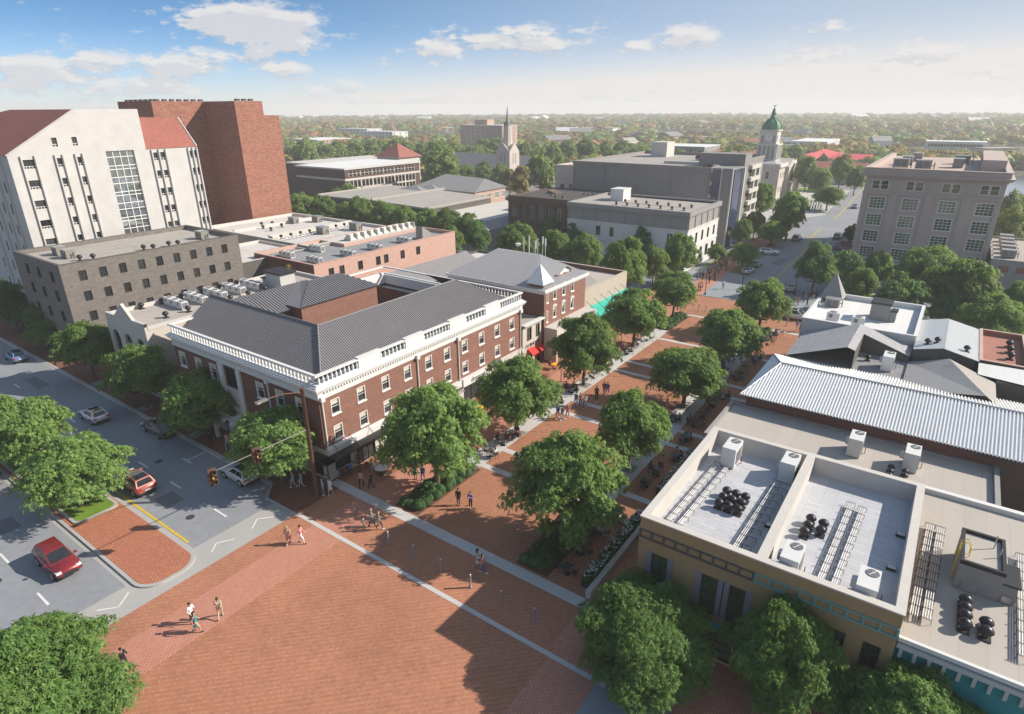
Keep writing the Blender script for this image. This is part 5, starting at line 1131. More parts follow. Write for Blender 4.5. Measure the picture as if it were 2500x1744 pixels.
def trunkmesh(seed,C,zc,Rh,r0,fork):
    rs=random.Random(seed); mb=MB(); lean=[(rs.uniform(-.12,.12),rs.uniform(-.12,.12)) for _ in range(3)]
    p=[Vector((0,0,-.05)),Vector((lean[0][0],lean[0][1],fork*.5)),Vector((lean[1][0],lean[1][1],fork)),Vector((lean[2][0]*2,lean[2][1]*2,zc+.4*Rh))]
    rr=[r0*1.35,r0,r0*.85,r0*.25]
    for a,b,x,y in zip(p,p[1:],rr,rr[1:]): mb.tube(a,b,x,y,8,0,False)
    mb.lathe((0,0,-.05),[(r0*1.9,0),(r0*1.3,.25)],8)
    ids=sorted(range(len(C)),key=lambda i:C[i][2])
    for n,i in enumerate(ids):
        if n%2 and n>6: continue
        c=Vector(C[i]); h=min(zc+.2*Rh,fork+(.02+.75*n/len(ids))*(zc-fork)); s=p[2].lerp(p[3],max(0,(h-fork)/(p[3].z-fork))); mid=s.lerp(c,.55)+Vector((0,0,-.15*Rh))
        mb.tube(s,mid,r0*.38,r0*.24,5,0,False); mb.tube(mid,c,r0*.24,r0*.06,5,0,False)
    return mb
def tree_proto(name,seed,Rh,Rv,zc,nlobe,per,L,mat,r0=.2,fork=1.9,**kw):
    Q,lv,C=crown(seed,Rh,Rv,zc,nlobe,per,L,**kw)
    r=bpy.data.objects.new(name,None); COL.objects.link(r); OFS[r.name]=Vector((0,0,0))
    o=bpy.data.objects.new('crown',quads_mesh('crown',Q,lv,M[mat])); COL.objects.link(o); o.parent=r
    t=trunkmesh(seed,C,zc,Rh,r0,fork).build('trunk',M['bark']); t.parent=r
    rr_=np.linalg.norm(Q[:,2,:2],axis=1); zz=Q[:,2,2]
    return [r,False,float(np.percentile(rr_,98.5)),float(np.percentile(zz,99)-np.percentile(zz,2))/2,float(np.percentile(zz,99)+np.percentile(zz,2))/2]
TP={}
for i in range(5): TP['street%d'%i]=tree_proto('street_tree',100+i,3.2,2.9,4.4,(100,90,108,96,104)[i],135,.20,'leaf',.19,1.9,lobe=.23,inner=.14)
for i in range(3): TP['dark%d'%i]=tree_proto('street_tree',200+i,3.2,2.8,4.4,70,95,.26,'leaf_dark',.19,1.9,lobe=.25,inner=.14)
for i in range(3): TP['ash%d'%i]=tree_proto('ash_tree',300+i,3.2,2.9,4.4,110,300,.17,'leaf_ash',.18,1.7,wid=.2,k=5,droop=.7,lobe=.23,inner=.14)
for i in range(4): TP['wood%d'%i]=tree_proto('woodland_tree',400+i,3.2,3.0,4.4,70,42,.34,'leaf_far',.19,1.6,lobe=.25,inner=.14)
TP['pine0']=tree_proto('conical_tree',500,2.2,4.2,5.4,30,90,.5,'leaf_olive',.16,1.0,lobe=.4)
def ztop(x,y,py):
    lo,hi=0.,40.
    for _ in range(40):
        m=(lo+hi)/2; v=CR@np.array([x,y,m-HC]); q=H/2-F*v[1]/v[2]
        if q>py: lo=m
        else: hi=m
    return lo
trnd=random.Random(5)
def use(kind,x,y,s,sz,rz,label,group,cat='tree'):
    T=TP[kind]; o=T[0] if not T[1] else copy_tree(T[0]); T[1]=True
    o.location=(x,y,0); o.scale=(s,s,sz); o.rotation_euler=(0,0,rz); tag(o,label,cat,group); return o
def tree(kind,label,group,k,bbox,base=None,zc=4.2,fx=1.0,up=0,keepz=False):
    l,t,r,b=bbox; ox,oy=OFF[k]; cy=oy+(t+b)/2/3.2043
    if base: x,y=at(*base)
    else: x,y=at(k,(l+r)/2,(t+b)/2,zc)
    T=TP[kind]
    for it in range(3):
        dep=float(CR[2]@np.array([x,y,zc-HC])); Rh=(r-l)/3.2043/2*dep/F*fx; s=Rh/T[2]*.98
        ph=atan2(HC-zc,sqrt(x*x+y*y)); hv=(b-t)/3.2043/2*dep/F*fx; Rv=sqrt(max(.3*Rh*Rh,hv*hv-(Rh*sin(ph))**2))/cos(ph)
        if base: zc=max(1.5,ztop(x,y,cy)); sz=min(max(zc/T[4],s*.7),s*1.5); break
        if up: sz=up; break
        if keepz: sz=min(zc/T[4],s*1.45); break
        sz=min(max(Rv/T[3],s*.75),s*1.55); zc=sz*T[4]*.97; x,y=at(k,(l+r)/2,(t+b)/2,zc)
    return use(kind,x,y,s,sz,trnd.uniform(0,6.28),label,group)
G1='trees in two rows along the mall'; 
for i,(lab,kk,bb,bs) in enumerate((
 ('large leafy tree in shrub bed, first of the left mall row','b',(1050,-85,1880,640),('b',1495,755)),
 ('leafy tree with bare trunk in pale paving, second of the left mall row','7',(-122,795,545,1420),('b',2125,350)),
 ('leafy tree beside red awnings shop, third of the left mall row','7',(460,480,1020,1010),('7',722,1090)),
 ('leafy tree before the teal awning, fourth of the left mall row','7',(905,295,1400,720),('7',1105,790)),
 ('smaller leafy tree at far end of the left mall row','7',(1255,150,1615,510),('7',1415,560)),
 ('largest leafy tree in shrub bed near the ochre building, first of the right mall row','c',(120,70,1070,950),('c',580,1010)),
 ('leafy tree over cafe chairs, second of the right mall row','7',(810,1060,1385,1680),('c',1065,460)),
 ('leafy tree in the middle of the right mall row','7',(1240,705,1830,1230),('7',1495,1265)),
 ('leafy tree left of corrugated roof, fourth of the right mall row','7',(1600,445,2090,880),('7',1810,960)),
 ('leafy tree beside the pointed spire, last of the right mall row','8',(0,215,425,620),('8',165,690)))):
    tree('street%d'%((i*3+(i//5))%5),lab,G1,kk,bb,bs)
G2='street trees along the sidewalk'
for i,(lab,kd,kk,bb,bs) in enumerate((
 ('sidewalk tree behind the signal pole at the street corner','street2','b',(-90,55,575,690),('b',290,720)),
 ('sidewalk tree in front of the brick building portico','street4','5',(1255,915,1865,1450),('a',1625,540)),
 ('sidewalk tree before the cream gabled building','street1','5',(805,715,1340,1220),('5',1155,1270)),
 ('sidewalk tree left of the arched windows','street0','5',(410,545,880,975),('5',745,1045)),
 ('yellow green sidewalk tree below the grey brick building corner','street3','5',(140,510,500,815),('5',440,800)))): tree(kd,lab,G2,kk,bb,bs)
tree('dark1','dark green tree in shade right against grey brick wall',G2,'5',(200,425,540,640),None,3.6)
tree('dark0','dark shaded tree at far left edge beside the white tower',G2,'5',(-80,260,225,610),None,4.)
G3='trees on the median strip'
tree('street1','broad tree on the median lawn nearest the brick median end',G3,'a',(150,450,940,1090),('a',640,1095))
tree('street4','median tree partly behind the broad one, at left frame edge',G3,'a',(-120,125,500,830),None,4.3,1.0,1.08)
tree('street2','median tree cut off by left frame edge',G3,'a',(-420,300,160,780),None,4.,1.0,1.)
G4='bright ash trees at the bottom of the view'
tree('ash0','large bright ash tree in lower left corner, cut by frame',G4,'e',(-800,720,900,2350),None,4.6,1.0,1.15)
tree('ash2','ash tree crown lower down in left corner in front of the large one',G4,'e',(-900,1150,560,2400),None,4.2,1.0,1.05)
tree('ash1','bright ash tree at bottom centre before the ochre wall',G4,'g',(640,370,1760,1560),None,3.4,1.0,.84)
tree('ash0','bright ash tree before dark windows of the ochre building, middle of the three',G4,'h',(-110,700,775,1800),None,3.0,1.0,1.02)
tree('ash2','ash tree before the teal wall at bottom right, cut by frame',G4,'h',(850,1240,1850,2250),None,2.8,1.0,.86)
ORD=['first','second','third','fourth','fifth','sixth','seventh','eighth','ninth','tenth','eleventh','twelfth','thirteenth','fourteenth','fifteenth','sixteenth','seventeenth','eighteenth','nineteenth','twentieth']
def row(kinds,tmpl,group,k,boxes,zc=4.2,fx=1.06,line=None):
    for i,b in enumerate(boxes):
        z_=zc
        if line:
            o=OFF[k]; px,py=o[0]+(b[0]+b[2])/2/3.2043,o[1]+(b[1]+b[3])/2/3.2043; d=CR.T@np.array([(px-W/2)/F,(H/2-py)/F,1.]); z_=HC+d[2]*line/d[1]
        tree(kinds[i%len(kinds)],tmpl%ORD[i],group,k,b[:4],None,z_,fx,0,bool(line))
ST=['street0','street3','street1','street4','street2']
row(ST,'dense green tree behind the pale vent roofs, %s from the brown tower','trees behind the pale roofs','2',[(330,875,540,1050),(520,910,700,1060),(690,900,860,1070),(800,905,1000,1090),(980,950,1200,1130),(1150,975,1330,1150),(1340,1005,1520,1150),(1460,1000,1700,1220),(1640,1010,1840,1200)],8.,1.2,112)
tree('dark2','dark green tree by the end of the pink brick building','trees behind the pale roofs','2',(1680,1070,1910,1310),None,6.)
tree('street1','green tree behind right end of the pink brick building','trees behind the pale roofs','2',(1490,1140,1720,1330),None,5.5)
row(['wood0','wood1','wood2','wood3'],'small tree in front of the brick garage, %s from left','trees in front of the garage','2',[(540,850,660,930),(670,838,760,880),(750,790,870,860),(850,785,950,850),(1030,795,1115,830),(1130,785,1215,830),(1255,770,1410,850)],5.,1.15,147)
row(['wood2','wood0','wood3','wood1'],'rounded tree in the belt behind the garage, %s from left','trees behind the garage','2',[(290,490,400,620),(370,475,560,620),(540,495,660,610),(650,485,790,600),(780,485,960,590),(900,475,1110,590),(1080,475,1250,590),(1180,490,1340,610),(1310,475,1440,640),(1390,485,1540,640),(1450,495,1610,610),(1560,495,1710,600),(1640,505,1795,600),(1800,540,1955,610),(1940,555,2015,610)],6.)
row(['wood1','street2','wood3'],'bushy tree beside the church nave, %s from left','trees round the church','2',[(1385,560,1650,765),(1645,665,1800,750),(1785,640,1935,755),(2110,480,2250,640)],5.)
tree('pine0','olive conical tree right before the church gable, left one of two','trees round the church','2',(2000,680,2125,870),None,4.5); tree('pine0','olive conical tree right before the church gable, right one of two','trees round the church','2',(2075,665,2225,880),None,4.5)
row(['wood0','wood2','wood1','wood3'],'tree between steeple and parking deck, %s from left','trees right of the steeple','3',[(200,475,300,620),(275,590,490,800),(300,515,430,660),(405,485,560,660),(465,550,600,780),(525,475,665,610),(655,470,835,590),(835,480,945,580),(945,475,1075,580),(370,745,475,850)],5.5)
row(ST,'leafy tree on the cross street below the arcaded and white buildings, %s from left','trees along the cross street','3',[(45,1135,365,1340),(370,1190,615,1410),(600,1210,875,1450),(870,1195,1215,1610),(1165,1255,1385,1560),(1345,1175,1605,1490)],4.2)
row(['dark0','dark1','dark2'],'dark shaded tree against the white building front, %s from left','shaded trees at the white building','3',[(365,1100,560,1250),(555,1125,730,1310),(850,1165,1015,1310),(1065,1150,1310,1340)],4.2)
G5='trees along the avenue'
for lab,kd,kk,bb,bs,zc in (
 ('slim tree on the verge by the white building corner','street1','3',(1680,1215,1845,1440),('3',1745,1430),4),
 ('tree on the grass verge behind two parked cars','street3','3',(1865,1185,2100,1485),('3',1957,1475),4),
 ('light green tree against the blue glazed stair tower','ash1','3',(1885,1080,2045,1240),None,4.),
 ('tree in front of parking deck fins, nearer the stair tower','street0','3',(1985,995,2145,1200),None,4.),
 ('tall dark tree against the flank of city hall','street2','3',(2005,765,2215,1040),None,5.),
 ('tree on the verge beside the white car on the avenue','street4','4',(150,1035,375,1290),('4',255,1290),4),
 ('tree at the corner of the city hall lawn, beside the avenue','street0','4',(285,875,545,1130),None,4.2),
 ('olive conical tree on the avenue verge','pine0','4',(300,995,440,1180),None,4.),
 ('tree standing on the paved corner by the crowd at city hall','street3','4',(600,755,835,1015),('4',695,1010),4),
 ('tall pale tree right of the city hall portico','wood0','4',(450,565,650,840),None,5.5),('green tree behind the city hall steps','wood2','4',(555,685,735,860),None,4.5),
 ('olive tree before the red roof hall','wood1','4',(615,570,735,700),None,5.),('tall tree left of the red tile church','wood3','4',(725,585,915,770),None,5.),
 ('tree hiding the right end of the red tile church','wood0','4',(855,675,1015,815),None,4.5),('dark tree squeezed at left edge of the stone block','dark1','4',(830,1085,950,1270),None,4.)): tree(kd,lab,G5,kk,bb,bs,zc)
row(['dark0','street1','dark2','street3','street0','dark1','street2','street4','dark0','street1','street3'],'dense tree in the grove before the stone block, %s from the left','grove before the stone block','8',[(470,5,780,270),(640,60,870,310),(690,60,1040,260),(850,195,1085,400),(990,60,1220,270),(1075,275,1500,500),(1275,55,1735,300),(1490,145,2045,450),(1475,415,1785,590),(1735,425,2250,700),(2100,305,2330,510)],3.8,1.0)
row(['wood1','wood3'],'pale tree on the lake shore at right edge, %s','trees on the lake shore','4',[(2045,875,2260,1100),(2005,1005,2260,1240)],4.5)
# ---- green belt round the church and behind city hall
br=random.Random(31); nb=0
while nb<78:
    if nb<60: x,y=br.uniform(-345,-96),br.uniform(196,372)
    else: x,y=br.uniform(-104,-62),br.uniform(280,372)
    if -218<x<-150 and 222<y<262 or -308<x<-258 and 350<y<384 or -224<x<-174 and y<206 or -64<x<-34 and y<335 or abs(y-180)<9: continue
    if x>-150 and y<250 and nb<60 and abs(atan2(x,y)+.60)<.03: continue
    s=br.uniform(1.1,1.75); use('wood%d'%br.randrange(4),x,y,s,s*br.uniform(.9,1.2),br.uniform(0,6.28),'leafy tree in the green belt beyond the garage and church' if nb<60 else 'leafy tree in the green belt behind city hall','green belt trees'); nb+=1
# ---- woodland beyond the town: 300 nearest trees one by one, the rest as one mass
fr=random.Random(21); FT=[]
for i in range(6):
    Q,lv,C=crown(600+i,3.6,3.2,3.6,12,26,1.25,inner=.1)
    r=bpy.data.objects.new('woodland_tree',None); COL.objects.link(r); OFS[r.name]=Vector((0,0,0))
    o=bpy.data.objects.new('crown',quads_mesh('crown',Q,lv,M[('leaf_far','leaf_olive','leaf_gold','leaf_far','leaf_olive','leaf_rust')[i]])); COL.objects.link(o); o.parent=r
    t=MB().tube((0,0,0),(0,0,3),.25,.18,6).build('trunk',M['bark']); t.parent=r; FT.append([r,False])
def blocked(x,y):
    if -225<x<-85 and y<260: return True
    if -86<x<-12 and 180<y<370: return True
    if -310<x<-255 and 350<y<385: return True
    if -115<x<-40 and 370<y<445: return True
    if -112<x<-85 and 515<y<580: return True
    if x>3 and y<430: return True
    if -30<x<12 and 505<y<540: return True
    if -100<x<15 and y<210: return True
    if -510<x<-450 and 340<y<400: return True
    if -540<x<-478 and 440<y<495: return True
    return False
pts=[]
for i in range(60000):
    a=YAW+fr.uniform(-.85,.78); u=fr.random(); d=215*(2300/215)**u
    x,y=d*sin(a),d*cos(a)
    if d<330 and (a>-.45): continue
    if blocked(x,y): continue
    if any((x-hx)**2+(y-hy)**2<200 for hx,hy in HOUSES): continue
    # clearings
    if sin(x*.011+1.3)*sin(y*.013+.4)>.50 and d>420: continue
    pts.append((d,x,y))
    if len(pts)>=9000: break
pts.sort(); near=pts[:170]; far=pts[170:]
TL=['green','olive tinged','golden autumn','green','olive tinged','rust coloured']
for d,x,y in near:
    k=fr.choice((0,3,1,4,2,5,1,2)); T=FT[k]; o=T[0] if not T[1] else copy_tree(T[0]); T[1]=True
    s=fr.uniform(1.15,1.95); o.location=(x,y,-.1); o.scale=(s,s,s*fr.uniform(.85,1.15)); o.rotation_euler=(0,0,fr.uniform(0,6.28)); tag(o,TL[k]+' tree in the hazy woodland beyond the town','tree','woodland beyond the town')
for T in FT:
    if not T[1]: bpy.data.objects.remove(T[0])
def mass(name,mat,P,seed,what):
    rs=np.random.RandomState(seed); n=len(P); Qs=[];lvs=[]
    for (d,x,y) in P:
        m=26 if d<800 else 16; s=rs.uniform(4.2,7.2)*(1 if d<900 else 1.5); q=norm(rs.normal(size=(m,3))); q[:,2]=np.abs(q[:,2])*.9
        c=np.array([x,y,s*.55-.2+(max(0,d-700)/2200*2.5)]); p=c+q*s*np.array([1,1,.75])*rs.uniform(.6,1.,m)[:,None]
        Q,lv=rosettes(rs,p,norm(q+np.array([0,0,.5])),s*.42,.5,2,.3); Qs.append(Q); lvs.append(lv)
    o=bpy.data.objects.new(name,quads_mesh(name,np.concatenate(Qs),np.concatenate(lvs),M[mat])); COL.objects.link(o); o['kind']='stuff'; o['label']=what+' mass of the hazy woodland stretching to the horizon'; o['category']='woodland'
fr.shuffle(far); n=len(far)
mass('woodland','leaf_far',far[:int(n*.30)],1,'green'); mass('woodland','leaf_olive',far[int(n*.30):int(n*.62)],2,'olive'); mass('woodland','leaf_gold',far[int(n*.62):int(n*.88)],3,'golden'); mass('woodland','leaf_rust',far[int(n*.88):],4,'rust coloured')
# ---- shrubs in the planting beds
rs=np.random.RandomState(77); SHP=[]
for i in range(3):
    d=norm(rs.normal(size=(420,3))); d[:,2]=np.abs(d[:,2])*1.0-.1; P=d*np.array([.44,.44,.40])*rs.uniform(.75,1.1,420)[:,None]; P[:,2]+=.22
    Q,lv=rosettes(rs,P,norm(d+np.array([0,0,.3])+rs.normal(size=(420,3))*.3),.13,.26,4,.3)
    o=bpy.data.objects.new('shrub',quads_mesh('shrub',Q,lv,M['shrub'])); COL.objects.link(o); SHP.append([o,False])
def shrub(x,y,s,label,group):
    T=trnd.choice(SHP); o=T[0] if not T[1] else copy_tree(T[0]); T[1]=True
    o.location=(x,y,.02); o.scale=(s,s,s*trnd.uniform(.85,1.1)); o.rotation_euler=(0,0,trnd.uniform(0,6)); tag(o,label,'shrub',group)
for (x0,x1,y0,y1,lab,g,tx_,ty_) in ((-34.0,-31.9,30.9,38.9,'clipped round shrub in the sunlit bed before the brick corner building','shrubs in left mall bed',-33.3,34.8),(-21.2,-19.0,30.9,38.2,'clipped round shrub in the shaded bed near the ochre building','shrubs in right mall bed',-19.8,35.1),
    (-34.0,-32.2,87,95,'clipped round shrub in the far left bed at the end of the mall','shrubs in far left bed',-34.1,93.3),(-21.0,-19.1,87,95,'clipped round shrub in the far right bed at the end of the mall','shrubs in far right bed',-20.4,93.1)):
    ny=int((y1-y0)/.72); 
    for j in range(ny):
        for i in range(3):
            x=x0+(x1-x0)*(i+.5)/3+trnd.uniform(-.12,.12)+(.12 if j%2 else -.12); y=y0+(y1-y0)*(j+.5)/ny+trnd.uniform(-.12,.12)
            if (x-tx_)**2+(y-ty_)**2<.3: continue
            shrub(x,y,trnd.uniform(.88,1.2),lab,g)
# ---- raised planters by the ochre building
def planter(y0,y1,x,label):
    r=root('planter',label,'planter',(x,(y0+y1)/2,0),0,'planter boxes beside the right terrace')
    mb=MB(); mb.box(x-.32,x+.32,y0,y1,0,.5); mb.build('box',M['metal_dark'],r)
    n=int((y1-y0)*110); P=np.stack([rs.uniform(x-.4,x+.4,n),rs.uniform(y0,y1,n),rs.uniform(.5,.95,n)],1); Q,lv=rosettes(rs,P,norm(rs.normal(size=(n,3))*.6+np.array([0,0,1.])),.17,.3,4,.3)
    o=bpy.data.objects.new('foliage',quads_mesh('foliage',Q-np.array([x,(y0+y1)/2,0]),lv,M['shrub'])); COL.objects.link(o); o.parent=r
    n=int((y1-y0)*26); P=np.stack([rs.uniform(x-.38,x+.38,n),rs.uniform(y0,y1,n),rs.uniform(.85,1.08,n)],1); Q,lv=rosettes(rs,P,norm(rs.normal(size=(n,3))*.3+np.array([0,0,1.])),.085,.42,5,.1)
    o=bpy.data.objects.new('flowers',quads_mesh('flowers',Q-np.array([x,(y0+y1)/2,0]),lv,M['flower'])); COL.objects.link(o); o.parent=r
for y0,y1,x,l in ((31.2,33.6,-15.9,'dark planter with white flowers nearest the concrete band'),(33.9,36.4,-15.9,'dark planter of white flowers, second along the low wall'),(36.7,38.9,-15.9,'dark planter with few flowers, third along the low wall'),(39.1,40.9,-15.9,'dark planter at inner end of the low wall by the ochre corner'),(44.6,48.6,-15.9,'long dark planter beside ochre building parapet, nearer one'),(48.9,52.9,-15.9,'long dark planter beside ochre building, farther one')): planter(y0,y1,x,l)
lw=MB(); lw.box(-15.45,-15.05,30.4,40.6,0,.62); o=lw.build('low_wall',M['conc']); tag(o,'low concrete wall along the planters beside the ochre building','low wall')
# ================================================================== rooftop equipment
def once(proto):
    """first call hands out the original, later calls copies"""
    st=[False]
    def f(loc,label,rz=0,sc=None,group=None):
        o=proto if not st[0] else copy_tree(proto); st[0]=True
        o.location=loc; o.rotation_euler=(0,0,rz); o['label']=label
        if group: o['group']=group
        if sc: o.scale=sc if hasattr(sc,'__len__') else (sc,)*3
        return o
    return f
M['unit']=plain('white_unit_paint',(.58,.58,.57),.5,var=.05,scale=1.5); M['fan']=plain('fan_grille',(.16,.16,.17),.5,var=.1,scale=3.)
M['vent']=plain('black_turbine_vent',(.035,.035,.04),.38,.5,.5,var=.2,scale=4.)
def ac_big():
    r=root('air_conditioner','','air conditioner'); mb=MB(); mb.box(-.5,.5,-.92,.92,.06,1.62); mb.box(-.44,-.36,-.8,.8,0,.06); mb.box(.36,.44,-.8,.8,0,.06); mb.build('cabinet',M['unit'],r)
    mb=MB(); mb.tube((.1,.45,1.62),(.1,.45,1.66),.33,.33,20); mb.build('fan',M['fan'],r)
    mb=MB(); mb.tube((.1,.45,1.66),(.1,.45,1.675),.09,.09,10)
    for i in range(6): a=pi*i/3; mb.tube((.1,.45,1.668),(.1+.31*cos(a),.45+.31*sin(a),1.668),.012,.012,4)
    mb.build('fan_guard',M['galv'],r)
    mb=MB(); mb.prism([(-.78,.2),(-.5,.1),(-.5,.7),(-.78,.6)],.5,1.0); mb.build('hood',M['unit'],r)
    mb=MB(); mb.box(.5,.54,-.6,.6,.3,1.3,0); mb.build('coil_panel',M['fan'],r)
    mb=MB(); mb.path([(.56,.1,.1),(.75,.1,.1),(.75,.1,.75)],.03,5); mb.build('pipe',M['rustpane'],r)
    return once(r)
AB=ac_big(); GA='large white rooftop units'
for x,y,z,l in ((-9.75,41.9,7.2,'large white rooftop unit at mall end of the left roof well of the ochre building'),(-5.75,42.2,7.2,'large white rooftop unit at far right corner of the left roof well'),(-3.35,31.9,7.2,'large white rooftop unit at near left corner of the right roof well'),(.45,31.9,7.2,'large white rooftop unit at near middle of the right roof well, beside the pipe racks'),(-2.55,51.9,5.6,'large white rooftop unit on the beige roof, nearer the mall'),(1.35,51.9,5.6,'large white rooftop unit on the beige roof, beside two rows of turbine vents'),(-2.3,69.3,7.0,'white rooftop unit inside the sunken roof court')): AB((x,y,z),l,0,None,GA)
def ac_small():
    r=root('air_conditioner','','air conditioner'); mb=MB(); mb.box(-.5,.5,-.42,.42,.08,1.0); mb.box(-.45,-.35,-.4,.4,0,.08); mb.box(.35,.45,-.4,.4,0,.08); mb.build('cabinet',M['unit'],r)
    MB().tube((0,0,1.0),(0,0,1.04),.3,.3,14).build('fan',M['fan'],r); mb=MB(); mb.box(.5,.52,-.34,.34,.2,.9); mb.build('coil_panel',M['fan'],r)
    mb=MB(); mb.box(-.3,.0,-.44,-.42,.5,.85); mb.build('control_box',M['fan'],r); return once(r)
AS=ac_small()
for i,y in enumerate((36.6,39.3,42.,44.7,47.4)):
    for j in range(3): AS((-80.4+1.55*j,y,8.56),'white air conditioner on the cream gabled building, %s in the %s row from the street'%(ORD[j],ORD[i]),0,(1.45,1.0,1.0),'air conditioners on the cream building')
for i,(x,y) in enumerate(((-92.8,62.5),(-85.6,62.6),(-92.6,68.6),(-84.8,69.),(-84.8,75.2),(-84.8,82.6))):
    for j in range(3): AS((x+1.12*j,y,8.42),'white air conditioner on the pink brick building, %s of the %s group from near corner'%(ORD[j],ORD[i]),0,(1.05,.95,1.05),'air conditioners on the pink building')
for x,y,l in ((-9.1,78.0,'white unit with black fan on flat white roof, left of the near pair'),(-6.4,77.6,'white unit with black fan on flat white roof, right of the near pair')): AS((x,y,8.36),l,.0,(1.25,1.1,1.2),'units on the flat white roof')
M['unit_d']=plain('grey_unit_paint',(.25,.24,.22),.5,.3,.5,var=.2,scale=2.)
def ac_dark():
    r=root('air_handler','','air handler'); mb=MB(); mb.box(-.9,.9,-.6,.6,.12,1.15); mb.box(-.85,-.75,-.55,.55,0,.12); mb.box(.75,.85,-.55,.55,0,.12); mb.build('cabinet',M['unit_d'],r)
    mb=MB(); mb.box(-.95,.95,-.65,.65,1.15,1.22); mb.build('lid',M['galv'],r); mb=MB(); mb.box(-.7,-.1,-.61,-.6,.3,1.); mb.box(.1,.7,-.61,-.6,.3,1.); mb.build('louvre',M['fan'],r)
    mb=MB(); mb.tube((1.2,.2,0),(1.2,.2,.9),.06); mb.tube((.9,.2,.5),(1.2,.2,.5),.05); mb.build('pipe',M['metal_dark'],r); return once(r)
AD=ac_dark()
for x,y,z,l,s in ((-103.6,33.6,12.76,'grey air handler on the grey brick building, left of the street pair',1.),(-100.2,33.5,12.76,'grey air handler on the grey brick building, right of the street pair',1.),(-97.6,51.6,12.76,'grey air handler at far corner of the grey brick building roof',1.05),(-10.2,84.6,8.36,'dark air handler beside the grey spire on flat white roof',.9),
    (-119.,84,8.55,'grey air handler at the foot of the brown tower, nearer one',1.1),(-116,88,8.55,'grey air handler at the foot of the brown tower, farther one',1.1),(-103.5,79.5,8.55,'boxy grey unit in the middle of the pale vent roof',1.2),(-101,86,8.55,'boxy grey unit at far end of the pale vent roof',1.3)): AD((x,y,z),l,0,s)
for i in range(5): AD((9.3,138+4.1*i,7.05),'dark rooftop unit beside the stone block, %s of five from the front'%ORD[i],0,1.15,'row of units beside the stone block')
for i,(x,y) in enumerate(((-11,152),(-10.5,160),(-7,150),(-1.5,158),(-1,168),(-9.5,172))): AD((x,y,20.25),'rooftop machine on the stone block, %s of six from the front left'%ORD[i],pi/2 if i%2 else 0,1.5,'machines on the stone block roof')
def turbine():
    r=root('turbine_vent','','roof vent'); mb=MB(); mb.box(-.28,.28,-.28,.28,0,.07); mb.tube((0,0,.07),(0,0,.3),.14,.14,10); mb.build('base',M['metal_dark'],r)
    mb=MB(); mb.lathe((0,0,.26),[(.14,0),(.27,.08),(.33,.22),(.29,.36),(.16,.47),(.05,.5)],14,0,True)
    for i in range(14):
        a=2*pi*i/14; mb.path([(.15*cos(a),.15*sin(a),.27),(.345*cos(a+.1),.345*sin(a+.1),.48),(.17*cos(a+.25),.17*sin(a+.25),.73)],.013,3)
    mb.build('turbine_head',M['vent'],r); return once(r)
TV=turbine()
for i in range(3):
    for j in range(3): TV((-8.65+.62*i,37.4-.82*j,7.2),'dark turbine vent in left roof well, column %s from mall, %s from back'%(('one','two','three')[i],ORD[j]),0,.95,'nine vents in the left roof well')
for i,(x,y) in enumerate(((-3.3,37.4),(-3.3,36.6),(-3.35,35.8),(-2.55,37.3),(-2.55,36.5))): TV((x,y,7.2),'dark turbine vent in the right roof well, %s'%('left column back','left column middle','left column front','right column back','right column front')[i],0,.95,'five vents in the right roof well')
for i,(x,y) in enumerate(((.2,50.4),(.2,49.7),(.2,49.0),(1.15,50.3),(1.15,49.6),(1.15,48.9))): TV((x,y,5.6),'dark turbine vent on the beige roof, %s column, %s from back'%(('mall side','inner')[i//3],ORD[i%3]),0,.8,'six vents on the beige roof')
for i,(x,y) in enumerate(((4.95,35.1),(4.95,34.45),(4.95,33.8),(4.95,33.1),(5.85,33.8),(5.85,33.1))): TV((x,y,6.83),'dark turbine vent on the teal fronted building, %s'%('long row back','long row second','long row third','long row front','short row back','short row front')[i],0,1.,'six vents on the teal building')
for i,y in enumerate((33.6,36.2,38.8,41.6,44.2,46.8)): TV((-81.6,y,8.56),'black turbine vent at far edge of cream building roof, %s from street'%ORD[i],0,1.1,'vents on the cream building')
for i,y in enumerate((33.5,36.3,42,44.6,47.2)): TV((-75.4,y,8.56),'black turbine vent at near edge of cream building roof, %s from street'%ORD[i],0,1.1,'vents on the cream building')
for i,(x,y) in enumerate(((.6,74.6),(1.4,75.),(4.0,74.6))): TV((x,y,(8.6,8.8,8.55)[i]),'black turbine vent on white corrugated gable, %s from the left'%ORD[i],0,.95,'vents on the white gable')
for i,y in enumerate((81,79,76.8)): TV((7.8,y,7.87),'black turbine vent on terracotta roof, %s from the back'%ORD[i],0,1.05,'vents on the terracotta roof')
TV((-4.2,70.6,7.0),'single dark turbine vent in the sunken roof court',0,.9)
for i in range(9): TV((-106.3+.0*i,69.5+2.25*i,8.5),'small turbine vent in long row on pale roof, %s from near end'%ORD[i],0,1.05,'long row of vents on pale roof')
for i,(x,y) in enumerate(((-122,78),(-121,80),(-118.5,76),(-117,79.5),(-115,75.5))): TV((x,y,8.5),'turbine vent near the foot of the brown tower, %s from left'%ORD[i],0,1.1,'vents by the brown tower')
for i in range(14): TV((-62+ (i%7)*2.6,127.5+4.5*(i//7),11.76),'roof fan on the white corner building, %s in the %s row'%(ORD[i%7],('front','back')[i//7]),0,1.,'roof fans on white building')
for i,(x,y) in enumerate(((-96.9,33.6),(-96.2,35),(-96.6,42),(-95.8,43),(-96.2,45.5),(-95.6,46.6))): TV((x,y,12.76),'vent cluster piece on the grey brick roof edge, %s from the street'%ORD[i],0,1.1,'vents on the grey brick building')
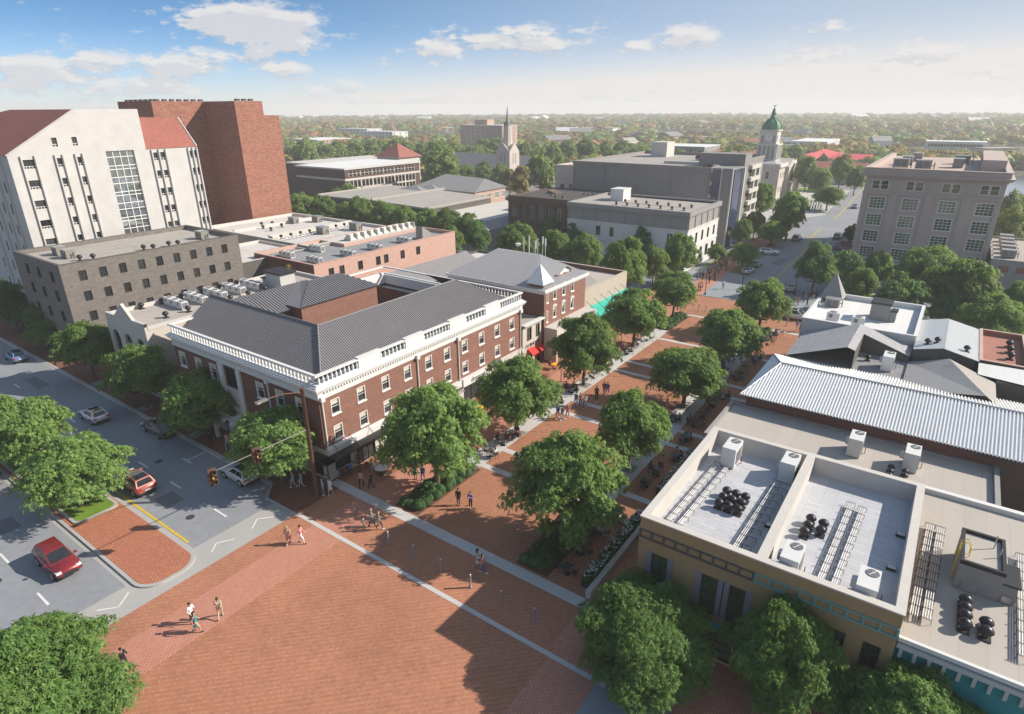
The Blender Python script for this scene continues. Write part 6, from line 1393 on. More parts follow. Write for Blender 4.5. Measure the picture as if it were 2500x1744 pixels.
for i in range(7):
    mb=MB(); mb.box(-.18,.18,-.18,.18,0,.55); mb.box(-.24,.24,-.24,.24,.55,.65)
    o=mb.build('roof_vent',M['roof_dark']); o.location=((-82.5,-80,-78,-76,-75,-74,-73.2)[i],(133,131,131,138,138.4,138.8,139.2)[i],11.6); tag(o,'black box vent on the arcaded building roof, %s from left'%ORD[i],'roof vent','box vents on the arcaded building')
mb=MB(); mb.prism([(-85.5,136),(-83,136),(-83,139),(-85.5,139)],11.6,[12.6,11.8,11.8,12.6]); tag(mb.build('roof_skylight',M['brownstone']),'sloping dark skylight on the arcaded building roof','skylight')
# pipe racks
def rack(p,q,label,k=3,loops=False):
    r=root('pipe_rack',label,'pipe rack',(p[0],p[1],p[2]),0,'pipe racks on the roofs'); d=Vector(q)-Vector(p); n=Vector((-d.y,d.x,0)).normalized(); L=d.length
    for j in range(k):
        o=n*(.11*(j-(k-1)/2)); mb=MB(); mb.tube(Vector(p)+o+Vector((0,0,.28)),Vector(q)+o+Vector((0,0,.28)),.035,.035,6); mb.build('pipe',M['galv'],r)
    m=int(L/.85); mb=MB()
    for i in range(m+1):
        c=Vector(p)+d*(i/m); a=c-n*.26; b=c+n*.26; mb.path([a,a+Vector((0,0,.34)),b+Vector((0,0,.34)),b],.016,4)
    mb.build('bracket',M['metal_dark'],r)
for p,q,l in (((-10.75,32.2,7.2),(-10.4,40.8,7.2),'pipe rack along outer wall of the left roof well'),((-10.05,32.2,7.2),(-9.65,40.6,7.2),'pipe rack second from outer wall of the left roof well'),((-6.5,31.6,7.2),(-6.15,40.8,7.2),'pipe rack near the dividing wall of the left roof well'),((-5.95,31.6,7.2),(-5.6,40.,7.2),'shaded pipe rack right against the dividing wall, left roof well'),((-1.8,31.8,7.2),(-1.5,40.9,7.2),'pipe rack in right roof well, left one of two'),((-1.1,31.7,7.2),(-.8,40.8,7.2),'pipe rack in right roof well, right one of two'),((2.75,32.4,6.84),(3.0,41.9,6.84),'pipe rack on the beige roof beside ochre building, left one of two'),((3.3,32.5,6.84),(3.55,41.9,6.84),'pipe rack on the beige roof beside ochre building, right one of two'),((7.35,32.4,6.84),(7.6,41.6,6.84),'pipe rack at right edge of the teal building roof')): rack(p,q,l,4 if p[2]<7 else 3)
for i in range(2): rack((-105.4+1.3*i,69.2,8.5),(-105.4+1.3*i,90,8.5),'long pipe run on the pale vent roof, %s one'%('nearer','farther')[i])
def hatch(x,y,z,l):
    r=root('roof_hatch',l,'roof hatch',(x,y,z)); mb=MB(); mb.box(x-.25,x+.25,y-.18,y+.18,z,z+.16); mb.build('curb',M['metal_dark'],r); mb=MB(); mb.box(x-.22,x+.22,y-.15,y+.15,z+.16,z+.2); mb.build('lid',M['galv'],r)
hatch(1.55,39.3,7.2,'small roof hatch by the right wall, farther one'); hatch(1.4,35.6,7.2,'small roof hatch by the right wall, nearer one'); hatch(-5.35,35.6,7.2,'small roof hatch in shade of the dividing wall')
# roof rooms with ladder on cream building
rr=root('roof_room','grey box roof room with yellow ladder hoops on the cream building','roof room',(-75.6,49.6,8.56))
mb=MB(); mb.box(-77.4,-74,48.8,51.2,8.56,10.7); mb.box(-78.4,-77.41,48.9,50,8.56,9.7); mb.build('wall',M['shadewall'],rr)
mb=MB(); mb.box(-77.6,-73.8,48.6,51.4,10.7,11.0); mb.box(-78.6,-77.5,48.7,50.1,9.7,9.85); mb.build('roof',M['metal_dark'],rr)
mb=MB(); mb.path([(-75.6,51.2,10.9),(-75.6,51.2,11.45),(-75.6,51.6,11.45),(-75.6,51.6,9.)],.014,4); mb.path([(-75.2,51.2,10.9),(-75.2,51.2,11.45),(-75.2,51.6,11.45),(-75.2,51.6,9.)],.014,4); mb.build('ladder_hoop',M['yellowsteel'],rr)
ld=MB(); 
for dy in (0,.36): ld.path([(4.28,37.2+dy,6.9),(4.28,37.2+dy,9.3),(4.55,37.2+dy,9.5),(4.75,37.2+dy,9.2),(4.75,37.2+dy,8.6)],.022,5)
for i in range(9): ld.tube((4.28,37.2,7.1+.25*i),(4.28,37.56,7.1+.25*i),.015,.015,4)
o=ld.build('roof_ladder',M['yellowsteel']); tag(o,'yellow steel ladder with hooped rails against the roof stair room','ladder')
for x,y,h,l in ((5.9,38.9,.9,'taller'),(6.15,38.1,.6,'shorter')):
    o=MB().tube((x,y,8.57),(x,y,8.57+h),.03).build('vent_pipe',M['galv']); tag(o,l+' thin vent pipe on roof of the stair room','vent pipe')
# ================================================================== street furniture
def bollard():
    r=root('bollard','','bollard',(0,0,0)); mb=MB(); mb.lathe((0,0,0),[(.11,0),(.11,.06),(.085,.07),(.075,1.12)],12); mb.build('post',M['bollard'],r); mb=MB(); mb.lathe((0,0,1.12),[(.088,0),(.088,.06),(.03,.09)],12); mb.build('cap',M['galv'],r); return once(r)
M['bollard']=plain('mauve_grey_bollard',(.21,.19,.21),.5,.2,.5,var=.1)
BO=bollard()
for i,x in enumerate((-33.8,-31.,-28.2,-25.45,-22.65,-19.9,-17.15)): BO((x,26.5,.02),'slim metal bollard in the plaza row, %s from the left'%ORD[i],0,None,'bollards across the plaza')
for i,x in enumerate((-31.8,-30.6,-23.4,-20.7,-17.7)): BO((x,99.2,.02),'slim metal bollard at far end of the mall, %s from the left'%ORD[i],0,None,'bollards at far end of the mall')
for i in range(6): BO((-39.6+1.1*i,216.5+1.2*i,.08),'bollard before the city hall corner, %s from left'%ORD[i],0,1.1,'bollards at city hall')
def lamp():
    r=root('street_lamp','','street lamp',(0,0,0)); mb=MB(); mb.lathe((0,0,0),[(.2,0),(.2,.12),(.1,.3),(.065,.5),(.05,2.7),(.09,2.75)],10); mb.build('post',M['metal_black'],r)
    mb=MB(); mb.lathe((0,0,2.75),[(.09,0),(.17,.35)],8); mb.build('lantern',M['glass_pale'],r); mb=MB(); mb.lathe((0,0,3.1),[(.24,0),(.1,.15),(.03,.3)],8); mb.build('lantern_cap',M['metal_black'],r); return once(r)
LA=lamp()
for x,y,l in ((-53.8,27.3,'black lantern street lamp on the sidewalk before the brick building portico'),(-34.1,108.9,'black lantern street lamp at kerb corner by the brick walk'),(-29.6,116.2,'black lantern street lamp on the far corner pavement beside the avenue'),(-20.7,118.0,'black lantern street lamp on the right corner pavement near a crowd'),(-35.7,119.3,'black lantern street lamp on the brick walk within the crowd'),(-36.4,128.4,'black lantern street lamp on the brick walk beside the verge tree'),(-36.3,136.3,'black lantern street lamp farthest up the brick walk')): LA((x,y,.05),l,0,1.12,'lantern street lamps')
# signal mast
M['arm']=plain('grey_mast_arm',(.16,.15,.145),.5,.2,.4,var=.15,scale=2.); M['signal']=plain('brown_signal_housing',(.105,.055,.038),.6,var=.1,scale=3.); M['mast']=plain('rusty_brown_mast',(.115,.062,.042),.6,.2,.4,var=.2,scale=2.)
sg=root('traffic_signal_mast','tall brown signal mast with mast arm, two signals and cobra lamp at street corner','traffic signal',(-41,27.5,0))
mb=MB(); mb.lathe((-41,27.5,0),[(.42,0),(.42,.06),(.2,.1),(.2,.5),(.15,10.4),(.18,10.42),(.18,10.55)],12); mb.build('pole',M['mast'],sg)
mb=MB(); mb.tube((-41,27.5,6.7),(-41,18.7,6.95),.055,.03,8); mb.build('mast_arm',M['arm'],sg)
mb=MB(); mb.path([(-41,27.5,10.2),(-41,25.6,10.75),(-41,24.2,10.85)],.05,6); mb.build('lamp_arm',M['mast'],sg)
mb=MB(); mb.lathe((-41,23.5,10.7),[(.05,0),(.22,.06),(.2,.16),(.06,.22)],10); mb.box(-41.17,-40.83,23.3,24.3,10.78,10.92); mb.build('cobra_head',M['unit_d'],sg)
M['lens']=plain('dark_lens',(.03,.02,.015),.15,var=.1); M['lens_lit']=plain('amber_lens',(.55,.42,.12),.2,var=.1)
for y in (18.9,22.6):
    mb=MB(); mb.box(-41.2,-40.88,y-.26,y+.26,5.95,7.2); mb.box(-40.879,-40.87,y-.33,y+.33,5.88,7.28); mb.build('signal_head',M['signal'],sg)
    for i in range(3):
        z=6.18+.42*i; mb=MB(); mb.tube((-41.23,y,z),(-41.3,y,z),.15,.15,12); mb.tube((-40.85,y,z),(-40.80,y,z),.16,.16,12); mb.build('lens',M['lens_lit' if i==1 else 'lens'],sg); mb=MB(); mb.tube((-40.84,y,z+.02),(-40.62,y,z+.02),.18,.18,10,0,False); mb.build('visor',M['mast'],sg)
# string lights on slim posts
M['bulb']=plain('white_bulb',(.85,.83,.76),.3,var=.02)
SPost=once((lambda r:(MB().lathe((0,0,0),[(.16,0),(.16,.03),(.045,.05),(.04,3.9)],8).build('pole',M['metal_black'],r),r)[1])(root('string_light_post','','post',(0,0,0))))
PL=[(-32.95,40.4),(-33.2,56.4),(-33.2,72.2),(-33.3,86.2)]; PR=[(-20.2,49.4),(-20.2,65.2),(-20.2,80.)]
for i,(x,y) in enumerate(PL): SPost((x,y,.02),'slim black string light post on left tree walk, %s from the plaza'%ORD[i],0,None,'string light posts')
for i,(x,y) in enumerate(PR): SPost((x,y,.02),'slim black string light post on right tree walk, %s from the plaza'%ORD[i],0,None,'string light posts')
def strings(a,b,label):
    r=root('string_lights',label,'string lights',(a[0],a[1],3.85),0,'string lights over the mall'); P=[]
    for i in range(17): t=i/16; P.append((a[0]+(b[0]-a[0])*t,a[1]+(b[1]-a[1])*t,3.85-1.0*4*t*(1-t)*.8))
    MB().path(P,.012,4).build('cable',M['metal_black'],r)
    bb=None
    for i in range(1,16):
        p=P[i]
        if bb is None: bb=MB().lathe((p[0],p[1],p[2]-.1),[(.015,.1),(.045,.05),(.04,.015),(.01,0)],6).build('bulb',M['bulb'],r,off=p); bb.parent=r; bb.location=Vector(p)-OFS[r.name]
        else: c=copy_tree(bb); c.location=Vector(p)-OFS[r.name]
sq=[PL[0],PR[0],PL[1],PR[1],PL[2],PR[2],PL[3]]
for i,(a,b) in enumerate(zip(sq,sq[1:])): strings(a,b,'string of white bulbs zigzagging over the mall, %s span from the plaza'%ORD[i])
# ================================================================== cafe furniture
def table_proto(sq,mat,r_=.42,h=.74):
    r=root('cafe_table','','table'); mb=MB()
    if sq: mb.box(-.38,.38,-.38,.38,h-.03,h)
    else: mb.lathe((0,0,h-.03),[(r_*.97,0),(r_,.01),(r_,.03)],20)
    mb.build('table_top',mat,r); MB().tube((0,0,.03),(0,0,h-.03),.03,.03,8).build('pedestal',M['metal_black'],r); MB().lathe((0,0,0),[(.26,0),(.26,.02),(.05,.05)],12).build('base',M['metal_black'],r); return once(r)
M['tabletop']=plain('grey_table_metal',(.085,.085,.09),.4,.4,.5,var=.1,scale=4.); M['orange']=plain('orange_table_top',(.78,.36,.03),.45,var=.04); M['chairwood']=plain('pale_wicker',(.42,.36,.30),.8,var=.12,scale=4.)
TS=table_proto(True,M['tabletop']); TR=table_proto(False,M['tabletop'],.42); TO=table_proto(False,M['orange'],.55); TW=table_proto(False,M['unit'],.62)
def chair_proto(mat,legs):
    r=root('cafe_chair','','chair'); mb=MB(); mb.box(-.21,.21,-.2,.22,.43,.46); mb.build('seat',mat,r)
    mb=MB(); mb.raw([(-.2,.20,.5),(.2,.20,.5),(.2,.27,.86),(-.2,.27,.86),(-.2,.22,.5),(.2,.22,.5),(.2,.29,.86),(-.2,.29,.86)],[(0,1,2,3),(4,7,6,5),(3,2,6,7),(0,4,5,1),(0,3,7,4),(1,5,6,2)]); mb.build('backrest',mat,r)
    for sx in (-1,1):
        for a,b in (((sx*.19,-.18,.43),(sx*.21,-.22,0)),((sx*.19,.2,.52),(sx*.21,.27,0))): MB().tube(a,b,.016,.016,5).build('leg',legs,r)
        mb=MB(); mb.path([(sx*.2,.22,.64),(sx*.23,-.12,.64),(sx*.2,-.15,.45)],.014,4); mb.build('armrest',legs,r)
    return once(r)
CH=chair_proto(M['tabletop'],M['metal_black']); CW=chair_proto(M['chairwood'],M['galv'])
SIDE={'N':(0,1,'far'),'S':(0,-1,'near'),'E':(1,0,'right hand'),'W':(-1,0,'left hand')}
SEATED=[]   # (x,y,rz,phrase,side,top colour, bottom colour, hair)
def cluster(x,y,phrase,seats,tb='TS',z=.022,rot=0.,d=.62):
    T={'TS':TS,'TR':TR,'TO':TO,'TW':TW}[tb]; nm={'TS':'square dark table','TR':'round dark table','TO':'round orange table','TW':'round pale table'}[tb]
    T((x,y,z),nm+' '+phrase,rot,None,'outdoor tables')
    for s,occ in seats.items():
        dx,dy,w=SIDE[s]; c,sn=cos(rot),sin(rot); dx,dy=dx*c-dy*sn,dx*sn+dy*c; rz=atan2(dy,dx)-pi/2+rnd.uniform(-.25,.25)
        dd=d+rnd.uniform(-.03,.12)+(.2 if tb=='TW' else 0)
        (CW if tb=='TW' else CH)((x+dx*dd,y+dy*dd,z),('woven chair' if tb=='TW' else 'black chair')+{'far':' behind','near':' before','right hand':' right of','left hand':' left of'}[w]+' table '+phrase,rz,None,'outdoor chairs')
        if occ: SEATED.append((x+dx*(dd-.02),y+dy*(dd-.02),rz,phrase,w,occ,z))
LW='on left tree walk, '
cluster(-32.6,44.1,LW+'nearer by second trunk',{'N':('maroon','dark'),'W':('black','dark')})
cluster(-32.65,45.9,LW+'farther by second trunk',{'E':('maroon','dark'),'N':('black','dark')})
cluster(-32.3,41.6,LW+'nearest the plaza',{'W':('grey','dark'),'E':('white','beige')})
cluster(-33.2,58.9,LW+'before the third trunk',{'W':('maroon','dark'),'N':('olive','blue'),'E':('black','dark')},'TR')
cluster(-32.9,55.0,LW+'with one lone sitter',{'E':('black','dark'),'W':None},'TR')
cluster(-33.0,64.2,LW+'just past the third trunk',{'N':None,'S':None})
cluster(-32.7,67.4,LW+'facing the mall',{'N':('beige','dark')})
cluster(-33.2,74.3,LW+'before fourth trunk',{'W':('red','dark'),'E':('grey','dark'),'S':None})
cluster(-33.6,78.8,LW+'behind the fourth trunk',{'W':None,'E':None,'S':None}); cluster(-33.2,81.,LW+'farthest, with empty chairs',{'W':None,'E':None})
RW='on right tree walk, '
cluster(-20.3,58.7,RW+'before middle trunk',{'W':('white','dark'),'E':('maroon','dark')}); cluster(-20.3,51.,RW+'past the second trunk',{'E':('black','dark'),'S':None}); cluster(-20.9,45.2,RW+'left of the second trunk',{'N':('maroon','dark')})
cluster(-20.6,79.6,RW+'by the fourth trunk',{'N':None,'S':None,'E':None})
RT='on right terrace, '
cluster(-17.8,81.5,RT+'by the shingled roof',{'W':('black','dark'),'E':('black','blue'),'S':None}); cluster(-18.1,79.2,RT+'second from far end',{'E':None,'W':None}); cluster(-18.2,76.6,RT+'third from far end',{'N':None,'E':None}); cluster(-18.0,73.8,RT+'beside the corrugated hip end',{'W':('grey','dark'),'E':('teal','dark'),'N':None})
cluster(-17.7,67.4,RT+'with two dark clad sitters',{'W':('black','dark'),'E':('black','dark')}); cluster(-17.9,64.9,RT+'by the corrugated hall',{'N':('grey','dark'),'S':('white','dark'),'W':('black','dark')}); cluster(-17.8,61.4,RT+'empty one below the hip end',{'N':None,'S':None}); cluster(-17.9,59.0,RT+'by the beige roof corner',{'W':('maroon','dark'),'E':None})
cluster(-17.7,55.2,RT+'in the short bay',{'N':('teal','dark'),'E':('grey','dark'),'S':None}); cluster(-17.2,51.2,RT+'inner end of long bay',{'N':('beige','dark'),'E':('black','dark')}); cluster(-17.5,47.9,RT+'middle of long bay',{'N':('maroon','dark'),'W':('black','dark'),'S':None}); cluster(-17.6,45.5,RT+'near end of long bay',{'N':('grey','dark'),'S':('black','dark')})
cluster(-17.7,39.4,RT+'under the largest tree',{'N':('beige','dark'),'E':None}); cluster(-17.9,37.1,RT+'by the shrub bed',{'W':('white','dark'),'E':None,'S':None}); cluster(-17.9,34.2,RT+'with a maroon clad sitter',{'N':('maroon','dark'),'W':('olive','dark'),'E':None}); cluster(-17.7,31.7,RT+'empty one nearest the plaza',{'W':None,'E':None})
cluster(-18.1,89.3,RT+'past the spire, nearest',{'E':None,'W':None}); cluster(-18.1,91.5,RT+'past the spire, middle',{'N':None,'S':None}); cluster(-18.0,94.4,RT+'past the spire, farthest',{'E':None,'S':None})
FT_='before corner building, '
cluster(-38.8,33.2,FT_+'nearest the plaza',{'W':('white','dark'),'E':None,'N':None},'TW'); cluster(-39.2,35.6,FT_+'second from the plaza',{'W':None,'E':None,'N':None},'TW'); cluster(-39.3,38.2,FT_+'third from the plaza',{'W':None,'S':None,'N':None},'TW')
cluster(-39.0,48.3,'beside the shop sign',{'S':('black','dark'),'N':None},'TO'); cluster(-40.2,50.8,'under the shop sign',{'N':None},'TO'); cluster(-40.3,66.0,'below the white canopy',{'N':('white','beige')},'TO'); cluster(-38.6,63.9,'before the red awnings',{'W':('maroon','dark')},'TO')
BS=once((lambda r:(MB().lathe((0,0,.68),[(.17,0),(.18,.03),(.15,.05)],12).build('seat',M['wood_dark'],r),[MB().tube((.1*cos(a),.1*sin(a),.68),(.22*cos(a),.22*sin(a),0),.014,.014,4).build('leg',M['metal_black'],r) for a in (.8,2.35,3.9,5.5)],r)[2])(root('bar_stool','','stool')))
for i,(x,y) in enumerate(((-41.0,30.6),(-40.95,31.3),(-40.7,32.2),(-40.6,33.0))): BS((x,y,.022),'bar stool at the window counter, %s from the street corner'%ORD[i],0,None,'bar stools at the counter')
pp=root('potted_plant','small round potted conifer by the shop door of the brick building','plant',(-41.2,46.3,0)); MB().lathe((-41.2,46.3,.02),[(.16,0),(.22,.35)],12).build('pot',M['metal_dark'],pp)
d=norm(rs.normal(size=(220,3))); P=d*np.array([.28,.28,.5])+np.array([0,0,.85]); Q,lv=rosettes(rs,P,d,.1,.3,4,.2); o=bpy.data.objects.new('foliage',quads_mesh('foliage',Q,lv,M['shrub'])); COL.objects.link(o); o.parent=pp
# ================================================================== cars
def paint(name,c): 
    M[name]=objcol(name,c,.28,.25,.5,.6)
for n_,c_ in (('car_red',(.22,.018,.022)),('car_rose',(.36,.12,.095)),('car_white',(.62,.63,.65)),('car_grey',(.055,.06,.07)),('car_blue',(.10,.22,.42)),('car_silver',(.36,.36,.37)),('car_purple',(.20,.06,.22)),('car_orange',(.36,.10,.05)),('car_tan',(.30,.24,.19))): paint(n_,c_)
M['tyre']=plain('tyre_rubber',(.02,.02,.02),.85,var=.1); M['rim']=plain('alloy_rim',(.42,.42,.43),.35,.6,.5,var=.05); M['carglass']=glass('car_glass',(.012,.013,.016),.04,.8,.1); M['tail']=plain('tail_lamp',(.45,.015,.015),.2,var=.02); M['head']=plain('headlamp_glass',(.62,.64,.66),.12,var=.02); M['trim']=plain('black_plastic_trim',(.025,.025,.027),.6,var=.05); M['plate']=plain('number_plate',(.55,.55,.52),.5,var=.02)
CT={ # stations x,zlow,zbelt,halfwidth ; greenhouse rear base, rear roof, front roof, windscreen base, roof z, roof halfwidth
 'hatch':([(-2.03,.48,.72,.66),(-1.98,.36,.93,.79),(-1.6,.27,.98,.87),(-.6,.22,.97,.885),(.5,.22,.95,.885),(.95,.23,.93,.875),(1.45,.25,.86,.85),(1.85,.3,.74,.77),(2.0,.36,.62,.66),(2.05,.42,.52,.5)],(-1.95,-1.55,.05,1.0,1.46,.60),.33,1.28),
 'suv':([(-2.22,.5,.8,.7),(-2.17,.38,1.03,.84),(-1.8,.3,1.08,.91),(-.6,.26,1.07,.925),(.5,.26,1.05,.925),(1.0,.27,1.03,.915),(1.6,.29,.98,.89),(2.0,.33,.87,.83),(2.18,.38,.74,.74),(2.22,.44,.6,.62)],(-2.1,-1.7,.15,1.1,1.62,.64),.36,1.33),
 'sedan':([(-2.4,.48,.76,.7),(-2.34,.36,.93,.82),(-1.9,.28,.98,.89),(-.8,.22,.96,.91),(.5,.22,.94,.91),(1.0,.23,.91,.90),(1.6,.25,.84,.87),(2.1,.3,.72,.8),(2.3,.36,.6,.68),(2.36,.42,.52,.55)],(-1.85,-.95,.1,1.1,1.44,.60),.33,1.42)}
def car_proto(kind,col,roofcol):
    st,(rb,rt,ft,wb,zr_,hw),wr,wx=CT[kind]; r=root('parked_car','','car')
    mb=MB(); ring_=[]
    for x,zl,zb,w_ in st: ring_.append([(x,s*a*w_,zl+(zb-zl)*b) for s,a,b in ((-1,.88,0),(-1,.98,.22),(-1,1.,.55),(-1,.975,.82),(-1,.88,1.0))]+[(x,0,zb+.025)]+[(x,s*a*w_,zl+(zb-zl)*b) for s,a,b in ((1,.88,1.0),(1,.975,.82),(1,1.,.55),(1,.98,.22),(1,.88,0))])
    vs=[p for q in ring_ for p in q]; n=11
    mb.raw(vs,[(i*n+j,(i+1)*n+j,(i+1)*n+j+1,i*n+j+1) for i in range(len(st)-1) for j in range(n-1)],0,True); mb.face(ring_[0],0); mb.face(ring_[-1][::-1],0)
    zb=.95 if kind!='suv' else 1.05; bw=st[4][3]*.9
    G_=[(rb,-bw,zb),(wb,-bw*.94,zb-.02),(ft,-hw,zr_),(rt,-hw,zr_-.03)]; G2_=[(a,-b,c) for a,b,c in G_]
    mb.raw(G_+G2_,[(0,1,2,3),(7,6,5,4),(1,5,6,2),(0,3,7,4)],0); 
    rm=(ft+rt)/2; mb.raw([(rt,-hw,zr_-.03),(ft,-hw,zr_),(ft,hw,zr_),(rt,hw,zr_-.03),(rm,-hw*.9,zr_+.045),(rm,hw*.9,zr_+.045)],[(0,4,5,3),(4,1,2,5),(0,1,4),(3,5,2)],0,False); mb.build('body',M[col],r)
    def lerp(a,b,t): return tuple(a[i]+(b[i]-a[i])*t for i in range(3))
    def inset(q,u0,u1,v0,v1,o):
        a,b,c,d=q; P=lambda u,v: Vector(lerp(lerp(a,b,u),lerp(d,c,u),v)); pts=[P(u0,v0),P(u1,v0),P(u1,v1),P(u0,v1)]; nn=(pts[1]-pts[0]).cross(pts[3]-pts[0]).normalized(); ce=Vector((0,0,.7)); nn=nn if nn.dot(pts[0]-ce)>0 else -nn
        return [p+nn*o for p in pts]
    MB().face(inset((G_[1],G2_[1],G2_[2],G_[2]),.05,.95,.08,.93,.012)).build('windscreen',M['carglass'],r)
    MB().face(inset((G_[0],G2_[0],G2_[3],G_[3]),.08,.92,.14,.92,.012)).build('rear_window',M['carglass'],r)
    for g in (G_,G2_):
        MB().face(inset((g[0],g[1],g[2],g[3]),.10,.46,.10,.88,.012)).build('side_window',M['carglass'],r); MB().face(inset((g[0],g[1],g[2],g[3]),.49,.84,.10,.90,.012)).build('side_window',M['carglass'],r)
    if roofcol: MB().face([(rt+.12,-hw*.82,zr_+.012),(rm,-hw*.8,zr_+.052),(rm,hw*.8,zr_+.052),(rt+.12,hw*.82,zr_+.012)]).face([(rm,-hw*.8,zr_+.052),(ft-.1,-hw*.82,zr_+.015),(ft-.1,hw*.82,zr_+.015),(rm,hw*.8,zr_+.052)]).build('glass_roof',M[roofcol],r)
    for sx in (-1,1):
        for sy in (-1,1):
            w_=st[4][3]+.012; x=sx*wx; wheel=MB(); wheel.tube((x,sy*(w_-.22),wr),(x,sy*w_,wr),wr,wr,18); o=wheel.build('wheel',M['tyre'],r)
            rm_=MB(); rm_.tube((x,sy*w_,wr),(x,sy*(w_+.008),wr),wr*.68,wr*.66,14)
            for k in range(5): a=2*pi*k/5; rm_.tube((x,sy*(w_+.012),wr),(x+wr*.6*cos(a),sy*(w_+.012),wr+wr*.6*sin(a)),.03,.03,4)
            q=rm_.build('rim',M['rim'],r); q.parent=o
            ar=MB(); ar.tube((x,sy*(w_-.3),wr+.03),(x,sy*(w_-.006),wr+.03),wr+.07,wr+.07,18); ar.build('wheel_arch',M['trim'],r)
        y=sx*st[-3][3]*.78; x=st[-3][0]; mb=MB(); mb.cbox((x+.05,y,.60 if kind!='suv' else .72),.32,.34,.13); mb.build('headlight',M['head'],r)
        y=sx*st[1][3]*.80; mb=MB(); mb.cbox((st[1][0]+.02,y,.70 if kind!='suv' else .78),.16,.36,.16); mb.build('tail_light',M['tail'],r)
        mb=MB(); mb.cbox((wb-.22,sx*(bw+.16),zb-.0),.14,.2,.13); mb.build('mirror',M[col],r)
    mb=MB(); mb.cbox((st[-1][0]-.06,0,.32),.16,1.1,.2); mb.cbox((st[-2][0]+.0,0,.52),.14,.8,.16); mb.build('grille',M['trim'],r)
    mb=MB(); mb.cbox((st[0][0]+.04,0,.3),.16,1.3,.2); mb.build('rear_bumper',M['trim'],r); mb=MB(); mb.cbox((st[0][0]-.01,0,.56),.04,.5,.13); mb.build('plate',M['plate'],r)
    return once(r)
CP={}
def car(kind,col,x,y,rz,label,roof='carglass'):
    k=(kind,col,roof)
    if k not in CP: CP[k]=car_proto(kind,col,roof)
    CP[k]((x,y,0),label,rz,None,'cars on the streets')
car('suv','car_red',-49.6,10.4,0,'dark red car facing the viewer in the lower carriageway',None)
car('suv','car_rose',-55.6,18.9,pi,'coppery red car with black glass roof beside the median')
car('hatch','car_white',-49.2,25.2,pi,'white hatchback parked at the street corner by the signal arm')
car('hatch','car_white',-73.4,22.7,pi,'white hatchback driving in the middle of the shaded street')
car('sedan','car_grey',-64.4,25.35,pi,'dark grey sedan parked along the sidewalk kerb','carglass')
car('hatch','car_blue',-101.5,24.4,pi,'blue hatchback at far left of the street','carglass')
car('hatch','car_white',-32.3,129.6,pi/2,'white hatchback on the avenue beside the verge, nearer of two')
car('hatch','car_silver',-32.5,136.6,pi/2,'silver car with black roof on the avenue, farther of two')
car('suv','car_white',-33.2,149.8,.15,'white car turning across the avenue by the verge tree')
car('suv','car_tan',-31.6,170.6,pi/2,'tan car in the left lane of the upper avenue',None); car('suv','car_tan',-23.4,179,pi/2,'tan car in the right lane of the upper avenue',None)
car('sedan','car_silver',-27.8,239.,pi/2,'grey car farthest up the avenue near city hall',None)
car('hatch','car_grey',-24.6,145.8,pi/2,'dark car on the avenue behind the grove edge'); car('sedan','car_silver',-22.3,121,1.9,'dark silver car turning by the right corner pavement')
car('suv','car_white',-17.3,103.6,.1,'white car crossing behind the spire building'); car('sedan','car_orange',-20.3,169.3,2.5,'orange red car parked at left of the stone block'); car('sedan','car_purple',-20.5,163.6,2.5,'purple car parked at left of the stone block')
car('suv','car_red',-60,176,.1,'reddish car on the parking deck roof',None)
for n_ in list(bpy.data.objects):
    if n_.get('label','').startswith('reddish car on the parking deck'): n_.location=(-60.5,178,18.0)
M['banner']=M['red']
car('hatch','car_orange',-53,172,1.2,'dark red car partly hidden on the parking deck roof',None)
for n_ in list(bpy.data.objects):
    if n_.get('label','').startswith('dark red car partly'): n_.location=(-53.5,171,18.0)
for i in range(36):
    car('hatch',('car_white','car_silver','car_grey')[i%3],-66+(i%9)*4.6,408+16*(i//9),pi/2*(1+2*(i%2)),'parked car in the far car park beyond the red roofs',None)
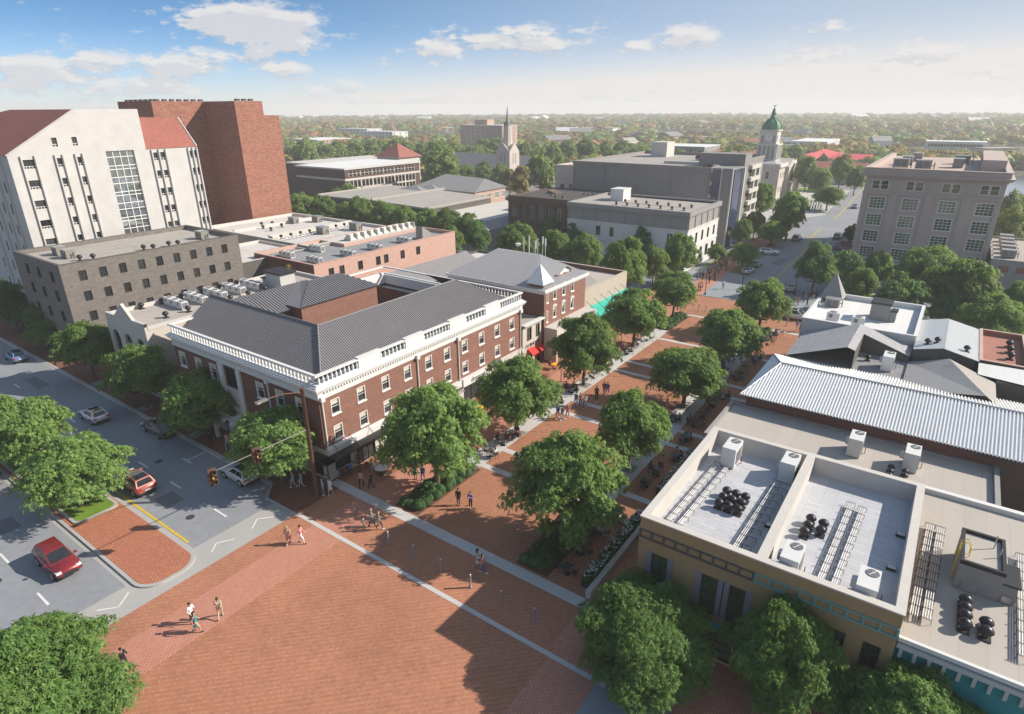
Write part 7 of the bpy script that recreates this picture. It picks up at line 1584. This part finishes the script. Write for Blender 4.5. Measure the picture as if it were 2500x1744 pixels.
# ================================================================== people: one continuous skin per pose, clothing as material areas
SK,TP_,BT,SH,HR=0,1,2,3,4
def figure(name,pose):
    """pose: dict of joints; returns list of tapered capsules (p,q,r0,r1,mat)"""
    J=dict(pel=(0,0,.95),che=(0,.0,1.28),nek=(0,.0,1.46),hed=(0,-.015,1.62))
    for s,k in ((-1,'l'),(1,'r')):
        J.update({k+'sh':(s*.18,0,1.41),k+'el':(s*.235,.02,1.13),k+'wr':(s*.24,-.04,.90),k+'hp':(s*.09,0,.92),k+'kn':(s*.10,-.01,.50),k+'an':(s*.10,.02,.085)})
    J.update(pose.get('j',{})); c=[]; V=Vector
    A=lambda p,q,a,b,m: c.append((V(p),V(q),a,b,m))
    wom=pose.get('woman'); sl=pose.get('bare',0); skirt=pose.get('skirt'); coat=pose.get('coat')
    pel,che,nek,hed=(V(J[k]) for k in ('pel','che','nek','hed')); w=.155 if wom else .17
    for s in (-1,1):
        A(pel+V((s*.055,0,.02)),che.lerp(pel,.45)+V((s*.05,0,0)),.105,.095,TP_ if not pose.get('tuck') else BT); A(che.lerp(pel,.45)+V((s*.05,0,0)),che+V((s*.07,0,0)),.095,.115 if not wom else .10,TP_); A(che+V((s*.07,0,0)),V(J['lr'[s>0]+'sh'])+V((-s*.03,0,-.01)),.105,.062,TP_)
        A(pel+V((s*.06,0,-.03)),pel+V((s*.07,.01,-.08)),.105,.10,BT)
    A(nek-V((0,0,.06)),hed-V((0,0,.06)),.052,.05,SK)
    A(hed+V((0,0,-.06)),hed+V((0,.0,.035)),.072,.088,SK); A(hed+V((0,-.02,-.085)),hed+V((0,-.03,-.08)),.05,.045,SK)
    A(hed+V((0,-.085,-.01)),hed+V((0,-.10,-.035)),.012,.016,SK)
    for s in (-1,1): A(hed+V((s*.085,.005,-.01)),hed+V((s*.09,.01,-.03)),.018,.014,SK); A(hed+V((s*.033,-.082,.012)),hed+V((s*.034,-.084,.012)),.010,.010,HR)
    A(hed+V((-.02,-.09,-.062)),hed+V((.02,-.09,-.062)),.007,.007,SH)
    A(hed+V((0,.02,.055)),hed+V((0,-.02,.075)),.092,.084,HR); A(hed+V((0,.045,.0)),hed+V((0,.05,-.05)),.078,.05,HR)
    if pose.get('long'): A(hed+V((0,.05,.0)),hed+V((0,.085,-.26)),.08,.05,HR)
    for k,s in (('l',-1),('r',1)):
        sh,el,wr,hp,kn,an=(V(J[k+n]) for n in ('sh','el','wr','hp','kn','an'))
        A(sh,el,.058 if not wom else .05,.044,SK if sl>1 else TP_); A(el,wr,.043,.03,SK if sl else TP_)
        d=(wr-el).normalized(); side=V((0,-1,0)) if abs(d.y)<.7 else V((s*-1,0,0)); side=(side-d*side.dot(d)).normalized(); up=d.cross(side)
        pm=wr+d*.075; A(wr+d*.01,pm,.026,.030,SK); A(pm+side*.02,pm-side*.02,.022,.022,SK)
        for i,(o,l) in enumerate(((.03,.066),(.011,.078),(-.009,.072),(-.028,.055))):
            b=pm+side*o+d*.012; m_=b+d*l*.55-up*s*.006; A(b,m_,.0105,.0095,SK); A(m_,m_+d*l*.45-up*s*.022,.0095,.008,SK)
        A(wr+d*.03+side*.02,wr+d*.065+side*.052,.012,.0105,SK); A(wr+d*.065+side*.052,wr+d*.095+side*.056,.0105,.0085,SK)
        A(hp,kn,.088,.06,SK if skirt else BT); A(kn,an,.058,.038,SK if (skirt or pose.get('shorts')) else BT)
        f=V(pose.get('foot',{}).get(k,(0,-1,0))).normalized(); A(an+V((0,0,-.035)),an+f*.15+V((0,0,-.05)),.045,.034,SH); A(an-f*.035+V((0,0,-.04)),an+f*.05+V((0,0,-.045)),.042,.042,SH)
    if skirt:
        n=7
        for i in range(n):
            a=2*pi*i/n; A(pel+V((.07*cos(a),.05*sin(a),.02)),pel+V((.17*cos(a),.14*sin(a),-.42)),.085,.05,TP_ if skirt==2 else BT)
    if coat:
        for i in range(6):
            a=2*pi*i/6; A(pel+V((.07*cos(a),.05*sin(a),.1)),pel+V((.12*cos(a),.10*sin(a),-.22)),.09,.06,TP_)
    return c
def bodymesh(name,caps):
    mb=MB()
    for p,q,a,b,m in caps:
        d=(q-p); L=d.length; d=d/L if L>1e-6 else Vector((0,0,1)); x=d.orthogonal().normalized(); y=d.cross(x); n=10; rows=[]
        for t in (-pi/2+.25,-pi/4,0): rows.append((p+d*(a*sin(t)),a*cos(t)))
        for t in (0,pi/4,pi/2-.25): rows.append((q+d*(b*sin(t)),b*cos(t)))
        vs=[o+(x*cos(2*pi*i/n)+y*sin(2*pi*i/n))*r for o,r in rows for i in range(n)]
        mb.raw(vs,[(j*n+i,j*n+(i+1)%n,(j+1)*n+(i+1)%n,(j+1)*n+i) for j in range(5) for i in range(n)]); mb.face(vs[:n][::-1]); mb.face(vs[5*n:])
    o=mb.build(name,M['white']); md=o.modifiers.new('r','REMESH'); md.mode='VOXEL'; md.voxel_size=.0125
    sm=o.modifiers.new('s','SMOOTH'); sm.iterations=2; sm.factor=.5
    dg=bpy.context.evaluated_depsgraph_get(); me=bpy.data.meshes.new_from_object(o.evaluated_get(dg)); bpy.data.objects.remove(o)
    n=len(me.polygons); C=np.empty(n*3,np.float32); me.polygons.foreach_get('center',C); C=C.reshape(-1,3)
    best=np.full(n,9.,np.float32); mi=np.zeros(n,np.int32)
    for p,q,a,b,m in caps:
        p_=np.array(p);d=np.array(q-p); L2=max(d@d,1e-9); t=np.clip((C-p_)@d/L2,0,1); dist=np.linalg.norm(C-p_-t[:,None]*d,axis=1)-(a+(b-a)*t)
        if m==HR: dist-=.006
        k=dist<best; best[k]=dist[k]; mi[k]=m
    me.materials.clear()
    for _ in range(5): me.materials.append(M['white'])
    me.polygons.foreach_set('material_index',mi); me.polygons.foreach_set('use_smooth',np.ones(n,bool)); me.update()
    return me
walk=dict(lhp=(-.09,0,.92),lkn=(-.10,-.19,.53),lan=(-.10,-.22,.10),rkn=(.10,.02,.50),ran=(.10,.27,.15),lel=(-.23,.15,1.16),lwr=(-.23,.12,.93),rel=(.23,-.10,1.15),rwr=(.22,-.27,.98))
sit=dict(pel=(0,.02,.52),che=(0,.06,.86),nek=(0,.03,1.03),hed=(0,-.0,1.19),lsh=(-.18,.05,.99),rsh=(.18,.05,.99),lel=(-.24,-.06,.74),rel=(.24,-.06,.74),lwr=(-.12,-.28,.76),rwr=(.13,-.27,.76),lhp=(-.09,0,.50),rhp=(.09,0,.50),lkn=(-.12,-.42,.50),rkn=(.12,-.42,.50),lan=(-.12,-.36,.085),ran=(.12,-.44,.085))
POSES={'stand':{}, 'walk':{'j':walk,'foot':{'r':(0,-1,-.5)}},
 'talk':{'j':dict(rel=(.25,-.06,1.14),rwr=(.16,-.28,1.24),lel=(-.24,.03,1.13),lwr=(-.22,-.16,.98),rkn=(.13,-.05,.5),ran=(.15,-.03,.085))},
 'phone':{'j':dict(rel=(.22,-.08,1.16),rwr=(.06,-.27,1.30),lel=(-.22,-.08,1.14),lwr=(-.05,-.27,1.16))},
 'coat':{'coat':1,'j':dict(lkn=(-.1,-.02,.5),rkn=(.11,-.06,.5),ran=(.12,-.06,.085))},
 'coatwalk':{'coat':1,'j':walk,'foot':{'r':(0,-1,-.5)}},
 'wstand':{'woman':1,'long':1,'bare':2,'skirt':2},'wwalk':{'woman':1,'long':1,'bare':1,'j':walk,'foot':{'r':(0,-1,-.5)}},
 'wskirt':{'woman':1,'long':1,'bare':2,'skirt':1,'j':dict(walk,rel=(.24,.02,1.14),rwr=(.22,-.14,.95))},
 'shorts':{'shorts':1,'bare':1,'j':walk,'foot':{'r':(0,-1,-.5)}},
 'sit':{'j':sit},'wsit':{'woman':1,'long':1,'bare':1,'j':dict(sit,rwr=(.08,-.30,.80),hed=(.01,-.02,1.19))}}
PM={k:bodymesh('person',figure(k,p)) for k,p in POSES.items()}
def cloth(n,c):
    if n not in MATS: plain(n,c,.9,var=.12,scale=6.,fine=.05)
    return MATS[n]
CL={'black':(.018,.018,.02),'dark':(.03,.032,.045),'navy':(.022,.03,.075),'blue':(.06,.13,.30),'teal':(.05,.20,.24),'maroon':(.17,.02,.025),'red':(.42,.03,.03),'pink':(.55,.24,.25),'beige':(.46,.38,.28),'white':(.66,.66,.66),'grey':(.20,.20,.21),'olive':(.11,.11,.06),'green':(.03,.17,.08),'purple':(.17,.14,.36),'yellow':(.50,.36,.05),'brown':(.11,.06,.035),'sky':(.25,.36,.48),'tan':(.33,.23,.14)}
SKN=[plain('skin_light',(.50,.30,.21),.6,var=.05),plain('skin_mid',(.33,.18,.11),.6,var=.05),plain('skin_deep',(.13,.07,.045),.6,var=.05)]
HAR={'dark':(.02,.015,.012),'brown':(.06,.035,.02),'blond':(.36,.26,.12),'grey':(.30,.29,.28)}
def person(x,y,z,rz,pose,top,bot,label,hair='dark',skin=0,shoe='dark',group=None,s=1.0):
    me=PM[pose]; o=bpy.data.objects.new('person',me); COL.objects.link(o)
    for i,m in enumerate((SKN[skin],cloth('cloth_'+top,CL[top]),cloth('cloth_'+bot,CL[bot]),cloth('shoe_'+shoe,CL[shoe]),cloth('hair_'+hair,HAR[hair]))): o.material_slots[i].link='OBJECT'; o.material_slots[i].material=m
    o.location=(x,y,z); o.rotation_euler=(0,0,rz); o.scale=(s,s,s); tag(o,label,'person',group); return o
UP,DN,RT_,LF=pi,0,pi/2,-pi/2   # facing +Y, -Y, +X, -X
for k,zx,zy,rz,po,tp,bt,l,hr_,sk,sh in (
 ('e',975,1335,2.6,'stand','black','navy','person in black sweater and navy trousers, back turned, on the pink paving band','brown',0,'brown'),
 ('e',990,1252,1.9,'talk','black','dark','person in black jacket facing aside beside the one in navy trousers','dark',0,'dark'),
 ('e',1515,890,1.9,'talk','white','dark','person in white shirt with raised forearm beside a teal dress','brown',0,'dark'),
 ('e',1548,960,2.5,'wskirt','teal','teal','person in teal dress with bare legs on the pink paving band','brown',0,'dark'),
 ('e',1730,850,-2.2,'walk','beige','beige','person in beige suit standing apart on the pink paving band','brown',0,'beige'),
 ('b',340,1215,-2.4,'wskirt','beige','pink','person in cream top and pink skirt gesturing by the street apron','blond',0,'beige'),
 ('b',440,1210,2.2,'walk','pink','white','person in pink polo and white trousers by the street apron','dark',0,'dark'),
 ('b',990,1078,2.6,'coatwalk','grey','dark','grey haired person in grey jacket walking beside the first bollard','grey',0,'dark'),
 ('b',1048,1102,2.7,'coatwalk','grey','dark','blond person in grey coat walking beside the first bollard','blond',0,'white'),
 ('b',1665,910,.3,'coat','black','navy','person in dark hooded coat on sunlit brick by the shrub bed','dark',1,'dark'),
 ('b',1760,937,.2,'phone','purple','black','person in violet hoodie holding a phone near the shrub bed','brown',0,'white'),
 ('b',1815,1400,2.3,'wskirt','white','white','person in white dress walking in shade beside the concrete band','dark',1,'beige'),
 ('b',1855,1442,2.2,'wwalk','pink','blue','person in pink top and jeans walking in shade beside the concrete band','brown',0,'white'),
 ('b',1330,708,.6,'wstand','green','green','person in green dress by the shrub bed under the first mall tree','dark',1,'dark'),
 ('b',1388,722,.5,'walk','blue','blue','person in blue top and jeans beside the green dress','dark',1,'blue'),
 ('b',908,770,.5,'walk','pink','black','person in pale pink shirt and black trousers before the bar counter','dark',0,'dark'),
 ('b',985,776,-.6,'walk','navy','dark','person in dark jacket walking past the pale round table','dark',0,'dark'),
 ('b',378,772,-.4,'shorts','sky','sky','person in light blue shirt and shorts under the corner street tree','brown',0,'white'),
 ('b',442,778,-.5,'walk','sky','beige','person in pale shirt and light trousers under the corner street tree','brown',0,'dark'),
 ('b',612,836,-.4,'stand','sky','grey','person in pale blue coat right beside the signal mast','grey',0,'white'),
 ('b',668,826,.5,'wskirt','white','white','person in white outfit at the building corner','brown',0,'white'),
 ('b',655,800,.4,'stand','grey','grey','person in grey partly hidden at the building corner','brown',0,'dark'),
 ('a',1655,607,1.6,'walk','black','black','person all in black walking beside a sidewalk tree','dark',1,'dark'),
 ('a',1788,622,.5,'wwalk','pink','sky','person in pink top and light jeans by the portico street lamp','brown',0,'white'),
 ('a',1818,602,.4,'walk','pink','beige','person in salmon shirt behind the portico street lamp','brown',0,'beige'),
 ('7',820,1203,.4,'coat','black','dark','person in long black coat standing on the sunlit mall brick','dark',2,'dark'),
 ('7',880,1165,.6,'walk','navy','dark','person in navy top on the mall, left of a blue clad pair','dark',1,'dark'),
 ('7',906,1170,.2,'wwalk','blue','blue','person in bright blue top on the mall behind tree crown','brown',0,'white'),
 ('7',660,1252,.2,'walk','teal','blue','person in teal shirt, left of three walking on the mall','dark',1,'white'),
 ('7',695,1260,.1,'wwalk','pink','blue','person in pinkish top, middle of three walking on the mall','brown',0,'white'),
 ('7',730,1272,.1,'wwalk','white','blue','person in white top, right of three walking on the mall','brown',0,'white'),
 ('7',518,1352,.2,'walk','blue','blue','person in blue shirt, left of three nearer walkers','dark',0,'white'),
 ('7',553,1365,.2,'wwalk','grey','sky','person in grey top, middle of three nearer walkers','brown',0,'white'),
 ('7',595,1352,.1,'wwalk','pink','grey','person in pale pink top, right of three nearer walkers','blond',0,'white'),
 ('7',1370,1308,2.8,'wstand','pink','pink','person in rosy dress beside the middle tree of the right row','brown',0,'beige'),
 ('8',462,668,.6,'walk','purple','beige','person in violet shirt by the corner of the flat white roof','brown',0,'beige'),
 ('8',490,678,-.4,'wskirt','tan','brown','person in tan dress by the corner of the flat white roof','dark',1,'brown'),
 ('8',290,742,2.9,'walk','grey','brown','person in grey shirt standing among cafe tables near the far end','dark',1,'dark'),
 ('b',1412,452,.3,'wstand','pink','pink','person in pink glimpsed through the first mall tree','brown',0,'beige')):
    x,y=at(k,zx,zy); person(x,y,.025,rz,po,tp,bt,l,hr_,sk,sh,None,1.0)
kq=2229/320
CROWD=[(190,440,'black'),(240,450,'black'),(145,460,'grey'),(235,580,'yellow'),(205,640,'pink'),(175,640,'sky'),(330,370,'teal'),(370,330,'sky'),(355,510,'navy'),(440,450,'black'),(395,300,'grey'),(440,300,'sky'),(480,300,'grey'),(515,350,'sky'),(505,250,'black'),(555,290,'black'),(605,200,'sky'),(640,215,'grey'),(560,170,'black'),(680,130,'grey'),(360,400,'yellow'),(775,180,'black'),(590,600,'white')]
PO=['walk','stand','wwalk','coat','talk','coatwalk','phone']
for i,(qx,qy,c) in enumerate(CROWD):
    px,py2=1680+qx/kq,620+qy/kq; x,y=at('3',(px-1200)*3.2043,(py2-200)*3.2043)
    where='in the crowd on the brick walk, %s from the mall end'%ORD[min(i,19)] if i<20 else ('in yellow deep in the brick walk crowd','alone ahead of the crowd by the verge','crossing the corner pavement alone')[i-20]
    person(x,y,.1,rnd.uniform(0,6.28),PO[i%7],c,('dark','navy','blue','black')[i%4],'person in %s top %s'%(c,where) if i<20 else 'person '+where,('dark','brown','blond')[i%3],i%3,'dark','crowd on the brick walk')
for i,(qx,qy,c,l) in enumerate(((1795,885,'olive','olive jacket, left of the crowd on the right corner pavement'),(1862,880,'beige','pale dress in the crowd on the right corner pavement'),(1935,815,'black','black with bag in the crowd on the right corner pavement'),(2040,790,'black','black jacket, behind in the crowd on the right corner pavement'),(2118,790,'black','black jacket next to the roof edge on the right corner pavement'),(2175,780,'navy','navy at right end of the crowd on the right corner pavement'),(1960,830,'blue','blue crouched low in the right corner crowd'),(2005,930,'brown','brown jacket nearest in the right corner crowd'))):
    px,py2=1680+qx/kq,620+qy/kq; x,y=at('3',(px-1200)*3.2043,(py2-200)*3.2043)
    person(x,y,.08,rnd.uniform(0,6.28),'wstand' if i==1 else PO[i%7],c,('dark','beige','navy')[i%3],'person in '+l,('dark','brown')[i%2],i%3,'dark','crowd on the right corner pavement')
for i in range(14):
    zx,zy=at('4',540+8.5*i,(1012,985,1022,1000,970)[i%5]); person(zx,zy,.1,rnd.uniform(0,6.28),PO[i%7],('black','grey','navy','white','black','maroon')[i%6],'dark','dark clad person in the far crowd at city hall, %s from left'%ORD[i],'dark',i%3,'dark','far crowd at city hall')
for i,(x,y,rz,ph,w_,occ,z) in enumerate(SEATED):
    wom=occ[0] in ('white','teal','beige','pink') or i%4==1
    person(x,y,z,rz,'wsit' if wom else 'sit',occ[0],occ[1] if occ[1] in CL else 'dark','person in %s seated %s table %s'%(occ[0],{'far':'behind','near':'before','right hand':'right of','left hand':'left of'}[w_],ph),('dark','brown','dark','blond')[i%4],i%3,'dark','people seated outdoors')
for i,(x,y,t) in enumerate(((-41.05,31.35,'blue'),(-41.0,30.65,'maroon'))): person(x,y,.24,pi/2+pi,'sit',t,'navy','person in %s perched on a stool at the bar counter'%t,'dark',i,'dark')
# ================================================================== light, sky, air, camera
SUN_AZ,SUN_EL=R(51),R(33)
w=bpy.data.worlds.new('World'); SC.world=w; w.use_nodes=True; nt=w.node_tree; bg=nt.nodes['Background']; bg.inputs['Strength'].default_value=.115
sky=nt.nodes.new('ShaderNodeTexSky'); sky.sky_type='NISHITA'; sky.sun_disc=False; sky.sun_elevation=SUN_EL; sky.sun_rotation=SUN_AZ; sky.air_density=1.0; sky.dust_density=1.2; sky.ozone_density=1.6
tc=nt.nodes.new('ShaderNodeTexCoord'); sp=nt.nodes.new('ShaderNodeSeparateXYZ'); nt.links.new(tc.outputs['Generated'],sp.inputs[0])
dx,dy,dz=(X(nt,sp.outputs[i]) for i in range(3))
az=dx.op('ARCTAN2',dy)*57.2958; el=dz.op('ARCSINE')*57.2958
# look a little higher into the sky dome than the true elevation: deepens the blue low down
vz=(dz.mx(0.))*2.6+.03
nt.links.new(comb(nt,dx,dy,vz),sky.inputs[0])
def fbm(a,e,sc,det=7,seed=0.): return noise(nt,comb(nt,a*.1,e*.24,seed),sc,det,.6)
BL=[(-55.7,6.04,5.2,1.51,1.35),(-53.4,5.12,2.8,1.14,1.1),(-57.9,6.91,2.3,0.67,1),(-70.3,2.74,2.6,1.15,1.1),(-66.4,3.24,3.1,0.85,1.1),(-61.7,2.94,3.1,0.98,1.1),(-65.4,1.58,6.1,0.96,0.8),(-58.9,3.99,2.3,0.7,0.85),(-53.7,3.07,2.4,0.89,1),(-71.3,1.69,2.1,0.77,0.85),(-41.1,4.53,2.4,0.84,1),(-37.7,5.14,3.1,0.9,1),(-33.6,5.87,3.7,0.74,0.9),(-32.6,4.87,3.7,0.75,1),(-24.8,4.7,1.5,0.74,0.9),(-20.7,5.04,2.7,0.93,1.05),(-10.9,5.64,3.3,0.68,0.6),(-11.1,3.73,3.6,0.7,0.75),(-4.4,3.47,3.6,0.85,0.8),(-44.1,0.85,9.1,0.7,0.6),(-50.7,1.58,4.3,0.68,0.6),(-26.6,0.95,10.6,0.64,0.55),(-55.4,4.07,3.7,0.86,0.7),(0.2,2.25,3.3,0.77,0.6),(-45,6.29,2.3,0.35,0.35)]
def dens(a,e):
    d=None
    n1=fbm(a,e,3.0,8,0.); n2=fbm(a,e,9.,6,4.)
    aa=a+(n2-.5)*3.2; ee=e+(n2-.5)*.9
    for (ca,ce,ra,re,wt) in BL:
        u=(aa-ca)/ra; v=(ee-ce)/re; g=((u*u+v*v)*-1.).op('EXPONENT')*wt
        d=g if d is None else d.mx(g)
    return ((d+(n1-.5)*1.9+(n2-.5)*1.5-.31)*2.3).clamp()
d0=dens(az,el); d1=dens(az+.5,el+.55)
lit=(d0*.9-d1*.85+.50).clamp()
skyc=nt.nodes.new('ShaderNodeVectorMath'); skyc.operation='MULTIPLY'; nt.links.new(sky.outputs[0],skyc.inputs[0]); skyc.inputs[1].default_value=(.62,.88,1.0)
# pale milky glow low down, strongest toward the sun
ha=((az*-1.+8.).ab()/62.); hz=(el*-1./6.+1.05).mx(0.)
glow=(hz*(hz+.25)*(ha*-1.+1.75).mx(.6)+((az+48.).mx(0.)/70.)*.55*(el/9.*-1.+1.4).mx(0.)).clamp()
sk2=mix(nt,((az+56.)/50.).clamp()*.72,skyc.outputs[0],(2.45,2.85,3.3))
c1=mix(nt,glow,sk2,(4.35,4.2,4.12))
cc=mix(nt,lit,(2.75,2.95,3.3),(4.4,4.28,4.2))
c2=mix(nt,d0*.9,c1,cc)
nt.links.new(c2,bg.inputs['Color'])
sl=bpy.data.lights.new('sun','SUN'); sl.energy=4.6; sl.angle=R(.55); sl.color=(1.,.91,.79); so=bpy.data.objects.new('sun',sl); COL.objects.link(so)
sd=Vector((sin(SUN_AZ)*cos(SUN_EL),cos(SUN_AZ)*cos(SUN_EL),sin(SUN_EL))); so.rotation_euler=sd.to_track_quat('Z','Y').to_euler()
# haze: one closed box of thin air round everything
HAZE=.00036
if HAZE>0:
    hzb=MB().box(-2600,2600,-400,2700,-2.,48.); h=hzb.build('haze',[bpy.data.materials.new('haze_air')]); h['kind']='stuff'; h['label']='thin pale haze in the air over the town'; h['category']='haze'
    m=h.data.materials[0]; m.use_nodes=True; hn=m.node_tree; hn.nodes.clear(); vo=hn.nodes.new('ShaderNodeVolumePrincipled'); oo=hn.nodes.new('ShaderNodeOutputMaterial')
    vo.inputs['Color'].default_value=(.985,.99,1.,1); vo.inputs['Density'].default_value=HAZE; vo.inputs['Anisotropy'].default_value=.1; hn.links.new(vo.outputs[0],oo.inputs['Volume'])
cd=bpy.data.cameras.new('camera'); cam=bpy.data.objects.new('camera',cd); COL.objects.link(cam)
cd.sensor_width=36; cd.lens=36*F/W; cd.clip_start=.5; cd.clip_end=9000
Mx=Matrix(((CR[0][0],CR[1][0],-CR[2][0]),(CR[0][1],CR[1][1],-CR[2][1]),(CR[0][2],CR[1][2],-CR[2][2])))
cam.matrix_world=Matrix.Translation((0,0,HC))@Mx.to_4x4(); SC.camera=cam
SC.view_settings.view_transform='Standard'; SC.view_settings.look='None'; SC.view_settings.exposure=0.72; SC.view_settings.gamma=1
try:
    SC.cycles.use_denoising=True; SC.cycles.denoiser='OPENIMAGEDENOISE'; SC.cycles.max_bounces=6; SC.cycles.transparent_max_bounces=4; SC.cycles.volume_bounces=2; SC.cycles.caustics_reflective=False; SC.cycles.caustics_refractive=False
except Exception as e: print(e)
